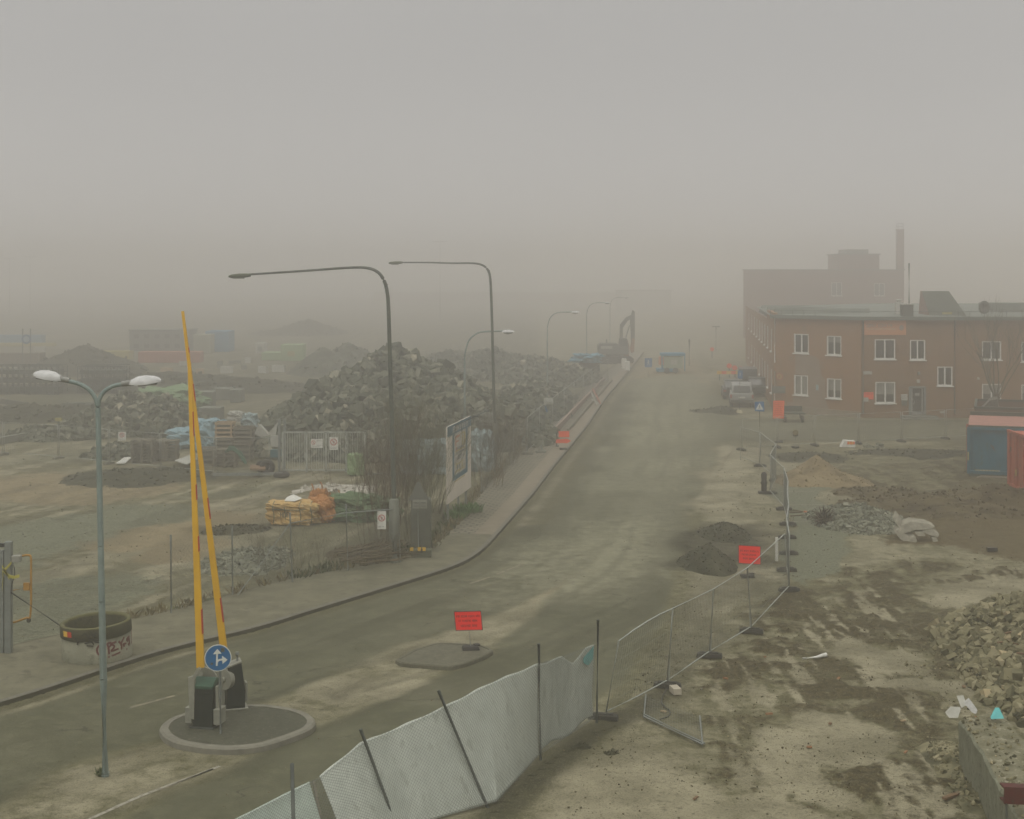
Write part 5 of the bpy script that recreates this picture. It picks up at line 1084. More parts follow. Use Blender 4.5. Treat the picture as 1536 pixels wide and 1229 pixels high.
mb.bar(q+Vector((.08,0,H2-.06)), q+Vector((W2-.08,0,H2-.06)), .15, .15, up=(0,0,1)); mb.bar(q+Vector((.08,0,.2)), q+Vector((W2-.08,0,.2)), .13, .16, up=(0,0,1)); mb.bar(q+Vector((.22,.02,.35)), q+Vector((.22,.02,H2-.14)), .05, .05)
wp(mb, 'frame', cblue, t, bevel=.01)
wp(MB().box(q+Vector((W2/2,2.75,H2+.06)), (W2+.05,5.3,.09)), 'roof', cpink, t, bevel=.02)
mb = MB(); mb.bar(q+Vector((-.02,0,H2+.05)), q+Vector((W2,0,H2+.05)), .10, .10, up=(0,0,1)); mb.bar(q+Vector((.0,5.5,H2+.2)), q+Vector((W2,5.5,H2+.2)), .12, .2, up=(0,0,1)); mb.bar(q+Vector((0,0,.02)), q+Vector((W2,0,.02)), .1, .2, up=(0,0,1)); wp(mb, 'edge_rail', cgreen, t)
wp(MB().bar(q+Vector((-.05,.05,.3)), q+Vector((-.05,.05,H2+.15)), .05, .12), 'corner_post', cred, t)
mb = MB()
for k in range(16):
    mb.mi(k % 2); mb.box(q+Vector((.36+k*.073,-.09,.32)), (.073,.012,.05))
wp(mb, 'reflector_strip', [mat('dull yellow reflector', (.4,.32,.08), None, .6), white_old], t)
mb = MB(); mb.add([q+Vector((x,-.058,z_)) for x, z_ in ((1.08,1.62),(1.2,1.5),(1.25,1.28),(1.14,1.42),(1.02,1.6))], [(0,1,2,3,4)]); mb.add([q+Vector((x,-.058,z_)) for x, z_ in ((1.9,1.2),(1.95,1.15),(1.98,.9),(1.92,1.0))], [(0,1,2,3)]); wp(mb, 'rust_patch', mat('rust', (.10,.05,.03), None, .9), t)
wp(MB().prism([q+Vector((x,.15,z_)) for x, z_ in ((.25,-.05),(W2,-.05),(W2,.06),(.6,.06))], Vector((0,-.9,0))), 'ramp', mat('worn steel ramp', (.16,.14,.10), (.11,.09,.06), .8, 3), t)
wp(MB().box(q+Vector((-.02,-.088,1.0)), (.06,.012,.42)), 'reflector', mat('dull yellow reflector', (.4,.32,.08)), t)
t.rotation_euler.z = R(-18.5)
q = G(1466,690); t = thing('green_skip', 'dark rimmed open skip standing behind the blue container', 'skip container', q); mb = MB(); W3, D3, H3 = 4.2, 5.5, 2.5
q = Vector((D(1463,0,82).x,82,0)); t.location = q
for c_, s_ in ((Vector((W3/2,0,H3/2)), (W3,.08,H3)), (Vector((W3/2,D3,H3/2)), (W3,.08,H3)), (Vector((0,D3/2,H3/2)), (.08,D3-.08,H3)), (Vector((W3,D3/2,H3/2)), (.08,D3-.08,H3))): mb.box(q+c_, s_)
wp(mb, 'body', mat('brownish skip', (.13,.08,.05), None, .8), t); mb = MB()
for a, b in (((0,0),(W3,0)),((W3,0),(W3,D3)),((W3,D3),(0,D3)),((0,D3),(0,0))): mb.bar(q+Vector((*a,H3)), q+Vector((*b,H3)), .14, .14, up=(0,0,1))
wp(mb, 'rim', cgreen, t)
mb = MB(); mb.prism([q+Vector((x,1,z_)) for x, z_ in ((.2,H3-.3),(.8,H3+.35),(1.2,H3+.45),(1.3,H3-.3))], Vector((0,2,0))); wp(mb, 'load', conc_dark, t)
t.rotation_euler.z = R(-18.5)
# red skip: corrugated long side towards us
p0 = G(1514,734); t = thing('red_skip', 'rusty red ribbed skip at the right edge in front of the blue one', 'skip container', p0); d = (Vector((23.2,61.0,0))-p0).normalized(); n_ = Vector((-d.y, d.x, 0)); n_ = -n_ if n_.x > 0 else n_; H_ = 2.75; L_ = (Vector((23.2,61.0,0))-p0).length
mb = MB(); mb.prism([p0+Vector((0,0,.2)), p0+d*L_+Vector((0,0,.2)), p0+d*L_+Vector((0,0,H_)), p0+Vector((0,0,H_))], -n_*2.4); wp(mb, 'body', cred, t)
mb = MB()
for k in range(7): s = .2+k*(L_-.4)/6; mb.bar(p0+d*s+n_*.05+Vector((0,0,.2)), p0+d*s+n_*.05+Vector((0,0,H_)), .14, .1, up=n_)
mb.bar(p0+n_*.06+Vector((0,0,H_)), p0+d*L_+n_*.06+Vector((0,0,H_)), .14, .14, up=(0,0,1)); mb.bar(p0+n_*.04+Vector((0,0,.25)), p0+d*L_+n_*.04+Vector((0,0,.25)), .14, .16, up=(0,0,1)); mb.bar(p0+Vector((0,0,.1)), p0+Vector((0,0,H_+.02)), .16, .16); wp(mb, 'ribs', cred, t, bevel=.01)
wp(MB().bar(p0-n_*.3+Vector((0,0,.1)), p0-n_*.3+d*L_+Vector((0,0,.1)), .12, .2), 'skid', galv_d, t)
wp(MB().box(p0+d*1.3+n_*.11+Vector((0,0,.95)), (.05,.12,.28)), 'reflector', mat('dull yellow reflector', (.4,.32,.08)), t)
# ================================================================ RUBBLE, MOUNDS
def tone_mat(name, cols, rough=.92, bump=.25):      # per-stone tone picks from a ramp
    m, n, b = nodes_of(name); N = n.nodes.new; L = n.links
    a = N('ShaderNodeAttribute'); a.attribute_name = 'tone'; r = N('ShaderNodeValToRGB'); e = r.color_ramp.elements
    while len(e) < len(cols): e.new(.5)
    for i, c in enumerate(cols): e[i].position = i/(len(cols)-1); e[i].color = (*c, 1)
    t = N('ShaderNodeTexNoise'); t.inputs['Scale'].default_value = 5; t.inputs['Detail'].default_value = 6; g = N('ShaderNodeTexCoord'); L.new(g.outputs['Object'], t.inputs['Vector'])
    ad = N('ShaderNodeMath'); ad.operation = 'MULTIPLY_ADD'; L.new(t.outputs[0], ad.inputs[0]); ad.inputs[1].default_value = .5; 
    sb = N('ShaderNodeMath'); sb.operation = 'SUBTRACT'; L.new(a.outputs['Fac'], sb.inputs[0]); sb.inputs[1].default_value = .25; L.new(sb.outputs[0], ad.inputs[2])
    L.new(ad.outputs[0], r.inputs[0]); L.new(r.outputs[0], b.inputs['Base Color']); b.inputs['Roughness'].default_value = rough; b.inputs['Specular IOR Level'].default_value = .2
    bp = N('ShaderNodeBump'); bp.inputs['Strength'].default_value = bump; bp.inputs['Distance'].default_value = .1; L.new(t.outputs[0], bp.inputs['Height']); L.new(bp.outputs[0], b.inputs['Normal']); return m
rub_m = tone_mat('rubble stone', [(.014,.017,.009),(.045,.051,.031),(.080,.086,.056),(.15,.15,.105),(.34,.31,.22)])
rub_s = tone_mat('mixed demolition rubble', [(.035,.035,.018),(.10,.095,.052),(.175,.16,.09),(.24,.215,.13),(.38,.31,.18)])
grav_m = tone_mat('grey crushed stone', [(.05,.054,.036),(.105,.11,.078),(.15,.155,.112),(.20,.205,.15),(.30,.29,.22)])
soil_m = tone_mat('dark soil', [(.016,.017,.008),(.030,.031,.015),(.042,.042,.022),(.06,.058,.034),(.10,.09,.06)])
brn_m = tone_mat('brown soil', [(.03,.022,.008),(.055,.043,.018),(.08,.064,.03),(.10,.085,.045),(.14,.12,.07)])
sand_m = tone_mat('tan sand', [(.11,.085,.042),(.16,.122,.062),(.19,.148,.078),(.22,.175,.095),(.28,.23,.14)])
def rock_templates():
    out = []
    for s in range(10):
        r = np.random.default_rng(s); bm = bmesh.new(); bmesh.ops.create_icosphere(bm, subdivisions=1, radius=1)
        if s % 3 == 0: bm.free(); bm = bmesh.new(); bmesh.ops.create_cube(bm, size=1.5)
        v = np.array([x.co[:] for x in bm.verts]); f = [[x.index for x in q.verts] for q in bm.faces]; f = [q if len(q) == 3 else None for q in f] if s % 3 else None
        bmesh.ops.triangulate(bm, faces=bm.faces[:]); bm.verts.ensure_lookup_table(); f = np.array([[x.index for x in q.verts] for q in bm.faces]); bm.free()
        v = v*(1+r.uniform(-.32,.32,(len(v),1)))*np.array([1, r.uniform(.6,1), r.uniform(.35,.8)]); out.append((v, f))
    return out
ROCKS = rock_templates()
def rocks_arrays(P, S, seed, tone=None):
    r = np.random.default_rng(seed); V, F, T = [], [], []; o = 0
    for i, (p, s) in enumerate(zip(P, S)):
        v, f = ROCKS[r.integers(len(ROCKS))]; q = r.normal(size=4); q /= np.linalg.norm(q); a, b, c, d = q
        M_ = np.array([[1-2*(c*c+d*d), 2*(b*c-a*d), 2*(b*d+a*c)],[2*(b*c+a*d), 1-2*(b*b+d*d), 2*(c*d-a*b)],[2*(b*d-a*c), 2*(c*d+a*b), 1-2*(b*b+c*c)]])
        V.append((v*s)@M_.T+p); F.append(f+o); T.append(np.full(len(v), tone[i] if tone is not None else np.clip(r.normal(.45,.2), 0, 1))); o += len(v)
    return np.concatenate(V), np.concatenate(F), np.concatenate(T)
def np_mesh(name, V, F, T, m, loc):
    me = bpy.data.meshes.new(name); me.vertices.add(len(V)); me.vertices.foreach_set('co', (V-np.array(loc)).astype(np.float32).ravel()); k = F.shape[1]
    me.loops.add(F.size); me.loops.foreach_set('vertex_index', F.ravel().astype(np.int32)); me.polygons.add(len(F)); me.polygons.foreach_set('loop_start', (np.arange(len(F))*k).astype(np.int32))
    me.polygons.foreach_set('use_smooth', np.zeros(len(F), bool)); me.update(); at = me.attributes.new('tone', 'FLOAT', 'POINT'); at.data.foreach_set('value', T.astype(np.float32))
    me.materials.append(m); o = bpy.data.objects.new(name, me); C.objects.link(o); o.location = loc; return o
def pile(name, label, cat, blobs, n, size, m, seed, rough=.25, step=.25, dens=1.0, flatp=1.0, base=0, kind=None, group=None, rockz=.25, extra=None):
    """blobs: (x, y, rx, ry, height); n stones of size range over a noisy mound"""
    r = np.random.default_rng(seed); x0 = min(b[0]-b[2] for b in blobs); x1 = max(b[0]+b[2] for b in blobs); y0 = min(b[1]-b[3] for b in blobs); y1 = max(b[1]+b[3] for b in blobs)
    def H(X, Y):
        w1 = (fbm(X*.5+seed, Y*.5, 3)-.5)*rough*3; w2 = (fbm(X*.5, Y*.5+seed*2, 3)-.5)*rough*3; z = np.full(X.shape, -1.)
        for bx, by, rx, ry, h in blobs:
            d = np.hypot((X-bx)/rx+w1/rx, (Y-by)/ry+w2/ry); z = np.maximum(z, h*(1-d**flatp*1.0)*np.where(d < 1, 1, 1.)-0.0)
        z = np.maximum(z, -.12); return z+np.where(z > -.1, (fbm(X*1.7+seed, Y*1.7, 4)-.5)*rough*1.2*np.clip(z*2+.2, 0, 1), 0)+base
    xs_ = np.arange(x0-step, x1+step*1.5, step); ys_ = np.arange(y0-step, y1+step*1.5, step); X, Y = np.meshgrid(xs_, ys_); Z = H(X, Y); nx, ny = len(xs_), len(ys_)
    I = (np.arange(ny-1)[:, None]*nx+np.arange(nx-1)[None, :]).ravel(); Q = np.stack([I, I+1, I+1+nx, I+nx], -1); V = np.stack([X, Y, Z], -1).reshape(-1, 3)
    keep = (V[Q][:, :, 2].max(1) > base-.09); Q = Q[keep]; tri = np.concatenate([Q[:, [0,1,2]], Q[:, [0,2,3]]]); T = np.clip(.34+(fbm(V[:,0]*2.3, V[:,1]*2.3, 4)-.5)*1.2, 0, 1)
    used = np.unique(tri); rm = np.full(len(V), -1); rm[used] = np.arange(len(used)); V = V[used]; T = T[used]; tri = rm[tri]
    if n:
        px_, py_ = r.uniform(x0, x1, n*4), r.uniform(y0, y1, n*4); h = H(px_, py_); ok = np.where(h > base-.02)[0][:n]; px_, py_, h = px_[ok], py_[ok], h[ok]
        S = size[0]+(size[1]-size[0])*r.random(len(ok))**3.3; P = np.stack([px_, py_, h+S*rockz], -1)
        v2, f2, t2 = rocks_arrays(P, S, seed); V = np.concatenate([V, v2]); tri = np.concatenate([tri, f2+len(T)]); T = np.concatenate([T, t2])
    b = blobs[0]; o = np_mesh(name, V, tri, T, m, (b[0], b[1], base)); return tag(o, label, cat, group, kind)
gx = lambda px, py: G(px, py).x; gy = lambda py: G(0, py).y
def pw(px, z): return (px-PX0)*z/FOC
pile('rubble_mound', 'huge grey green rubble mound behind the barred yard gate', 'rubble mound', [(pw(590,90),91,7.4,9,5.4),(pw(520,88),89,6.2,8.5,4.0),(pw(455,84),86,5.0,6.5,2.5),(pw(655,92),91,6.2,8,4.3),(pw(560,86),84,7.5,7,3.2),(pw(720,88),88,4.6,7,2.7)], 15000, (.06,.55), rub_m, 3, rough=.35, step=.35, flatp=1.15)
pile('rubble_mound', 'lower rubble mound left of the yellow barrier arms', 'rubble mound', [(pw(190,95),96,4.6,5,2.3),(pw(240,93),93,3.6,4.5,2.2),(pw(140,92),91,3.2,3.6,1.2)], 3200, (.07,.4), rub_m, 5, rough=.3, step=.35)
pile('rubble_mound', 'dark low stone heap beside the pallet stacks', 'rubble mound', [(pw(165,79),80,1.7,2,.75),(pw(190,80),81,1.4,1.8,.6)], 300, (.07,.25), rub_m, 6, rough=.2)
pile('rubble_ridge', 'long hazy ridge of rubble behind the fenced pavement', 'rubble mound', [(pw(735,150),152,8,16,2.2),(pw(800,145),147,6,16,1.7),(pw(680,155),156,7,12,1.8),(pw(850,140),141,3.4,12,1.4)], 3600, (.12,.45), rub_m, 8, rough=.4, step=.6)
pile('rubble_ridge', 'lower rubble ridge close behind the pavement fence', 'rubble mound', [(pw(778,104),105,4,10,2.0),(pw(800,114),116,3.6,9,1.7)], 2600, (.08,.35), rub_m, 81, rough=.35, step=.4)
pile('rubble_mound', 'small pile of broken stones behind the left chain link fence', 'rubble mound', [(gx(365,845),gy(843),1.5,2.4,.42),(gx(400,838),gy(836),.9,1.6,.3)], 900, (.03,.12), grav_m, 9, rough=.1, step=.12)
pile('sand_heap', 'tan brown sand heap near the blue container', 'sand heap', [(gx(1238,728),gy(719),1.75,2.6,1.22),(gx(1205,728),gy(722),1.2,2,.6),(gx(1275,730),gy(722),1.5,2.2,.45)], 500, (.015,.06), sand_m, 10, rough=.14, step=.09)
pile('gravel_heap', 'light grey heap of broken stones beside the root clump', 'gravel heap', [(gx(1300,790),gy(784),1.9,2.7,.75),(gx(1270,790),gy(780),1.3,2.4,.55),(gx(1340,800),gy(789),1.1,2,.4)], 1900, (.035,.15), grav_m, 11, rough=.16, step=.12)
pile('soil_heap', 'nearer dark soil heap left of the red lettered sign', 'soil heap', [(gx(1068,851),gy(847),.95,2.1,.74),(gx(1050,850),gy(846),.7,1.5,.3)], 420, (.012,.05), soil_m, 12, rough=.12, step=.06, flatp=1.0)
pile('soil_heap', 'farther dark soil heap behind the first one', 'soil heap', [(gx(1096,806),gy(802),.85,2.0,.52),(gx(1075,806),gy(802),.6,1.5,.3)], 380, (.012,.06), soil_m, 13, rough=.12, step=.07)
pile('soil_bank', 'low bank of dark earth between gravel heap and red container', 'soil heap', [(gx(1400,762),gy(758),4.2,2.6,.42),(gx(1500,752),gy(750),3.0,2.6,.75),(gx(1330,745),gy(742),2.2,2.4,.3),(gx(1450,775),gy(768),3.4,2.0,.3)], 900, (.02,.12), brn_m, 14, rough=.2, step=.14)
pile('soil_bank', 'shallow earth bank behind the sand heap', 'soil heap', [(gx(1225,690),gy(686),2.2,2.4,.25),(gx(1370,680),gy(680),4.0,2.0,.18)], 300, (.02,.1), soil_m, 15, rough=.15, step=.2)
pile('soil_heap', 'small dark mound on the road by the parked pickup', 'soil heap', [(gx(1085,618),gy(617),1.2,3,.42),(gx(1062,618),gy(617),1.4,1.5,.16)], 60, (.03,.1), soil_m, 16, rough=.12, step=.2)
pile('soil_heap', 'flat dark earth heap behind the mobile fence in the left yard', 'soil heap', [(gx(180,722),gy(716),3.0,3.6,.35),(gx(240,720),gy(714),2.4,3,.3)], 200, (.03,.12), soil_m, 17, rough=.2, step=.25)
pile('soil_heap', 'narrow dark earth ridge in the middle of the left yard', 'soil heap', [(gx(340,798),gy(796),.95,1.0,.22),(gx(372,796),gy(795),.8,.9,.16)], 200, (.02,.09), soil_m, 18, rough=.15, step=.1)
pile('soil_heap', 'brush covered dark earth under the fence near the tall lamp', 'soil heap', [(gx(545,838),gy(834),1.3,1.8,.42),(gx(575,828),gy(824),1.0,2,.3)], 250, (.02,.07), brn_m, 19, rough=.2, step=.1)
for nm, lb, bl, m_, sd_ in (('earth_mound','dim pointed earth mound on the far left',[(pw(118,150),152,6,9,2.9),(pw(80,150),150,5,6,1.2),(pw(160,150),150,4,6,1.3)],soil_m,21),('earth_mound','tall hazy cone shaped mound behind the green container',[(pw(458,250),252,7.5,12,2.5),(pw(425,250),250,6,9,1.0)],soil_m,22),
        ('earth_mound','rounded hazy mound just behind the huge rubble mound',[(pw(520,150),152,5,9,3.2),(pw(485,150),150,3.6,7,2.7),(pw(560,150),150,3,7,1.5)],rub_m,23),('earth_ridge','dark long earth ridge beyond the left yard',[(pw(30,100),101,7,3.5,1.1),(pw(-40,100),100,6,3,1.3),(pw(100,105),106,5,3,.6)],soil_m,24),
        ('earth_ridge','broad low bank of earth in the middle distance on the left',[(pw(250,130),132,12,6,1.3),(pw(330,125),128,9,6,1.1),(pw(160,128),128,8,5,.8)],soil_m,25),('rubble_mound','small hazy debris pile at the left picture edge',[(pw(40,88),89,2.6,2.2,.65),(pw(80,88),88,1.6,1.6,.3)],rub_m,26)):
    pile(nm, lb, 'earth mound', bl, 260, (.06,.3), m_, sd_, rough=.4, step=.5)
# big heap bottom right with wall slab
hp = [(14.3,35.2,3.1,4.2,2.2),(14.0,38.6,2.5,3.4,1.5),(15.6,32.4,3.2,3.8,2.5),(12.75,33.0,1.6,3.0,.85),(13.2,31.0,1.4,1.6,.95)]
pile('rubble_heap', 'big heap of stones, bricks and splinters at the lower right edge', 'rubble heap', hp, 13000, (.012,.21), rub_s, 31, rough=.25, step=.1)
pile('rubble_heap', 'small spill of broken stones at the foot of the concrete slab', 'rubble heap', [(gx(1465,1165),gy(1150),.6,1.6,.22),(gx(1470,1190),gy(1195),.5,.9,.15)], 500, (.02,.09), rub_s, 32, rough=.1, step=.06)
# concrete slab wall remnant
hS = 1.05; sl_ = [G(1438,1080,hS), G(1474,1130,hS), G(1512,1205,hS), G(1560,1290,hS)]; right_ = [G(1500,1066,hS), G(1530,1105,hS), G(1600,1170,hS), G(1680,1260,hS)]
slab_side = mat('mossy concrete side', (.20,.205,.145), (.13,.135,.09), .9, 3, bump=.4, bscale=14, c3=(.08,.085,.05)); slab_top = mat('debris covered slab top', (.19,.18,.115), (.11,.105,.06), .95, 3, bump=.8, bscale=18, c3=(.30,.28,.2))
t = thing('concrete_slab', 'broken mossy concrete wall slab in the lower right corner', 'concrete slab', Vector((sl_[0].x, sl_[0].y, 0)))
mb = MB(); n = 30; jit = random.Random(4); A_ = resample([p[:2] for p in sl_], n); B_ = resample([p[:2] for p in right_], n); V_ = []
for a, b in zip(A_, B_):
    j = jit.uniform(-.02,.02); V_ += [Vector((a.x+.02,a.y,-.1)), Vector((a.x+j,a.y,hS-.05+jit.uniform(-.02,.02))), Vector((a.x+.04+j,a.y,hS+jit.uniform(-.02,.01)))]
    for f in (.2,.4,.6,.8,1): p = a.lerp(b, f); V_.append(Vector((p.x,p.y,hS+jit.uniform(-.035,.04))))
    V_.append(Vector((b.x,b.y,-.1)))
mb.add(V_, [(i*9+j, i*9+j+1, (i+1)*9+j+1, (i+1)*9+j) for i in range(n-1) for j in range(8)], False); mb.m = [0 if (k % 8) < 2 or (k % 8) == 7 else 1 for k in range(len(mb.f))]; mb.add(V_[:9], [tuple(range(9))], False)
wp(mb, 'slab', [slab_side, slab_top], t)
P_, S_ = [], []
for k in range(420): a = jit.random()*(n-1); i = int(a); f = jit.random()**1.3; p = A_[i].lerp(B_[i], f*.95+.04); s = .015+.05*jit.random()**3; P_.append((p.x,p.y,hS+s*.4)); S_.append(s)
v_, f_, t_ = rocks_arrays(np.array(P_), np.array(S_), 77); o = np_mesh('crumbs', v_, f_, t_, rub_s, (0,0,0)); o.parent = t; o.data.transform(Matrix.Translation(-t.location)); o['kind'] = 'stuff'
t2 = thing('rusty_beam', 'dark red steel beam end lying over the slab at the corner', 'steel beam', D(1506,1203,23.7)); mb = MB(); a = D(1506,1193,23.7); b = D(1600,1197,23.7)
mb.bar(a, b, .28, .03, up=(0,1,0)); mb.bar(a+Vector((0,.1,.12)), b+Vector((0,.1,.12)), .22, .03, up=(0,0,1)); mb.bar(a+Vector((0,.1,-.12)), b+Vector((0,.1,-.12)), .22, .03, up=(0,0,1)); wp(mb, 'beam', mat('dark red oxide', (.085,.012,.010), (.06,.012,.01), .7, 4, c3=(.05,.03,.02)), t2); wp(MB().tube([D(1509,1205,23.7), D(1512,1260,23.6)], .02, 6), 'bolt_rod', galv, t2)
# ---- scattered small stones and debris
def scatter(name, zones, seed, m, kind='stuff'):
    r = np.random.default_rng(seed); P, S = [], []
    for (x0,x1,y0,y1,n,s0,s1,cond) in zones:
        x = r.uniform(x0,x1,n); y = r.uniform(y0,y1,n); d = fbm(x*.8+seed, y*.8, 3); ok = (d > .5)&cond(x, y); x, y = x[ok], y[ok]; s = s0+(s1-s0)*r.random(len(x))**5; P.append(np.stack([x,y,s*.25],-1)); S.append(s)
    P = np.concatenate(P); S = np.concatenate(S); mk = masks(P[:,0][None], P[:,1][None]); P[:,2] += np.maximum(ground_z(P[:,0][None], P[:,1][None], mk)[0], 0*P[:,2]+np.where(inside(P[:,0],P[:,1],ROAD), .004, -1)); v, f, t_ = rocks_arrays(P, S, seed); o = np_mesh(name, v, f, t_, m, (0,0,0)); return tag(o, kind=kind)
PAVP = [tuple(p[:2]) for p in KP]+[tuple(p[:2]) for p in reversed(OM)]
rd = lambda x, y: (x > 2.0+(y-32)*.2)&(~inside(x,y,ROAD)); ly = lambda x, y: (x < 0)&(~inside(x,y,ROAD))&(~inside(x,y,PAVP))
scatter('stone_scatter', [(0,18,24,45,6000,.006,.034,rd),(4,30,45,80,3000,.01,.05,rd),(10,14,25,40,2500,.01,.06,rd)], 41, rub_s); scatter('stone_scatter', [(-20,-2,38,70,4000,.008,.04,ly),(-32,-2,60,95,2000,.015,.07,ly)], 42, rub_s)
scatter('clod_scatter', [(1,17,24,45,15000,.006,.030,rd),(4,26,45,75,5000,.010,.045,rd)], 44, brn_m); scatter('clod_scatter', [(-20,-2,38,75,5000,.008,.035,ly)], 45, grav_m)
scatter('grit_scatter', [(-12,8,24,60,3500,.005,.022,lambda x,y: inside(x,y,ROAD))], 43, sand_m)
def stick(name, label, cat, a, b, w_, h_, m, z=0):
    A_, B_ = G(*a), G(*b); A_.z = B_.z = h_/2+z; o = MB().bar(A_, B_, w_, h_, up=(0,0,1)).build(name, m, bevel=min(w_,h_)*.15); base_at(o, (A_.x, A_.y, z)); return tag(o, label, cat)
o = MB().tube([G(1204,988,.05), G(1225,986,.06), G(1232,984,.07), G(1240,982,.10)], [.025,.035,.05,.06], 8).build('pipe', white_paint); base_at(o, G(1204,988)); tag(o, 'short pale pipe lying alone on the muddy ground', 'pipe')
stick('brown_plank', 'short reddish plank left of the concrete slab', 'plank', (1416,1200), (1441,1191), .10, .05, wood_b)
o = MB().prism([G(1421,946,.06), G(1445,930,.14), G(1467,928,.16), G(1453,947,.06)], Vector((0,0,.012))).build('cardboard_sheet', mat('cardboard', (.36,.27,.18), (.30,.22,.145), .85, 3)); base_at(o, G(1440,946)); tag(o, 'flat tan cardboard sheet at the edge of the big rubble heap', 'cardboard')
for px, h, lb, m_ in (([(1419,1071),(1427,1063),(1441,1064),(1437,1077),(1424,1077)],.35,'flat white foam piece left of the slab end',white_old),([(1447,1056),(1454,1050),(1466,1066),(1464,1071),(1458,1069)],.75,'slim white board tilted on the slab end',mat('white board',(.42,.42,.40),(.28,.28,.25),.7,9)),([(1487,1079),(1494,1065),(1500,1065),(1506,1078)],1.15,'turquoise plastic piece in the lower right rubble',cyan_m),([(1436,1047),(1446,1046),(1450,1058),(1442,1062)],.55,'pale grey bag by the white board',white_old)):
    z_ = G(px[0][0],px[0][1],h).y; P = [D(x,y,z_-(y-px[0][1])*.012) for x, y in px]; o = MB().prism(P, Vector((.0,.05,.03))).build('debris_piece', m_); base_at(o, P[0]); tag(o, lb, 'debris')
jt = random.Random(9)
brk = mat('orange brick bits', (.28,.14,.06), (.2,.1,.05), .9, 5)
for k in range(64):
    if k < 46: x = jt.uniform(12.2,15.2); y = jt.uniform(30.5,38.0); z_ = max([h*(1-math.hypot((x-bx)/rx,(y-by)/ry)) for bx,by,rx,ry,h in hp]+[0])+.08
    else: x = jt.uniform(3,11); y = jt.uniform(26,38); z_ = .03
    L_ = jt.uniform(.10,.55) if k < 46 else jt.uniform(.06,.2); an = jt.uniform(0,3.1); d = Vector((math.cos(an), math.sin(an), jt.uniform(-.4,.4) if k < 46 else 0))*L_/2
    o = MB().bar(-d, d, jt.uniform(.03,.07), jt.uniform(.02,.04)).build('wood_splinter', jt.choice([wood_b, brk, wood_l, wood_g]), loc=(x,y,z_)); tag(o, 'splinter of wood or brick lying on the big rubble heap' if k < 46 else 'small loose chip lying on the muddy ground', 'splinter', 'splinters on the rubble heap' if k < 46 else 'chips on the muddy ground')
# debris by the gravel heap
t = thing('concrete_debris', 'broken pale concrete pieces with a dark hollow at the gravel heap foot', 'concrete debris', G(1375,812)); z = G(0,812).y; cd = mat('bleached concrete', (.30,.285,.22), (.17,.16,.12), .9, 6, bump=.3)
for pl in ([(1345,797),(1352,788),(1368,783),(1392,786),(1404,791),(1396,795),(1372,796),(1356,800)], [(1343,801),(1350,797),(1362,803),(1368,811),(1360,815),(1350,809)], [(1366,806),(1373,804),(1376,812),(1369,818),(1363,815)], [(1384,798),(1396,795),(1409,801),(1407,806),(1394,804)], [(1398,808),(1405,807),(1407,814),(1401,816)], [(1343,784),(1347,772),(1352,779),(1350,795)], [(1372,798),(1386,799),(1388,804),(1377,804)]):
    P = [D(x+jt.uniform(-.8,.8),y+jt.uniform(-.8,.8),z-.1*(y-800)/10) for x, y in pl]; wp(MB().prism(P, Vector((jt.uniform(-.1,.1),.3,.12))), 'piece', cd, t, bevel=.02)
wp(MB().lathe(D(1366,786,z+.8), [(.42,-.1),(.42,.14),(.34,.14),(.34,-.1)], 20), 'ring_piece', mat('grey pipe ring', (.14,.145,.11), None, .9), t)
# root clump with orange stick
q = G(1236,789); t = thing('root_clump', 'brown torn root clump with an orange rod beside the gravel heap', 'root clump', q); r_ = random.Random(3); mb = MB()
for k in range(90):
    d = Vector((r_.gauss(0,1), r_.gauss(0,.7), r_.gauss(.25,.7))).normalized()*r_.uniform(.25,.6); a = q+Vector((0,0,.28)); m_ = a+d*.6+Vector((r_.uniform(-.1,.1),0,r_.uniform(-.1,.1))); mb.tube([a+d*.1, m_, a+d], [.05,.03,.008], 4, cap=False)
wp(mb, 'roots', mat('dark roots', (.07,.05,.026), (.045,.034,.018), .95, 6), t)
stick('orange_rod', 'short orange rod lying between root clump and fence', 'rod', (1206,769), (1224,772), .07, .08, orange_old)
for a, b, w_ in (((1178,770),(1206,769),.05), ((1186,775),(1215,773),.04), ((1190,766),(1212,770),.03)): stick('dead_branch', 'thin dark branch lying beside the orange rod', 'branch', a, b, w_, .05, bark)['group'] = 'branches beside the orange rod'
# cable and pale block at the near fence
o = MB().tube(bez([G(1001,1032,.1), G(994,1045,.03), G(993,1056,.02), G(1004,1066,.02), G(1003,1074,.02), G(990,1079,.02)], 6), .014, 6).build('loose_cable', cable); base_at(o, G(1001,1032)); tag(o, 'thin dark loose cable curling on the sand by the fence foot', 'cable')
o = MB().box((0,0,.08), (.2,.36,.15), rz=.2).build('pale_block', mat('pale block', (.42,.38,.29), None, .9), loc=G(1013,1040), bevel=.01); tag(o, 'pale block beside the fence foot with the loose cable', 'block')
for px, lb in (((873,1120),'small dark rag on the dirt behind the near fence'),((918,1130),'small bent dark scrap right of the near fence')): o = pile('scrap', lb, 'scrap', [(G(*px).x,G(*px).y,.16,.14,.07)], 25, (.012,.05), soil_m, px[0], rough=.03, step=.04)
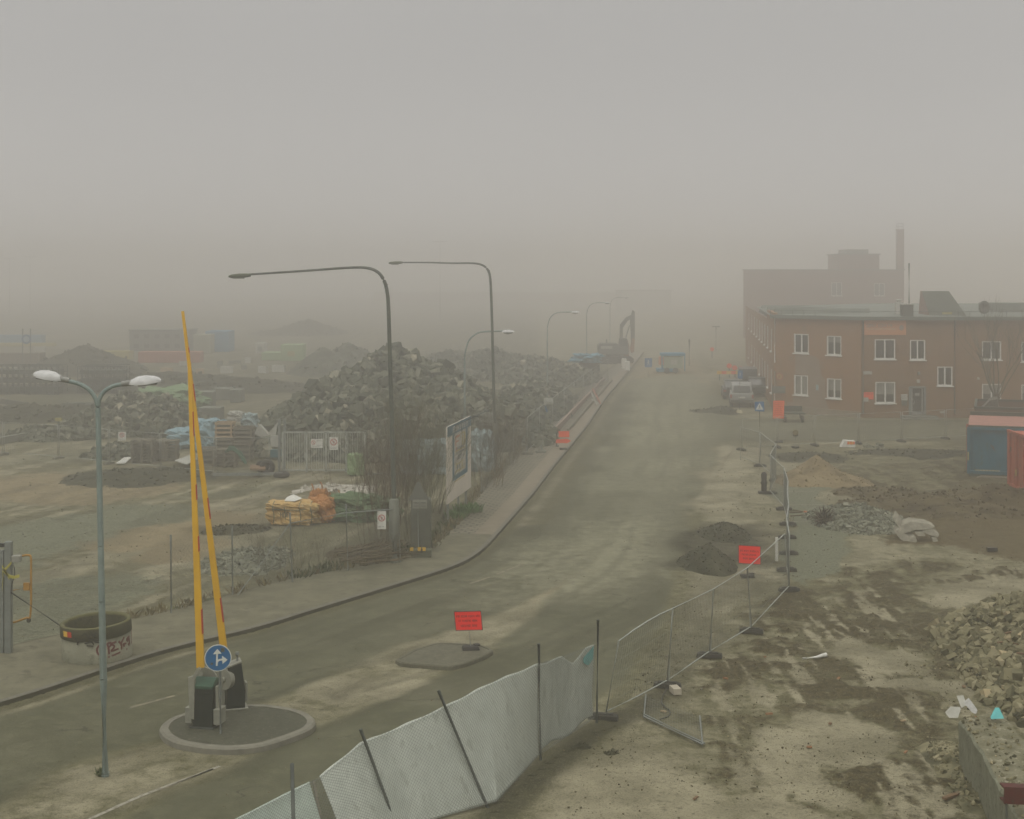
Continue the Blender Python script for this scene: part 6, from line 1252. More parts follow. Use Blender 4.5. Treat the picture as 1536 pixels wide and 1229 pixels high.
# ================================================================ BARE SHRUBS AND TREES
def branching(mb, p, d, L_, r, depth, rr, spread=.5, up=.25, segs=3, kids=3):
    P = [Vector(p)]; R_ = [r]; dd = Vector(d).normalized()
    for i in range(segs):
        dd = (dd+Vector((rr.gauss(0,.10), rr.gauss(0,.10), rr.gauss(.03,.06)))).normalized(); P.append(P[-1]+dd*L_/segs); R_.append(r*(1-.55*(i+1)/segs))
    mb.tube(P, R_, 5 if r > .03 else 3, cap=False)
    if depth <= 0: return
    for k in range(kids):
        f = rr.uniform(.3,1.0); i = min(segs-1, int(f*segs)); q = P[i].lerp(P[i+1], f*segs-i); nd = (dd+Vector((rr.gauss(0,spread), rr.gauss(0,spread), abs(rr.gauss(0,spread))*.6+up))).normalized()
        branching(mb, q, nd, L_*rr.uniform(.5,.75), r*.5, depth-1, rr, spread, up, segs, kids)
def shrub(name, label, cat, loc, h, w, stems, m, seed, depth=2, r=.016, group=None, kids=3, up=.3):
    stems = int(stems*.55)+2; r *= .6; kids += 1 if h > 2.5 else 1; depth = depth+1 if h > 3.3 else depth; rr = random.Random(seed); loc = Vector(loc); mb = MB()
    for k in range(stems):
        a = rr.uniform(0, 6.28); q = rr.random()**.6*w*.42; p = Vector((math.cos(a)*q, math.sin(a)*q*.8, -.03)); d = Vector((math.cos(a)*.45*rr.random(), math.sin(a)*.45*rr.random(), 1))
        branching(mb, p, d, h*rr.uniform(.45,.75), r*rr.uniform(.6,1.2), depth, rr, .42, up, 3, kids)
    t = thing(name, label, cat, loc, group=group); mb.build('stems', m, t); return t
yelb = mat('olive yellow twigs', (.145,.15,.06), (.095,.10,.04), .9, 6); redb = mat('reddish brown twigs', (.12,.07,.038), (.08,.05,.028), .9, 6)
for i, (px, py, h, w, n, m_, lb) in enumerate([(563,828,3.4,1.6,26,redb,'reddish bare shrub left of the nearest tall lamp, farthest left'),(583,822,4.3,1.5,24,redb,'reddish bare shrub directly behind the nearest tall lamp'),(606,815,4.4,1.6,24,bark_g,'olive bare shrub just right of the nearest tall lamp'),
        (618,812,4.2,1.3,22,bark_g,'olive bare shrub behind the triangular sign back'),(640,790,4.2,1.0,22,yelb,'tall greenish shrub left of the billboard'),(655,768,4.2,.9,20,bark,'dark dense shrub touching the billboard left edge'),(640,770,4.6,2.0,26,yelb,'tall sparse greenish shrub further behind the sign back'),
        (598,770,4.2,2.2,24,redb,'thin shrub in the second row behind the tall lamp'),(560,762,3.4,2.4,20,bark_g,'thin olive shrub in the second row near the green heap'),(620,735,4.2,2.4,22,bark_g,'sparse shrub in front of the pale blue bags')]):
    shrub('bare_shrub', lb, 'shrub', G(px,py), h, w, n, m_, 100+i, depth=2, r=.02, group='bare shrubs around the tall lamp and billboard')
for i, (px, py, h, w, n, m_, lb) in enumerate([(418,868,1.9,1.7,22,bark,'low brown bush inside the chain link fence, larger'),(470,862,1.5,1.4,14,bark,'low brown bush inside the chain link fence, smaller'),(445,866,1.7,1.2,14,yelb,'wispy low bush between the two brown ones'),(560,845,1.3,1.2,12,bark,'low wispy bush left of the lamp sleeve')]):
    shrub('low_bush', lb, 'bush', G(px,py), h, w, n, m_, 200+i, depth=2, r=.011, group='low bushes inside the chain link fence')
for i, (px, py, h, w, n, m_, lb) in enumerate([(718,738,3.8,1.5,26,bark,'dark shrub right behind the billboard'),(738,722,3.6,1.4,26,bark,'dark shrub beside the farther tall lamp'),(758,702,3.2,1.4,24,bark,'brown shrub beyond the farther tall lamp'),(774,690,2.2,1.3,24,mat('ochre twigs',(.20,.13,.04),(.14,.09,.03),.9,6),'low ochre shrub at the end of the billboard fence'),(735,735,1.6,1.5,22,mat('ochre twigs',(.20,.13,.04)),'low ochre weeds under the dark shrubs')]):
    shrub('bare_shrub', lb, 'shrub', G(px,py), h, w, n, m_, 300+i, depth=2, r=.018, group='shrubs beyond the billboard')
# tree in front of the building
rr = random.Random(12); q = Vector((pw(1494,92),92,0)); t = thing('bare_tree', 'bare grey tree in front of the red building behind the skips', 'tree', q)
MB().tube([(0,0,-.1),(0,0,1.2),(-.05,0,2.3)], [.16,.13,.11], 8).build('trunk', bark_g, t); mb = MB()
for k in range(9):
    a = k*.7+rr.uniform(-.2,.2); branching(mb, (0,0,1.7+.08*k), (math.cos(a)*.55, math.sin(a)*.4, 1), 3.4, .05, 3, rr, .38, .22, 4, 3)
mb.build('crown', bark_g, t)
# dead stems lying
t = thing('brushwood_pile', 'pile of dark dead branches lying by the fence near the tall lamp', 'brushwood', G(540,840)); mb = MB(); rr = random.Random(5)
for k in range(40): a = G(rr.uniform(500,560), rr.uniform(826,846), rr.uniform(.1,.5)); d = Vector((rr.uniform(.6,1.8), rr.uniform(-.2,.9), rr.uniform(-.05,.35))); mb.tube([a, a+d*.5+Vector((0,0,rr.uniform(-.05,.08))), a+d], [.03,.025,.01], 4, cap=False)
wp(mb, 'branches', bark, t)
# weeds: leaf blades
def weeds(name, label, spots, m, seed, kind=None, cat=None, h=(.1,.3), n=60):
    rr = random.Random(seed); mb = MB(); b0_ = None
    for (x, y, z, w_) in spots:
        b0_ = b0_ or (x, y, z)
        for k in range(n):
            a = rr.uniform(0,6.28); q = rr.random()**.5*w_; p = Vector((x+math.cos(a)*q, y+math.sin(a)*q, z)); hh = rr.uniform(*h); l = Vector((rr.gauss(0,.4)*hh, rr.gauss(0,.4)*hh, hh)); s_ = Vector((math.cos(a+1.5), math.sin(a+1.5), 0))*hh*.12
            mb.add([p-s_*.5, p+l*.5+s_, p+l, p+l*.5-s_], [(0,1,2,3)], False)
    o = mb.build(name, m); base_at(o, b0_); return tag(o, label, cat, kind=kind)
leaf_g = mat('dull green leaves', (.05,.075,.02), (.03,.045,.012), .8, 6); leaf_b = mat('fresh green leaves', (.07,.16,.03), (.045,.11,.02), .7, 6)
b0 = G(158,1165); weeds('weed_tuft', 'small green weed tuft at the foot of the double-arm lamp', [(b0.x-.09,b0.y+.05,0,.12)], leaf_g, 1, cat='weed', h=(.06,.18), n=90)
weeds('weeds', None, [(G(x,y).x,G(x,y).y,.02,.5) for x,y in ((560,838),(590,835),(612,828),(640,822),(655,806),(668,795),(676,782),(500,855),(480,860),(450,868))], leaf_g, 12, kind='stuff', h=(.08,.35), n=70)
g_ = G(690,782); weeds('green_bush', 'fresh green low bush growing under the billboard', [(g_.x-.2,g_.y,.1,.5),(g_.x+.5,g_.y+1.6,.1,.4),(g_.x+.1,g_.y+.8,.2,.4)], leaf_b, 2, cat='bush', h=(.15,.42), n=170)
sp = []; rr = random.Random(8)
for a, b in zip(OM[40:ksplit], OM[41:ksplit+1]):
    if rr.random() < .55: sp.append((a.x+rr.uniform(-.3,.1), a.y+rr.uniform(0,.4), .02, .18))
weeds('grass_strip', None, sp, leaf_g, 3, kind='stuff', h=(.03,.12), n=18)
weeds('dry_grass', None, [(p.x-.15+rr.uniform(-.2,.1), p.y, .05, .22) for p in OM[ksplit-30:ksplit+60:1]], mat('dry grass', (.17,.14,.06), (.11,.09,.04), .9, 6), 4, kind='stuff', h=(.08,.32), n=26)
# ================================================================ BILLBOARD, SITE GOODS
za, zb_ = 57.3, 62.0; TL, BL, TR, BR = D(670,641,za), D(671,757,za), D(705.5,622,zb_), D(706,733,zb_)
BL.x, BR.x = TL.x, TR.x; u = (TR-TL); u.z = 0; Wb = u.length; u.normalize(); v = Vector((0,0,1)); nb = Vector((u.y,-u.x,0)); Hb = TL.z-BL.z; o_ = Vector((TL.x, TL.y, BL.z))
t = thing('billboard', 'white and blue construction billboard with a site plan beside the paved path', 'billboard', Vector(((TL.x+TR.x)/2,(TL.y+TR.y)/2,0)))
BP = lambda x, z, d=0: o_+u*x*Wb+v*z*Hb+nb*d
def brect(mb, x0, x1, z0, z1, d): mb.quad(BP(x0,z0,d), BP(x1,z0,d), BP(x1,z1,d), BP(x0,z1,d))
mb = MB(); mb.prism([BP(0,0,.03), BP(1,0,.03), BP(1,1,.03), BP(0,1,.03)], -nb*.06)
mb.mi(1); brect(mb, 0,1,.865,1,.034); brect(mb,.20,.27,.25,.87,.034); brect(mb,.76,.84,.25,.87,.034); brect(mb,.27,.76,.25,.315,.034); mb.mi(0)
words(mb, BP(.53,.93,.036), u, v, Wb*.72, [(0,.9)], Hb*.075, 0, 21, .004, nb)
mb.mi(4); brect(mb,.27,.76,.315,.865,.033)
mb.mi(2)
for k, (x0,x1,z0,z1) in enumerate([(.31,.50,.80,.83),(.31,.35,.70,.80),(.34,.46,.74,.76),(.33,.37,.62,.68)]): brect(mb,x0,x1,z0,z1,.037)
mb.mi(3)
for (x0,x1,z0,z1) in [(.52,.72,.82,.835),(.60,.64,.66,.80),(.68,.73,.66,.82),(.30,.72,.615,.63),(.33,.68,.44,.452),(.33,.36,.40,.47),(.31,.70,.345,.36),(.58,.62,.37,.43),(.27,.72,.225,.238)]: brect(mb,x0,x1,z0,z1,.037)
mb.mi(5)
for (x0,x1,z0,z1) in [(.42,.58,.545,.56),(.50,.70,.585,.598),(.40,.55,.50,.515),(.38,.42,.38,.44),(.48,.52,.36,.42)]: brect(mb,x0,x1,z0,z1,.037)
words(mb, BP(.5,.62,.036), u, v, Wb*.4, [(-.28,.9),(-.10,.8),(.10,.7)], .09, 5, 4, .006, nb)
wp(mb, 'panel', [mat('billboard white', (.58,.53,.44), (.50,.455,.38), .7, 1.5), mat('billboard blue', (.028,.12,.17), (.022,.10,.145), .6, 3), mat('map orange', (.42,.16,.06), None, .7), mat('map yellow', (.42,.34,.06), None, .7), mat('map paper', (.44,.42,.36), None, .7), mat('map grey ink', (.10,.12,.14), None, .7)], t)
for f in (.12,.55,.88): p = BP(f,0,-.08); wp(MB().box((p.x,p.y,2.0), (.09,.09,4.0)), 'post', galv, t)
for f in (.3,.8): wp(MB().bar(BP(f,.95,-.06), BP(f,.95,-.06)+Vector((.9,-.2,.45)), .03), 'lamp_arm', galv_d, t); wp(MB().box(BP(f,.95,-.06)+Vector((.95,-.2,.47)), (.22,.12,.08)), 'spotlight', galv_d, t)
# back of warning sign with base
q = G(628,836,.1); z = q.y; t = thing('warning_sign', 'grey back of a triangular sign with two small plates, on a striped base', 'traffic sign', q); qq = q
wp(MB().tube([q, D(626,724,z)], .028, 8), 'pole', galv, t); mb = MB(); cc = D(628,741,z-.04); mb.prism([D(613,750,z-.04), D(644,750,z-.04), D(634,733,z-.04), D(629,722,z-.04), D(625,724,z-.04), D(621,733,z-.04)], Vector((0,.01,0))); wp(mb, 'triangle_back', mat('sign back grey', (.12,.125,.10), (.10,.105,.085), .6, 4), t)
for x0, x1 in ((619,629.5),(630,640.5)): mb = MB(); mb.prism([D(x0,763,z-.06), D(x1,763,z-.06), D(x1,750,z-.06), D(x0,750,z-.06)], Vector((0,.01,0))); mb.mi(1); [mb.bar(D(x0+1.5,y,z-.072), D(x1-1.5,y,z-.072), .01, .05, up=(0,1,0)) for y in (754,759)]; wp(mb, 'plate', [mat('pale sign back', (.25,.25,.2), None, .6), galv_d], t)
mb = MB(); mb.box(q+Vector((.1,.1,.13)), (.7,.4,.26)); mb.mi(1)
for x in (617.5,629,636): mb.box(D(x,824,z-.12), (.12,.02,.13))
mb.mi(2); mb.box(D(632.5,826,z-.12), (.08,.02,.15)); wp(mb, 'striped_base', [mat('grey green base', (.10,.11,.07), (.06,.065,.04), .9, 5), yel2, black], t, bevel=.01)
p = G(631,830,0); o = MB().prism([p+Vector((x,0,z_)) for x, z_ in ((-.36,0),(.36,0),(.36,1.85),(.32,1.95),(-.32,1.95),(-.36,1.85))], Vector((0,.6,0))).build('utility_cabinet', mat('weathered grey cabinet', (.095,.10,.072), (.065,.07,.05), .85, 3, bump=.15), bevel=.02); base_at(o, p); tag(o, 'weathered grey cabinet hidden behind the triangular sign back', 'cabinet')
# big bags: deformed sacks
def sack(name, label, cat, loc, sx, sy, sz, m, seed, sub=None, flat=.5, wob=.12, group=None):
    wob *= 1.5; bm = bmesh.new(); bmesh.ops.create_cube(bm, size=2); bmesh.ops.subdivide_edges(bm, edges=bm.edges[:], cuts=15, use_grid_fill=True); t = thing(name, label, cat, loc, group=group)
    for v_ in bm.verts:
        c = v_.co.copy(); s_ = c.normalized()*1.25; c = c.lerp(s_, 1-flat); nz_ = mnoise.noise(c*1.6+Vector((seed*3,0,0)))*wob*2+mnoise.noise(c*4+Vector((0,seed,0)))*wob*.9+abs(mnoise.noise(c*6+Vector((seed,0,5))))*wob*.9-abs(mnoise.noise(c*11+Vector((seed,5,5))))*wob*.5; c *= 1+nz_
        v_.co = Vector((c.x*sx/2, c.y*sy/2, max((c.z+1)/2*sz, 0)))
    me = bpy.data.meshes.new('sack'); bm.to_mesh(me); bm.free(); me.materials.append(m); o = bpy.data.objects.new('sack', me); C.objects.link(o); o.parent = t; return t
bagb = mat('pale orange bag', (.50,.34,.12), (.40,.25,.085), .85, 5, bump=.4, bscale=16, c3=(.52,.46,.32)); bago = mat('orange bag', (.40,.185,.055), (.33,.145,.045), .8, 5, bump=.5, bscale=18); bagg = mat('green net', (.10,.16,.075), (.06,.11,.05), .9, 7, bump=.8, bscale=14, c3=(.2,.24,.15))
q = G(441,784); t = sack('big_bag', 'largest pale orange bulk bag with dark straps and a white top', 'bulk bag', q, 2.0, 1.5, .86, bagb, 1, flat=.8, wob=.08); mb = MB()
for x in (-.72,-.25,.35,.8): mb.tube(bez([(x,-.80,.05),(x+.05,-.84,.4),(x-.03,-.80,.78),(x,-.4,.93)], 4), .018, 5)
mb.tube(bez([(-.98,-.6,.62),(-.4,-.84,.66),(.3,-.84,.64),(.95,-.65,.7)], 4), .016, 5); mb.build('straps', mat('dark strap', (.07,.09,.06), None, .8), t)
mb = MB(); words(mb, Vector((-.2,-.83,.45)), Vector((1,0,0)), Vector((0,0,1)), .5, [(0,.9)], .2, 0, 3, .01, Vector((0,-1,0))); mb.build('print', mat('bag print', (.12,.10,.06), None, .9), t); MB().add([(-.35,-.3,.93),(.1,-.5,.95),(.35,-.1,1.0),(-.05,.2,1.12),(-.3,.1,1.02)], [(0,1,2,3,4)]).build('white_sheet', white_paint, t, solid=.02)
for (px, py, sx, sy, sz, lb, sd_) in ((486,782,.95,1.0,.95,'bright orange bulk bag touching the large one',3),(505,776,.9,.9,.72,'rounder orange bulk bag beside the green net heap',4),(478,775,.7,.7,1.05,'orange bulk bag half hidden behind the large one',6)):
    t = sack('big_bag', lb, 'bulk bag', G(px,py), sx, sy, sz, bago, sd_, flat=.35, wob=.12); MB().tube(bez([(-.15,0,sz*.9),(-.25,0,sz+.2),(-.3,0,sz+.32)], 4), .03, 5).build('loop', bago, t); MB().tube(bez([(.15,.1,sz*.9),(.12,.1,sz+.25),(.05,.1,sz+.38)], 4), .03, 5).build('loop', bago, t)
sack('net_heap', 'long green net covered heap right of the orange bags', 'net heap', G(545,779), 2.2, 1.6, .95, bagg, 8, flat=.3, wob=.14)
o = pile('white_debris', 'scattered white debris on the ground behind the orange bags', 'debris', [(gx(505,733),gy(733),1.8,1.2,.06)], 150, (.03,.16), tone_mat('white debris mat', [(.2,.19,.15),(.4,.38,.32),(.5,.48,.42)]), 51, rough=.05, step=.2)
bagw = mat('pale blue white bag', (.27,.33,.32), (.20,.26,.26), .8, 3, bump=.4, bscale=8); bagw2 = mat('dirty white bag', (.36,.36,.31), (.27,.27,.23), .8, 3, bump=.4, bscale=8)
sack('covered_stack', 'large pale blue wrapped stack behind the shrubs left of the billboard', 'wrapped stack', Vector((pw(641,73),73,0)), 2.3, 1.6, 1.6, bagw, 11, flat=.7, wob=.07); sack('wrapped_bag', 'pale blue wrapped bundle right behind the billboard', 'wrapped stack', Vector((pw(718,74),74,0)), 1.3, 1.4, 1.9, bagw, 12, flat=.6, wob=.1)
sack('stone_block', 'round pale boulder above the wrapped bundle behind the billboard', 'boulder', Vector((pw(729,79),79,1.75)), .9, .9, .7, conc_l, 13, flat=.3)
# pallets and crates
def pallet(name='pallet'):
    t = thing(name, '', 'pallet'); mb = MB()
    for k in range(5): mb.box((0,-.4+k*.2,.135), (1.2,.10,.022))
    mb.build('deck', wood_g, t); mb = MB()
    for x in (-.53,0,.53):
        for y in (-.38,0,.38): mb.box((x,y,.075), (.12,.1,.09))
        mb.box((x,0,.016), (.11,.86,.03))
    mb.build('blocks', wood_g, t); return t
pr = pallet(); first = True
def stack_pallets(px, py, n, group, names, rz=0, dz=.155, z=None):
    global first
    q = G(px, py) if z is None else Vector((pw(px, z), z, 0))
    for k in range(n):
        lb = 'grey pallet at the bottom of '+names if k == 0 else 'grey pallet on top of '+names if k == n-1 else 'grey pallet in the middle of '+names
        r_ = rz+jt.uniform(-.05,.05); p = q+Vector((jt.uniform(-.03,.03), jt.uniform(-.03,.03), k*dz))
        if first: pr.location = p; pr.rotation_euler.z = r_; pr['label'] = lb; pr['group'] = group; first = False
        else: copy_tree(pr, lb, p, r_)['group'] = group
stack_pallets(216,693,8,'pallets stacked in the left yard','the leftmost pallet stack',0); stack_pallets(251,690,7,'pallets of the second stack','the darker stack right of the leftmost one',.1); stack_pallets(338,700,6,'pallets of the near centre stack','the stack behind the yellow arms',.05)
def crate(label, loc, w_, d_, h_, m, rz=0):
    t = thing('wooden_crate', label, 'crate', loc, rz, 'slatted crates in the left yard'); mb = MB(); ns = max(3, int(h_/.19)); zz = [.03+(h_-.1)*k/(ns-1) for k in range(ns)]
    for z_ in zz:
        mb.box((0,-d_/2,z_+.05), (w_,.025,.11)); mb.box((0,d_/2,z_+.05), (w_,.025,.11)); mb.box((-w_/2-.013,0,z_+.05), (.025,d_,.11)); mb.box((w_/2+.013,0,z_+.05), (.025,d_,.11))
    mb.build('slats', m, t)
    for x in (-1,1):
        for y in (-1,1): MB().box((x*(w_/2-.05),y*(d_/2-.06),h_/2), (.08,.08,h_)).build('corner_post', m, t)
    MB().box((0,0,h_*.45), (w_-.12,d_-.14,h_*.85)).build('contents', conc_dark, t); return t
zc = 78.
for i, (x0,x1,y0,y1,m_,lb) in enumerate([(325,351,634,656,wood_l,'upper pale slatted crate right of the blue tarp'),(352,380,641,663,wood_g,'upper grey slatted crate beside the pale one'),(325,352,657,680,wood_g,'lower grey crate under the pale one'),(352,378,664,690,wood_g,'lower grey crate under the grey one'),(300,324,672,700,wood_g,'single grey crate hidden by the yellow arms')]):
    zq = zc-(i == 4)*2; a, b = D(x0,y1,zq), D(x1,y0,zq); h_ = b.z-a.z; crate(lb, Vector(((a.x+b.x)/2, zq+(i % 2)*.06, max(a.z,0) if i < 2 else 0)), b.x-a.x-.03, 1.0, h_ if i < 2 else D(0,y0,zq).z-.02, m_)
tarpb = mat('pale blue tarp', (.22,.33,.36), (.17,.27,.30), .7, 3, bump=.3, bscale=6)
sack('tarp_heap', 'pale blue tarp heap behind the yellow arms', 'tarp', Vector((pw(318,82),82,0)), 1.9, 1.4, 1.75, tarpb, 15, flat=.5, wob=.12); sack('tarp_heap', 'flat light blue tarp left of the tarp heap', 'tarp', Vector((pw(285,84),84,0)), 2.2, 1.4, 1.0, tarpb, 16, flat=.4, wob=.15)
sack('wrapped_bag', 'small white sack high on the crates', 'sack', Vector((pw(354,80),80,1.9)), .8, .7, .55, bagw2, 17, flat=.6); sack('wrapped_bag', 'white and blue sack above the grey crate', 'sack', Vector((pw(374,80),80,1.6)), .8, .7, .7, bagw, 18, flat=.7)
o = MB().prism([D(381,651,79), D(389,637,79), D(396,645,79), D(403,653,79), D(392,656,79)], Vector((.05,.3,0))).prism([D(401,652,79), D(417,633,79), D(413,653,79)], Vector((0,.1,0))).build('bent_sheet', white_old); base_at(o, D(390,655,79)); tag(o, 'bent white sheet metal panels left of the barred gate', 'sheet metal')
def slab_obj(name, label, cat, pts, h, m, thick=.05):
    P = [G(x,y,h) for x, y in pts]; o = MB().prism(P, Vector((0,0,thick))).build(name, m, bevel=.005); base_at(o, P[0]); return tag(o, label, cat)
slab_obj('white_board', 'flat white board on the ground left of the leftmost pallet stack', 'board', [(174,696),(188,696),(198,687),(190,685)], .05, white_paint); slab_obj('white_board', 'white board leaning low right of the second pallet stack', 'board', [(262,692),(280,698),(296,690),(284,684)], .2, white_old)
t = thing('hose_heap', 'tangled green hose before the crates', 'hose', G(358,697)); mb = MB(); rr = random.Random(2)
for k in range(7): mb.tube(bez([D(336+rr.uniform(-2,6),676+rr.uniform(-3,3),75), D(348+rr.uniform(-3,3),672+rr.uniform(-3,3),75), D(358+rr.uniform(-3,3),680+rr.uniform(-3,3),75), D(368+rr.uniform(-3,3),694+rr.uniform(-3,2),75)], 4), .04, 5)
wp(mb, 'hose', mat('green hose', (.05,.15,.09), (.04,.11,.07), .7, 4), t)
def tyre(label, loc, r=.5, w_=.28, lying=False, group='old tyres near the barred gate'):
    t = thing('old_tyre', label, 'tyre', loc, group=group); mb = MB(); n = 24; V_ = []
    for k in range(n):
        a = 2*math.pi*k/n
        for j in range(8):
            b = 2*math.pi*j/8; rr_ = r-.13+.13*math.cos(b); y = w_/2*math.sin(b); V_.append((rr_*math.cos(a), y, r+rr_*math.sin(a)) if not lying else (rr_*math.cos(a), rr_*math.sin(a), w_/2+y))
    mb.add(V_, [(k*8+j, ((k+1) % n)*8+j, ((k+1) % n)*8+(j+1) % 8, k*8+(j+1) % 8) for k in range(n) for j in range(8)], True); mb.build('rubber', rubber, t)
tyre('upright dark tyre before the barred gate', G(401,713), .40, .3); tyre('dark tyre lying flat at the gate foot', G(422,716), .42, .26, True); tyre('second upright tyre leaning behind the first', G(394,711), .36, .3)
slab_obj('wooden_board', 'brown board pile left of the tyres', 'board', [(375,706),(398,706),(398,700),(375,700)], .35, wood_b, .1)
z = 72.9; o = MB().box((0,0,.3), (.5,.05,.6)).build('notice_case', white_old, loc=Vector((pw(413,74),74,1.2)), bevel=.02); tag(o, 'white notice case beside the twin gate posts', 'notice')
sack('green_sack', 'pale green printed sack at the right end of the barred gate', 'sack', Vector((pw(535,72.6),72.2,0)), .8, .5, 1.05, mat('pale green sack', (.22,.32,.15), (.15,.24,.10), .8, 4, c3=(.4,.4,.3)), 19, flat=.85, wob=.04)
o = MB().box((0,0,.2), (.55,.3,.4)).build('blue_bin', mat('blue bin', (.04,.13,.15), None, .7), loc=Vector((pw(413,74),74.2,.65)), bevel=.02); tag(o, 'small blue bin under the white notice case', 'bin')
# striped barrier boards, leaning sign post, timber rails
q = G(845,674,.11); z = q.y; t = thing('road_barrier', 'orange two board barrier with arrow on the paved path', 'road barrier', q)
mb = MB(); mb.prism([D(838,656,z), D(854,656,z), D(854,647,z), D(838,647,z)], Vector((0,.03,0))); wp(mb, 'upper_board', orange_sign, t); mb = MB(); mb.prism([D(834,665,z-.1), D(851,665,z-.1), D(857,661.5,z-.1), D(851,658.5,z-.1), D(834,659.5,z-.1)], Vector((0,.03,0))); wp(mb, 'arrow_board', orange_sign, t)
mb = MB()
for x in (835,): mb.bar(D(x,669,z+.05), D(x,649,z+.05), .06, .06); mb.bar(D(833,669,z+.1), D(838,669,z+.1), .3, .05)
wp(mb, 'stand', galv_d, t); wp(MB().box(q+Vector((0,-.2,.05)), (.45,.35,.1)), 'rubber_foot', rubber, t, bevel=.02)
q = G(811,679,.11); z = q.y; t = thing('path_sign', 'leaning post with blue and white sign on a pale foot at the path edge', 'traffic sign', q); wp(MB().tube([q, D(820,612,z), D(821,590,z)], .03, 7), 'post', galv, t)
mb = MB(); mb.prism([D(816,607,z-.04), D(830,607,z-.04), D(830,597,z-.04), D(816,597,z-.04)], Vector((0,.015,0))); mb.mi(1); mb.bar(D(818,603,z-.06), D(828,603,z-.06), .01, .09, up=(0,1,0)); mb.mi(2); mb.prism([D(818,609,z-.05), D(822,618,z-.05), D(819.5,618,z-.05), D(817,609,z-.05)], Vector((0,.012,0))); wp(mb, 'panel', [white_old, grey_txt, blue_sign], t)
wp(MB().box(q+Vector((0,0,.06)), (.6,.4,.12)).lathe(q+Vector((0,0,.12)), [(.16,0),(.08,.25),(0,.26)], 10), 'foot', conc_l, t, bevel=.02)
for (a, b, lb) in (((834,648),(868,612),'nearer pale timber rail along the path'),((868,612),(906,572),'farther pale timber rail along the path')):
    A_, B_ = G(*a,.11), G(*b,.11); o = MB().bar(A_+Vector((0,0,.17)), B_+Vector((0,0,.17)), .16, .34, up=(0,0,1)).build('timber_rail', mat('pinkish grey timber', (.27,.20,.155), (.21,.16,.12), .9, 3)); base_at(o, A_); tag(o, lb, 'timber rail')
    A_ = A_+Vector((.75,0,0)); B_ = B_+Vector((.75,0,0)); o = MB().bar(A_+Vector((0,0,.1)), B_+Vector((0,0,.1)), .1, .2, up=(0,0,1)).build('timber_rail', mat('grey timber', (.16,.15,.11), None, .9)); base_at(o, A_); tag(o, lb.replace('pale timber rail', 'low grey timber rail'), 'timber rail')
q = G(893,608,.11); z = q.y; t = thing('fallen_barrier', 'fallen white and red plank barrier across the path', 'road barrier', q)
wp(MB().bar(D(889,583,z), D(901,606,z-.3), .16, .08), 'plank', mat('faded red plank', (.40,.17,.12), None, .8), t); wp(MB().bar(D(887,588,z), D(895,607,z-.3), .12, .08), 'plank', white_old, t); wp(MB().bar(D(887,599,z), D(901,607,z-.3), .10, .08), 'cross_bar', white_old, t)
# pedestrian crossing sign
def pole_sign(name, label, base, pts, m, z=None, tri=True, polebase=None):
    q = G(*base); z = q.y; t = thing(name, label, 'traffic sign', q); P = [D(x,y,z) for x, y in pts]; c = sum(P, Vector())/4; wp(MB().tube([q, Vector((c.x, z+.04, c.z+.1))], .03, 8), 'pole', galv_d, t); w_ = (P[1]-P[0]).length; h_ = (P[3]-P[0]).length
    mb = MB(); mb.prism(P, Vector((0,.02,0))); y = -.004
    if tri: mb.mi(1); s = w_*.42; mb.add([c+Vector((-s,y,-s*.8)), c+Vector((s,y,-s*.8)), c+Vector((0,y,s*.95))], [(0,1,2)]); mb.mi(2); fig(mb, c+Vector((0,y*2,-s*.15)), s*.62)
    else: mb.mi(1); fig(mb, c+Vector((0,y,0)), w_*.42)
    wp(mb, 'panel', [blue_sign, white_paint, black], t); return t
def fig(mb, c, s):      # walking figure pictogram
    n = 8; mb.add([c+Vector((math.cos(2*math.pi*k/n)*s*.16, 0, s*.72+math.sin(2*math.pi*k/n)*s*.16)) for k in range(n)], [tuple(range(n))])
    for poly in ([(-.12,.5),(.14,.5),(.12,-.05),(-.14,-.05)], [(-.14,0),(.02,0),(-.28,-.8),(-.42,-.75)], [(0,0),(.14,0),(.38,-.75),(.24,-.8)], [(-.14,.48),(-.08,.38),(-.36,.02),(-.42,.1)], [(.12,.48),(.08,.38),(.34,.1),(.4,.18)]): mb.add([c+Vector((x*s,0,z_*s)) for x, z_ in poly], [tuple(range(4))])
pole_sign('crossing_sign', 'blue square crossing sign with white triangle near the brick building corner', (1141,684), [(1132.5,617),(1146.5,617.5),(1146,602.5),(1132,603)], blue_sign)
t = pole_sign('path_sign', 'narrow blue sign with white figure before the parked pickup', (1109,620), [(1106.5,568),(1114,568),(1114,556),(1106.5,556)], blue_sign, tri=False); wp(MB().box(t.location+Vector((0,0,.12)), (.5,.4,.24), taper=.6), 'foot', mat('pale yellow foot', (.40,.36,.22), None, .9), t, bevel=.02)
pole_sign('info_sign', 'dark blue square sign beside the pale green site trailer', (972,566), [(967,551),(978,551),(978,537.5),(967,537.5)], blue_sign, tri=False)
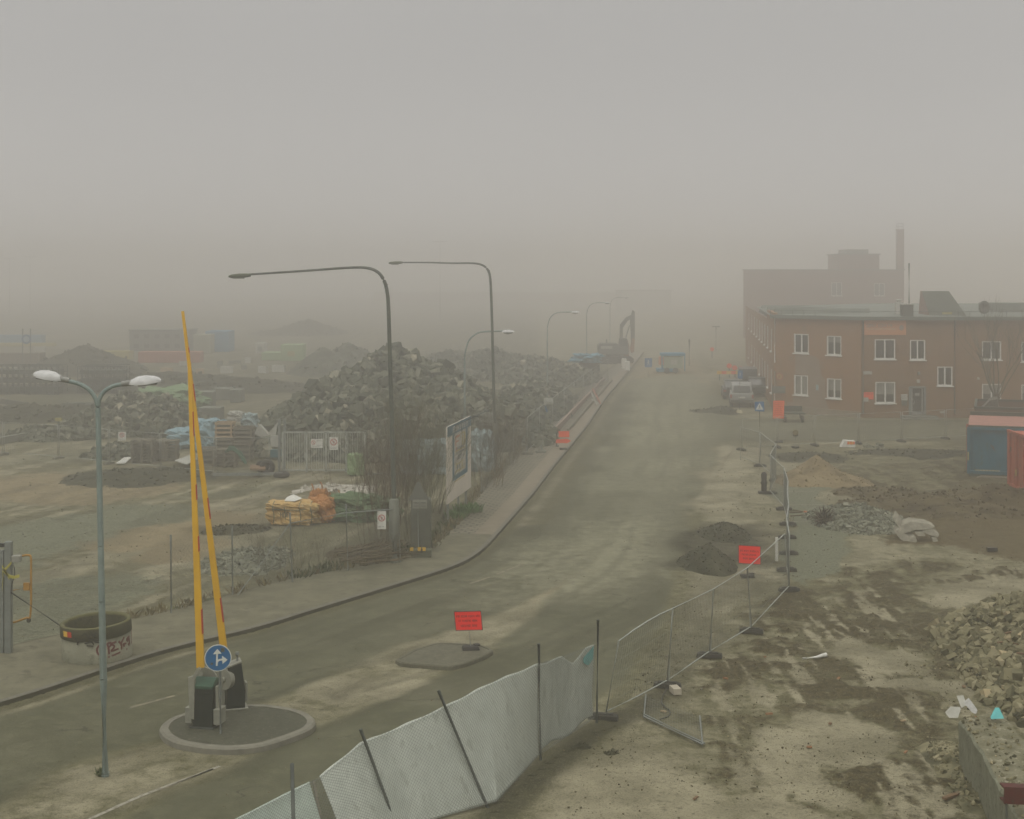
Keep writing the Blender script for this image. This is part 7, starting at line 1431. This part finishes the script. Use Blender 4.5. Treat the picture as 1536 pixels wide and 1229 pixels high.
# small posts, lamp, weights
q = G(1146,741); o = MB().lathe((0,0,0), [(.13,0),(.13,.45),(.17,.5),(.12,.62),(.14,.9),(.09,1.0),(0,1.02)], 12).box((0,0,.06), (.5,.35,.12)).build('dark_bollard', rubber, loc=q); tag(o, 'stout dark bollard standing at the zigzag fence', 'bollard')
o = MB().box((0,0,.42), (.10,.05,.84)).build('marker_post', white_paint, loc=G(1165,842), bevel=.01); tag(o, 'short white marker post inside the fence corner', 'marker post')
q = G(1193,672); t = thing('warning_lamp', 'small dark warning lamp on a thin stand by the cross street fence', 'warning lamp', q); wp(MB().tube([q, q+Vector((0,0,.75))], .02, 6), 'stand', galv, t); wp(MB().cyl(q+Vector((0,-.08,.9)), q+Vector((0,.08,.9)), .16, .16, 14), 'lamp', mat('amber lamp', (.14,.11,.03), None, .5), t); wp(MB().box(q+Vector((0,0,.75)), (.28,.14,.14)), 'battery_box', black, t); wp(MB().box(q+Vector((0,0,.05)), (.4,.3,.1)), 'foot', rubber, t)
q = G(1271,671); t = thing('concrete_weight', 'white sloping concrete weight with red and yellow marks', 'concrete weight', q); wp(MB().prism([q+Vector((x,-.2,z_)) for x, z_ in ((-.42,0),(.42,0),(.42,.38),(-.2,.42))], Vector((0,.5,0))), 'block', white_paint, t, bevel=.02); mb = MB()
for k in range(5): mb.mi(k % 2); mb.box(q+Vector((.0+k*.085,-.21,.27)), (.08,.02,.16))
wp(mb, 'marks', [orange_sign, yel2], t)
for px, lb in (((1305,672),'left pale stone lying at the cross street fence'),((1318,671),'right pale stone lying at the cross street fence')): q = G(*px); pile('pale_stone', lb, 'stone', [(q.x,q.y,.3,.3,.2)], 8, (.08,.2), grav_m, int(px[0]), rough=.1, step=.1)
o = MB().box((0,0,.07), (.36,.2,.14)).build('black_box', black, loc=G(1488,827), bevel=.01); tag(o, 'small black box alone on the brown earth', 'box')
# ================================================================ VEHICLES
glass = mat('car glass', (.03,.035,.03), (.02,.025,.02), .1, 2, spec=.5)
def wheel(t, x, y, r, w_=.24):
    o = MB().cyl((x-w_/2,y,r), (x+w_/2,y,r), r, r, 20).build('wheel', rubber, t, bevel=.03); s = 1 if x > 0 else -1; MB().cyl((x+s*w_/2,y,r), (x+s*(w_/2+.012),y,r), r*.6, r*.55, 14).build('rim', galv, o)
def pickup(loc, label, col, dark_tail=True):
    t = thing('parked_pickup', label, 'pickup truck', loc, R(-6)); W_, L_ = 1.8, 5.1; hw = W_/2
    mb = MB(); S_ = lambda y, z0, z1, w0, w1: [Vector((-w0,y,z0)), Vector((w0,y,z0)), Vector((w0,y,z0+(z1-z0)*.55)), Vector((w1,y,z1)), Vector((-w1,y,z1)), Vector((-w0,y,z0+(z1-z0)*.55))]
    secs = [S_(-2.55,.5,1.05,hw*.96,hw*.93), S_(-2.5,.45,1.1,hw,hw*.96), S_(-.9,.42,1.12,hw,hw*.96), S_(1.0,.42,1.12,hw,hw*.94), S_(2.2,.42,1.02,hw*.97,hw*.88), S_(2.55,.5,.85,hw*.85,hw*.75)]
    V_ = [p for s in secs for p in s]; mb.add(V_, [(i*6+j, i*6+(j+1) % 6, (i+1)*6+(j+1) % 6, (i+1)*6+j) for i in range(5) for j in range(6)]+[(5,4,3,2,1,0),(30,31,32,33,34,35)]); mb.build('body', col, t, bevel=.04)
    cab = [(-2.35,1.10),(-2.1,1.72),(-1.9,1.80),(.3,1.80),(.6,1.74),(1.25,1.12)]; mb = MB(); mb.prism([Vector((-hw*.86,y,z)) for y, z in cab], Vector((hw*1.72,0,0))); mb.build('canopy', col, t, bevel=.06)
    MB().quad(Vector((-.66,-2.36,1.18)), Vector((.66,-2.36,1.18)), Vector((.58,-2.17,1.66)), Vector((-.58,-2.17,1.66))).build('rear_window', glass, t)
    for s in (-1,1):
        mb = MB()
        for y0, y1 in ((-1.8,-.7),(-.6,.2),(.28,.95)): mb.quad(Vector((s*hw*.875,y0,1.2)), Vector((s*hw*.875,y1,1.2)), Vector((s*hw*.875,min(y1,.55),1.68)), Vector((s*hw*.875,y0,1.68)))
        mb.build('side_window', glass, t); MB().box((s*hw*.9,-2.56,.88), (.14,.05,.28)).build('tail_lamp', mat('tail lamp red', (.30,.04,.02), None, .4), t)
        for y in (-1.65,1.65): wheel(t, s*(hw-.1), y, .36)
        MB().box((s*(hw+.1),.8,1.22), (.18,.1,.16)).build('mirror', black, t, bevel=.02)
    MB().box((0,-2.62,.52), (1.7,.16,.2)).build('bumper', galv_d, t, bevel=.02); MB().box((0,-2.60,.80), (.5,.02,.12)).build('number_plate', white_paint, t); return t
silver = mat('silver car paint', (.26,.27,.245), (.22,.23,.21), .35, 2, spec=.5); darkc = mat('dark car paint', (.035,.045,.04), (.028,.035,.032), .35, 2, spec=.5)
pk = pickup(Vector((pw(1115,110.5),111.5,0)), 'silver pickup with canopy parked by the building corner, seen from behind', silver); pk.rotation_euler.z = R(-8)
def car(loc, label, col, rz=0, L_=4.5, van=False):
    t = thing('parked_van' if van else 'parked_car', label, 'van' if van else 'car', loc, rz); hw = .9; H1 = .95; mb = MB()
    prof = [(-L_/2,.35),(-L_/2,.85),(-L_/2+.1,H1),(L_/2-.9,H1),(L_/2-.05,.78),(L_/2,.35)]; mb.prism([Vector((-hw,y,z)) for y, z in prof], Vector((2*hw,0,0))); mb.build('body', col, t, bevel=.07)
    top = [(-L_/2+.05,H1),(-L_/2+.45,1.48),(.3,1.5),(1.1,H1)] if not van else [(-L_/2+.02,H1),(-L_/2+.1,1.95),(L_/2-1.5,1.98),(L_/2-.7,H1)]
    mb = MB(); mb.prism([Vector((-hw*.88,y,z)) for y, z in top], Vector((2*hw*.88,0,0))); mb.build('cabin', glass if not van else col, t, bevel=.06)
    if not van: MB().box((0,-.45,1.5), (1.45,1.5,.05)).build('roof', col, t, bevel=.02)
    else: MB().quad(Vector((-.7,-L_/2-.0,1.15)), Vector((.7,-L_/2-.0,1.15)), Vector((.66,-L_/2+.06,1.75)), Vector((-.66,-L_/2+.06,1.75))).build('rear_window', glass, t)
    for s in (-1,1):
        MB().box((s*hw*.85,-L_/2-.01,.72), (.22,.04,.14)).build('tail_lamp', mat('tail lamp red', (.30,.04,.02)), t)
        for y in (-L_/2+.8,L_/2-.85): wheel(t, s*(hw-.1), y, .32)
    return t
car(Vector((pw(1101,118),118.5,0)), 'dark car half hidden left of the silver pickup', darkc, R(-6)); car(Vector((pw(1124,126),127,0)), 'dark van standing behind the silver pickup', darkc, R(-8), 4.8, True); car(Vector((pw(1139,120),121,0)), 'dark green car right of the silver pickup close to the wall', mat('dark green car paint', (.035,.055,.045), None, .4), R(-8))
# small trailer behind the orange notice board
q = G(1187,633); t = thing('site_cart', 'low dark flat cart parked at the building corner', 'cart', q); mb = MB(); mb.box(q+Vector((0,0,.62)), (1.7,1.2,.1)); mb.box(q+Vector((0,.55,.85)), (1.7,.06,.4)); wp(mb, 'bed', mat('dark cart', (.06,.07,.05), None, .8), t)
for s in (-.6,.6): wp(MB().cyl(q+Vector((s,-.4,.25)), q+Vector((s+.15,-.4,.25)), .25, .25, 14), 'wheel', rubber, t); wp(MB().bar(q+Vector((s,0,.25)), q+Vector((s,0,.6)), .08), 'leg', galv_d, t)
# excavator
exy = mat('dark excavator paint', (.10,.105,.085), (.08,.085,.07), .7, 2); exo = mat('faded orange arm', (.30,.13,.05), (.22,.10,.04), .7, 2)
z = 165.; t = thing('excavator', 'dark tracked excavator with raised folded boom fading in the fog', 'excavator', Vector((pw(922,z),z,0))); X_ = lambda px: (px-922)*z/FOC; Zz = lambda py: Zat(py, z)
for s in (-1,1):
    mb = MB(); mb.prism([Vector((x,s*1.1-.28,zz)) for x, zz in ((-2.1,.2),(-1.8,0),(1.8,0),(2.1,.2),(2.1,.6),(1.8,.85),(-1.8,.85),(-2.1,.6))], Vector((0,.56,0))); mb.build('track', rubber, t, bevel=.04)
MB().cyl((0,0,.8), (0,0,1.1), 1.0, 1.0, 20).build('turntable', exy, t); mb = MB(); mb.prism([Vector((x,-1.25,zz)) for x, zz in ((-1.9,1.1),(1.5,1.1),(1.5,1.9),(.4,2.0),(.2,2.35),(-1.7,2.35),(-1.95,2.1))], Vector((0,2.5,0))); mb.build('upper_body', exy, t, bevel=.06)
mb = MB(); mb.prism([Vector((x,-1.25,zz)) for x, zz in ((.35,1.9),(1.5,1.9),(1.35,2.9),(.5,3.0))], Vector((0,1.1,0))); cb = mb.build('cab', exy, t, bevel=.04); MB().quad(Vector((.5,-1.262,2.05)), Vector((1.35,-1.262,2.05)), Vector((1.25,-1.262,2.8)), Vector((.6,-1.262,2.85))).build('cab_window', glass, cb); MB().box((-1.0,-1.27,1.9), (1.3,.03,.3)).build('side_panel', white_old, t); MB().cyl((-.9,.3,2.3), (-.9,.3,2.75), .09, .08, 8).build('exhaust', exy, t)
def limb(pts, w_, m, name, y=0): 
    mb = MB(); mb.prism([Vector((X_(x),y-w_/2,Zz(yy))) for x, yy in pts], Vector((0,w_,0))); return mb.build(name, m, t, bevel=.03)
limb([(929,524),(934,523),(934,492),(941,482),(949,476),(948,472),(939,476),(930,487)], .45, exy, 'boom'); limb([(945,478),(949,465),(952,468),(952,508),(951,522),(947,522),(946,500)], .4, exy, 'stick'); limb([(934,522),(941,510),(944,522),(943,534),(936,535)], .9, exo, 'bucket'); limb([(948,508),(952,508),(951,528),(947,530),(945,522)], .5, exo, 'bucket_link')
mb = MB(); mb.cyl((X_(936),-.3,Zz(515)), (X_(944),-.3,Zz(488)), .07, .07, 8); mb.build('hydraulic_ram', galv, t)
# pale green site trailer with blue frame
z = 148.; t = thing('site_trailer', 'pale green site trailer with blue frame and orange end in the fog', 'trailer', Vector((pw(1009,z),z,0))); X_ = lambda px: (px-1009)*z/FOC; Zz = lambda py: Zat(py, z)
bl_ = mat('bright blue frame', (.03,.22,.34), None, .6)
def bx(name, x0, x1, y0, y1, m, dy=0, th=1.6, bevel=.02): return MB().box(((X_(x0)+X_(x1))/2, dy+th/2, (Zz(y0)+Zz(y1))/2), (abs(X_(x1)-X_(x0)), th, abs(Zz(y0)-Zz(y1)))).build(name, m, t, bevel=bevel)
bx('body', 996,1024,535,553, mat('pale green trailer', (.28,.33,.22), None, .8)); bx('orange_end', 990,996,536,548, orange_old, .1, 1.4); bx('roof_frame', 992,1028,530,534, bl_, -.1, 1.9); bx('lower_frame', 986,1016,553,558, bl_, -.15, 1.8); bx('window', 1006,1016,540,547, white_old, -.03, .1, 0)
for x in (993,1027): bx('frame_post', x-.8,x+.8,533,557, bl_, -.1, .12, 0)
for x in (1000,1013): MB().cyl((X_(x),-.2,.3), (X_(x),.05,.3), .3, .3, 14).build('wheel', rubber, t)
# orange and yellow warning discs by the pickup
for i, (x, y) in enumerate(((1094,549),(1102,552),(1111,553),(1068,524))):
    z = 142 if i < 3 else 175; o = thing('warning_beacon', ['leftmost orange beacon of the row before the side wall','middle orange beacon of the row before the side wall','rightmost orange beacon of the row before the side wall','lonely far orange beacon at the end of the road'][i], 'beacon', Vector((pw(x,z),z,0))); zz = Zat(y,z); wp(MB().box(o.location+Vector((0,0,zz/2)), (.12,.12,zz)), 'post', galv_d, o); wp(MB().cyl(o.location+Vector((0,-.1,zz)), o.location+Vector((0,.1,zz)), .25, .25, 16), 'disc', orange_sign, o)
o = thing('barrier_board', 'long low yellow and white barrier board by the side wall', 'barrier', Vector((pw(1104,138),138,0))); mb = MB()
for k in range(8): mb.mi(k % 2); mb.box(o.location+Vector((-1.6+k*.45,0,.75)), (.45,.05,.3))
wp(mb, 'board', [yel2, orange_sign], o); mb = MB(); [mb.bar(o.location+Vector((x,0,0)), o.location+Vector((x,0,.6)), .08) for x in (-1.6,0,1.6)]; wp(mb, 'legs', galv_d, o)
# blue tarp canopy and people-free site bits along the path
sack('blue_tarp', 'blue tarp bundle beyond the timber rails', 'tarp', Vector((pw(880,150),150,1.0)), 2.4, 1.6, .8, mat('sky blue tarp', (.10,.28,.36), None, .8), 61, flat=.4, wob=.25)
t = thing('site_container', 'low dark structure under the blue tarp', 'container', Vector((pw(885,151),152,0))); wp(MB().box(t.location+Vector((0,0,.6)), (2.2,1.6,1.1)), 'body', conc_dark, t, bevel=.03)
for (x, y0, y1, lb) in ((936,538,550,'slim white site toilet right of the path end'),(941,542,553,'smaller white box beside the site toilet')): z = 21500/(y1+4-HY); o = MB().box((0,0,hgt(y1+4,y0)/2), (.5,.6,hgt(y1+4,y0))).build('site_toilet', white_paint, loc=Vector((pw(x,z),z,0)), bevel=.05); tag(o, lb, 'site toilet')
# ================================================================ FAR LEFT YARD
def block(name, label, cat, px0, px1, pb, pt, m, depth=2.5, roof=None, parts=(), z=None, group=None):
    z = z or 21500/(pb-HY); x0, x1 = pw(px0,z), pw(px1,z); h = Zat(pt,z); t = thing(name, label, cat, Vector(((x0+x1)/2,z,0)), group=group); MB().box((0,depth/2,h/2), (x1-x0,depth,h)).build('body', m, t, bevel=.04)
    if roof: MB().box((0,depth/2,h+.05), (x1-x0+.2,depth+.2,.12)).build('roof', roof, t)
    mb = MB(); n = max(3, int((x1-x0)/.5))
    for k in range(n): mb.box((-(x1-x0)/2+(k+.5)*(x1-x0)/n,-.02,h/2), (.12,.05,h*.92))
    mb.build('ribs', m, t)
    for nm, fx0, fx1, fz0, fz1, pm in parts: MB().box(((fx0+fx1-1)*(x1-x0)/2,-.05,(fz0+fz1)/2*h), ((fx1-fx0)*(x1-x0),.08,(fz1-fz0)*h)).build(nm, pm, t)
    return t
gcon = mat('pale green container', (.25,.35,.17), (.21,.30,.145), .7, 1); 
block('green_container', 'low pale green container behind the huge rubble mound', 'container', 392,421,541,529, gcon, 2.5); block('green_container', 'taller pale green container with yellow mark beside the low one', 'container', 421,455,542,517, gcon, 2.5, parts=(('yellow_mark',.3,.62,.3,.6,mat('dull yellow', (.3,.26,.07))),)); block('white_cabin', 'small white cabin just left of the green containers', 'cabin', 383,396,531,515, white_old, 2.5, parts=(('window',.3,.8,.3,.7,conc_l),))
block('blue_tent', 'dim blue covered stack in the far left fog', 'covered stack', 308,343,525,497, mat('dull blue cover', (.07,.22,.34), None, .8), 4, z=190); block('cream_container', 'pale cream container in front of the blue covered stack', 'container', 290,316,523,502, mat('cream container', (.25,.26,.18), None, .8), 2.5, z=186)
gc = mat('grey cabin', (.14,.15,.13), (.12,.13,.11), .8, 1)
t = block('cabin_stack', 'two storey grey site cabins at the far left', 'site cabin', 194,284,531,496, gc, 5, roof=trim_m, z=192, parts=[('window',.08+.17*k,.16+.17*k,.62,.82,glass) for k in range(5)]+[('window',.08+.17*k,.16+.17*k,.15,.35,glass) for k in range(5)])
block('red_stack', 'long faded red stack of steel before the grey cabins', 'steel stack', 207,300,541,528, mat('faded red steel', (.33,.12,.075), (.27,.10,.065), .8, 1), 2, z=166); block('yellow_pipes', 'yellow pipe bundle left of the faded red stack', 'pipe bundle', 150,194,535,527, mat('dull yellow pipes', (.35,.30,.09), None, .8), 2, z=172)
block('yellow_pipes', 'long thin yellow pipe row near the left picture edge', 'pipe bundle', -20,80,519,515, mat('dull yellow pipes', (.35,.30,.09)), 1.5, z=205); block('blue_stack', 'long thin blue sheeting roll far away at the left edge', 'sheeting', -30,62,512,503, mat('dull blue cover', (.07,.22,.34)), 2, z=215); block('brown_stack', 'brown timber stack in the fog at the left edge', 'timber stack', -30,60,545,530, mat('brown stack', (.14,.115,.075), None, .9), 2, z=165)
# steel mesh cages
def cage(label, px0, px1, pb, pt, group, seed):
    z = 21500/(pb-HY); x0, x1 = pw(px0,z), pw(px1,z); h = Zat(pt,z); t = thing('steel_cage_stack', label, 'steel cages', Vector(((x0+x1)/2,z,0)), group=group); W_ = x1-x0; rr = random.Random(seed); mb = MB(); m2 = MB()
    n = int(W_/.45)
    for y in (0, 1.2, 2.4):
        for k in range(n+1): x = -W_/2+W_*k/n; mb.bar((x,y,0), (x+rr.uniform(-.05,.05),y,h*rr.uniform(.88,1.0)), .07)
        for j in range(5): mb.bar((-W_/2,y,h*.95*j/4+.05), (W_/2,y,h*.95*j/4+.05+rr.uniform(-.05,.05)), .06)
    mb.build('frames', galv_d, t)
    for j in range(3): m2.box((rr.uniform(-.1,.1),1.2,h*(.16+.3*j)), (W_*.94,2.0,h*.14))
    m2.build('contents', mat('cage contents', (.07,.085,.065), (.05,.06,.045), .9, 2), t)
cage('large dark stack of steel cages at the left edge', -30,88,592,548, 'steel cage stacks', 1); cage('second dark stack of steel cages behind the double-arm lamp', 116,184,590,549, 'steel cage stacks', 2)
# sign, low concrete barriers, light boards
t = thing('gantry_sign', 'dim round blue sign on twin posts in the far left fog', 'sign', Vector((pw(40,165),165,0))); q = t.location
for dx in (-.45,.45): wp(MB().bar(q+Vector((dx,0,0)), q+Vector((dx,0,4.0)), .1), 'post', galv_d, t)
cc = Vector((q.x,q.y-.1,Zat(509,165))); n = 24; wp(MB().add([cc+Vector((math.cos(2*math.pi*k/n)*r, -.02, math.sin(2*math.pi*k/n)*r)) for r in (.55,.36) for k in range(n)], [(k,(k+1)%n,n+(k+1)%n,n+k) for k in range(n)]), 'ring', blue_sign, t, solid=.03)
for i, (a, b, lb) in enumerate((((-30,672),(60,655),'nearest concrete kerb barrier at the left edge'),((60,655),(125,636),'second concrete kerb barrier beside the yard road'),((95,612),(150,611),'thin pale timber lying across the far yard'),((-30,600),(40,612),'low dark pipe lying at the far left'))):
    A_, B_ = G(*a), G(*b); o = MB().bar(A_+Vector((0,0,.2)), B_+Vector((0,0,.2)), .3, .4, up=(0,0,1)).build('kerb_barrier', conc_l if i < 3 else conc_dark); base_at(o, A_); tag(o, lb, 'barrier')
q = G(88,652); t = thing('marker_post', 'thin post with yellow top in the left yard', 'marker post', q); wp(MB().tube([q, q+Vector((0,0,.9))], .04, 6), 'post', galv, t); wp(MB().box(q+Vector((0,0,.95)), (.4,.2,.2)), 'top', mat('dull yellow', (.3,.26,.07)), t)
sack('net_heap', 'dim green covered mound above the left rubble', 'covered mound', Vector((pw(255,108),108,0)), 4.2, 3, 1.5, mat('dull green cover', (.17,.25,.13), (.14,.21,.11), .9, 2), 71, flat=.2, wob=.15)
for i, (x0,x1,pb,pt,lb) in enumerate(((272,318,612,588,'pale concrete block wall piece behind the yellow arms'),(318,345,600,583,'grey concrete block right of the pale wall piece'),(345,362,604,585,'narrow upright concrete block by the huge mound'),(298,330,632,612,'low concrete block behind the blue tarp'))): block('concrete_block', lb, 'concrete block', x0,x1,pb,pt, conc_l, 1.5)
rr = random.Random(31); wv = [(180,545),(330,552),(352,548),(366,556),(395,560),(418,558),(275,550),(470,560),(60,528),(372,545),(340,560),(300,562),(250,560),(210,556)]
for i, (x, y) in enumerate(wv): z = 21500/(y-HY); o = MB().box((0,0,.35), (rr.uniform(.5,1.6),.5,rr.uniform(.3,.8)), rz=rr.uniform(-.5,.5)).build('site_debris', rr.choice([white_old, wood_l, conc_l]), loc=Vector((pw(x,z),z,0))); tag(o, 'small pale piece of debris lying in the foggy yard beyond the mounds', 'debris', 'pale debris in the far yard')
# floodlight masts and poles in the fog
def mast(label, px, z, pt, arm=1.4, n=4):
    h = Zat(pt,z); t = thing('floodlight_mast', label, 'floodlight mast', Vector((pw(px,z),z,0)), group='floodlight masts in the fog'); MB().tube([(0,0,0),(0,0,h)], [.14,.07], 8).build('mast', galv_d, t); MB().bar((-arm,0,h), (arm,0,h), .09).build('cross_arm', galv_d, t)
    for k in range(n): MB().box((-arm+2*arm*k/(n-1),-.1,h+.12), (.4,.2,.25)).build('floodlight', galv_d, t)
mast('floodlight mast rising above the tall lamp arms', 660, 330, 363, 1.6); mast('left floodlight mast at the left picture edge', 14, 380, 388, 1.2, 3); mast('right floodlight mast near the left picture edge', 45, 380, 386, 1.2, 3)
t = thing('lamp_post', 'short dim lamp post at the far end of the road', 'lamp post', Vector((pw(1074,190),190,0))); zz = Zat(490,190); MB().tube([(0,0,0),(0,0,zz)], .07, 6).build('pole', galv_d, t); MB().box((0,0,zz), (1.0,.3,.12)).build('lamp_head', galv_d, t)
t = thing('lamp_post', 'dim lamp post in the fog between road and trailer', 'lamp post', Vector((pw(1034,160),160,0))); zz = Zat(512,160); MB().tube([(0,0,0),(0,0,zz)], .09, 6).build('pole', galv_d, t); MB().cyl((0,0,zz), (0,0,zz+.25), .14, .05, 8).build('cap', galv_d, t)
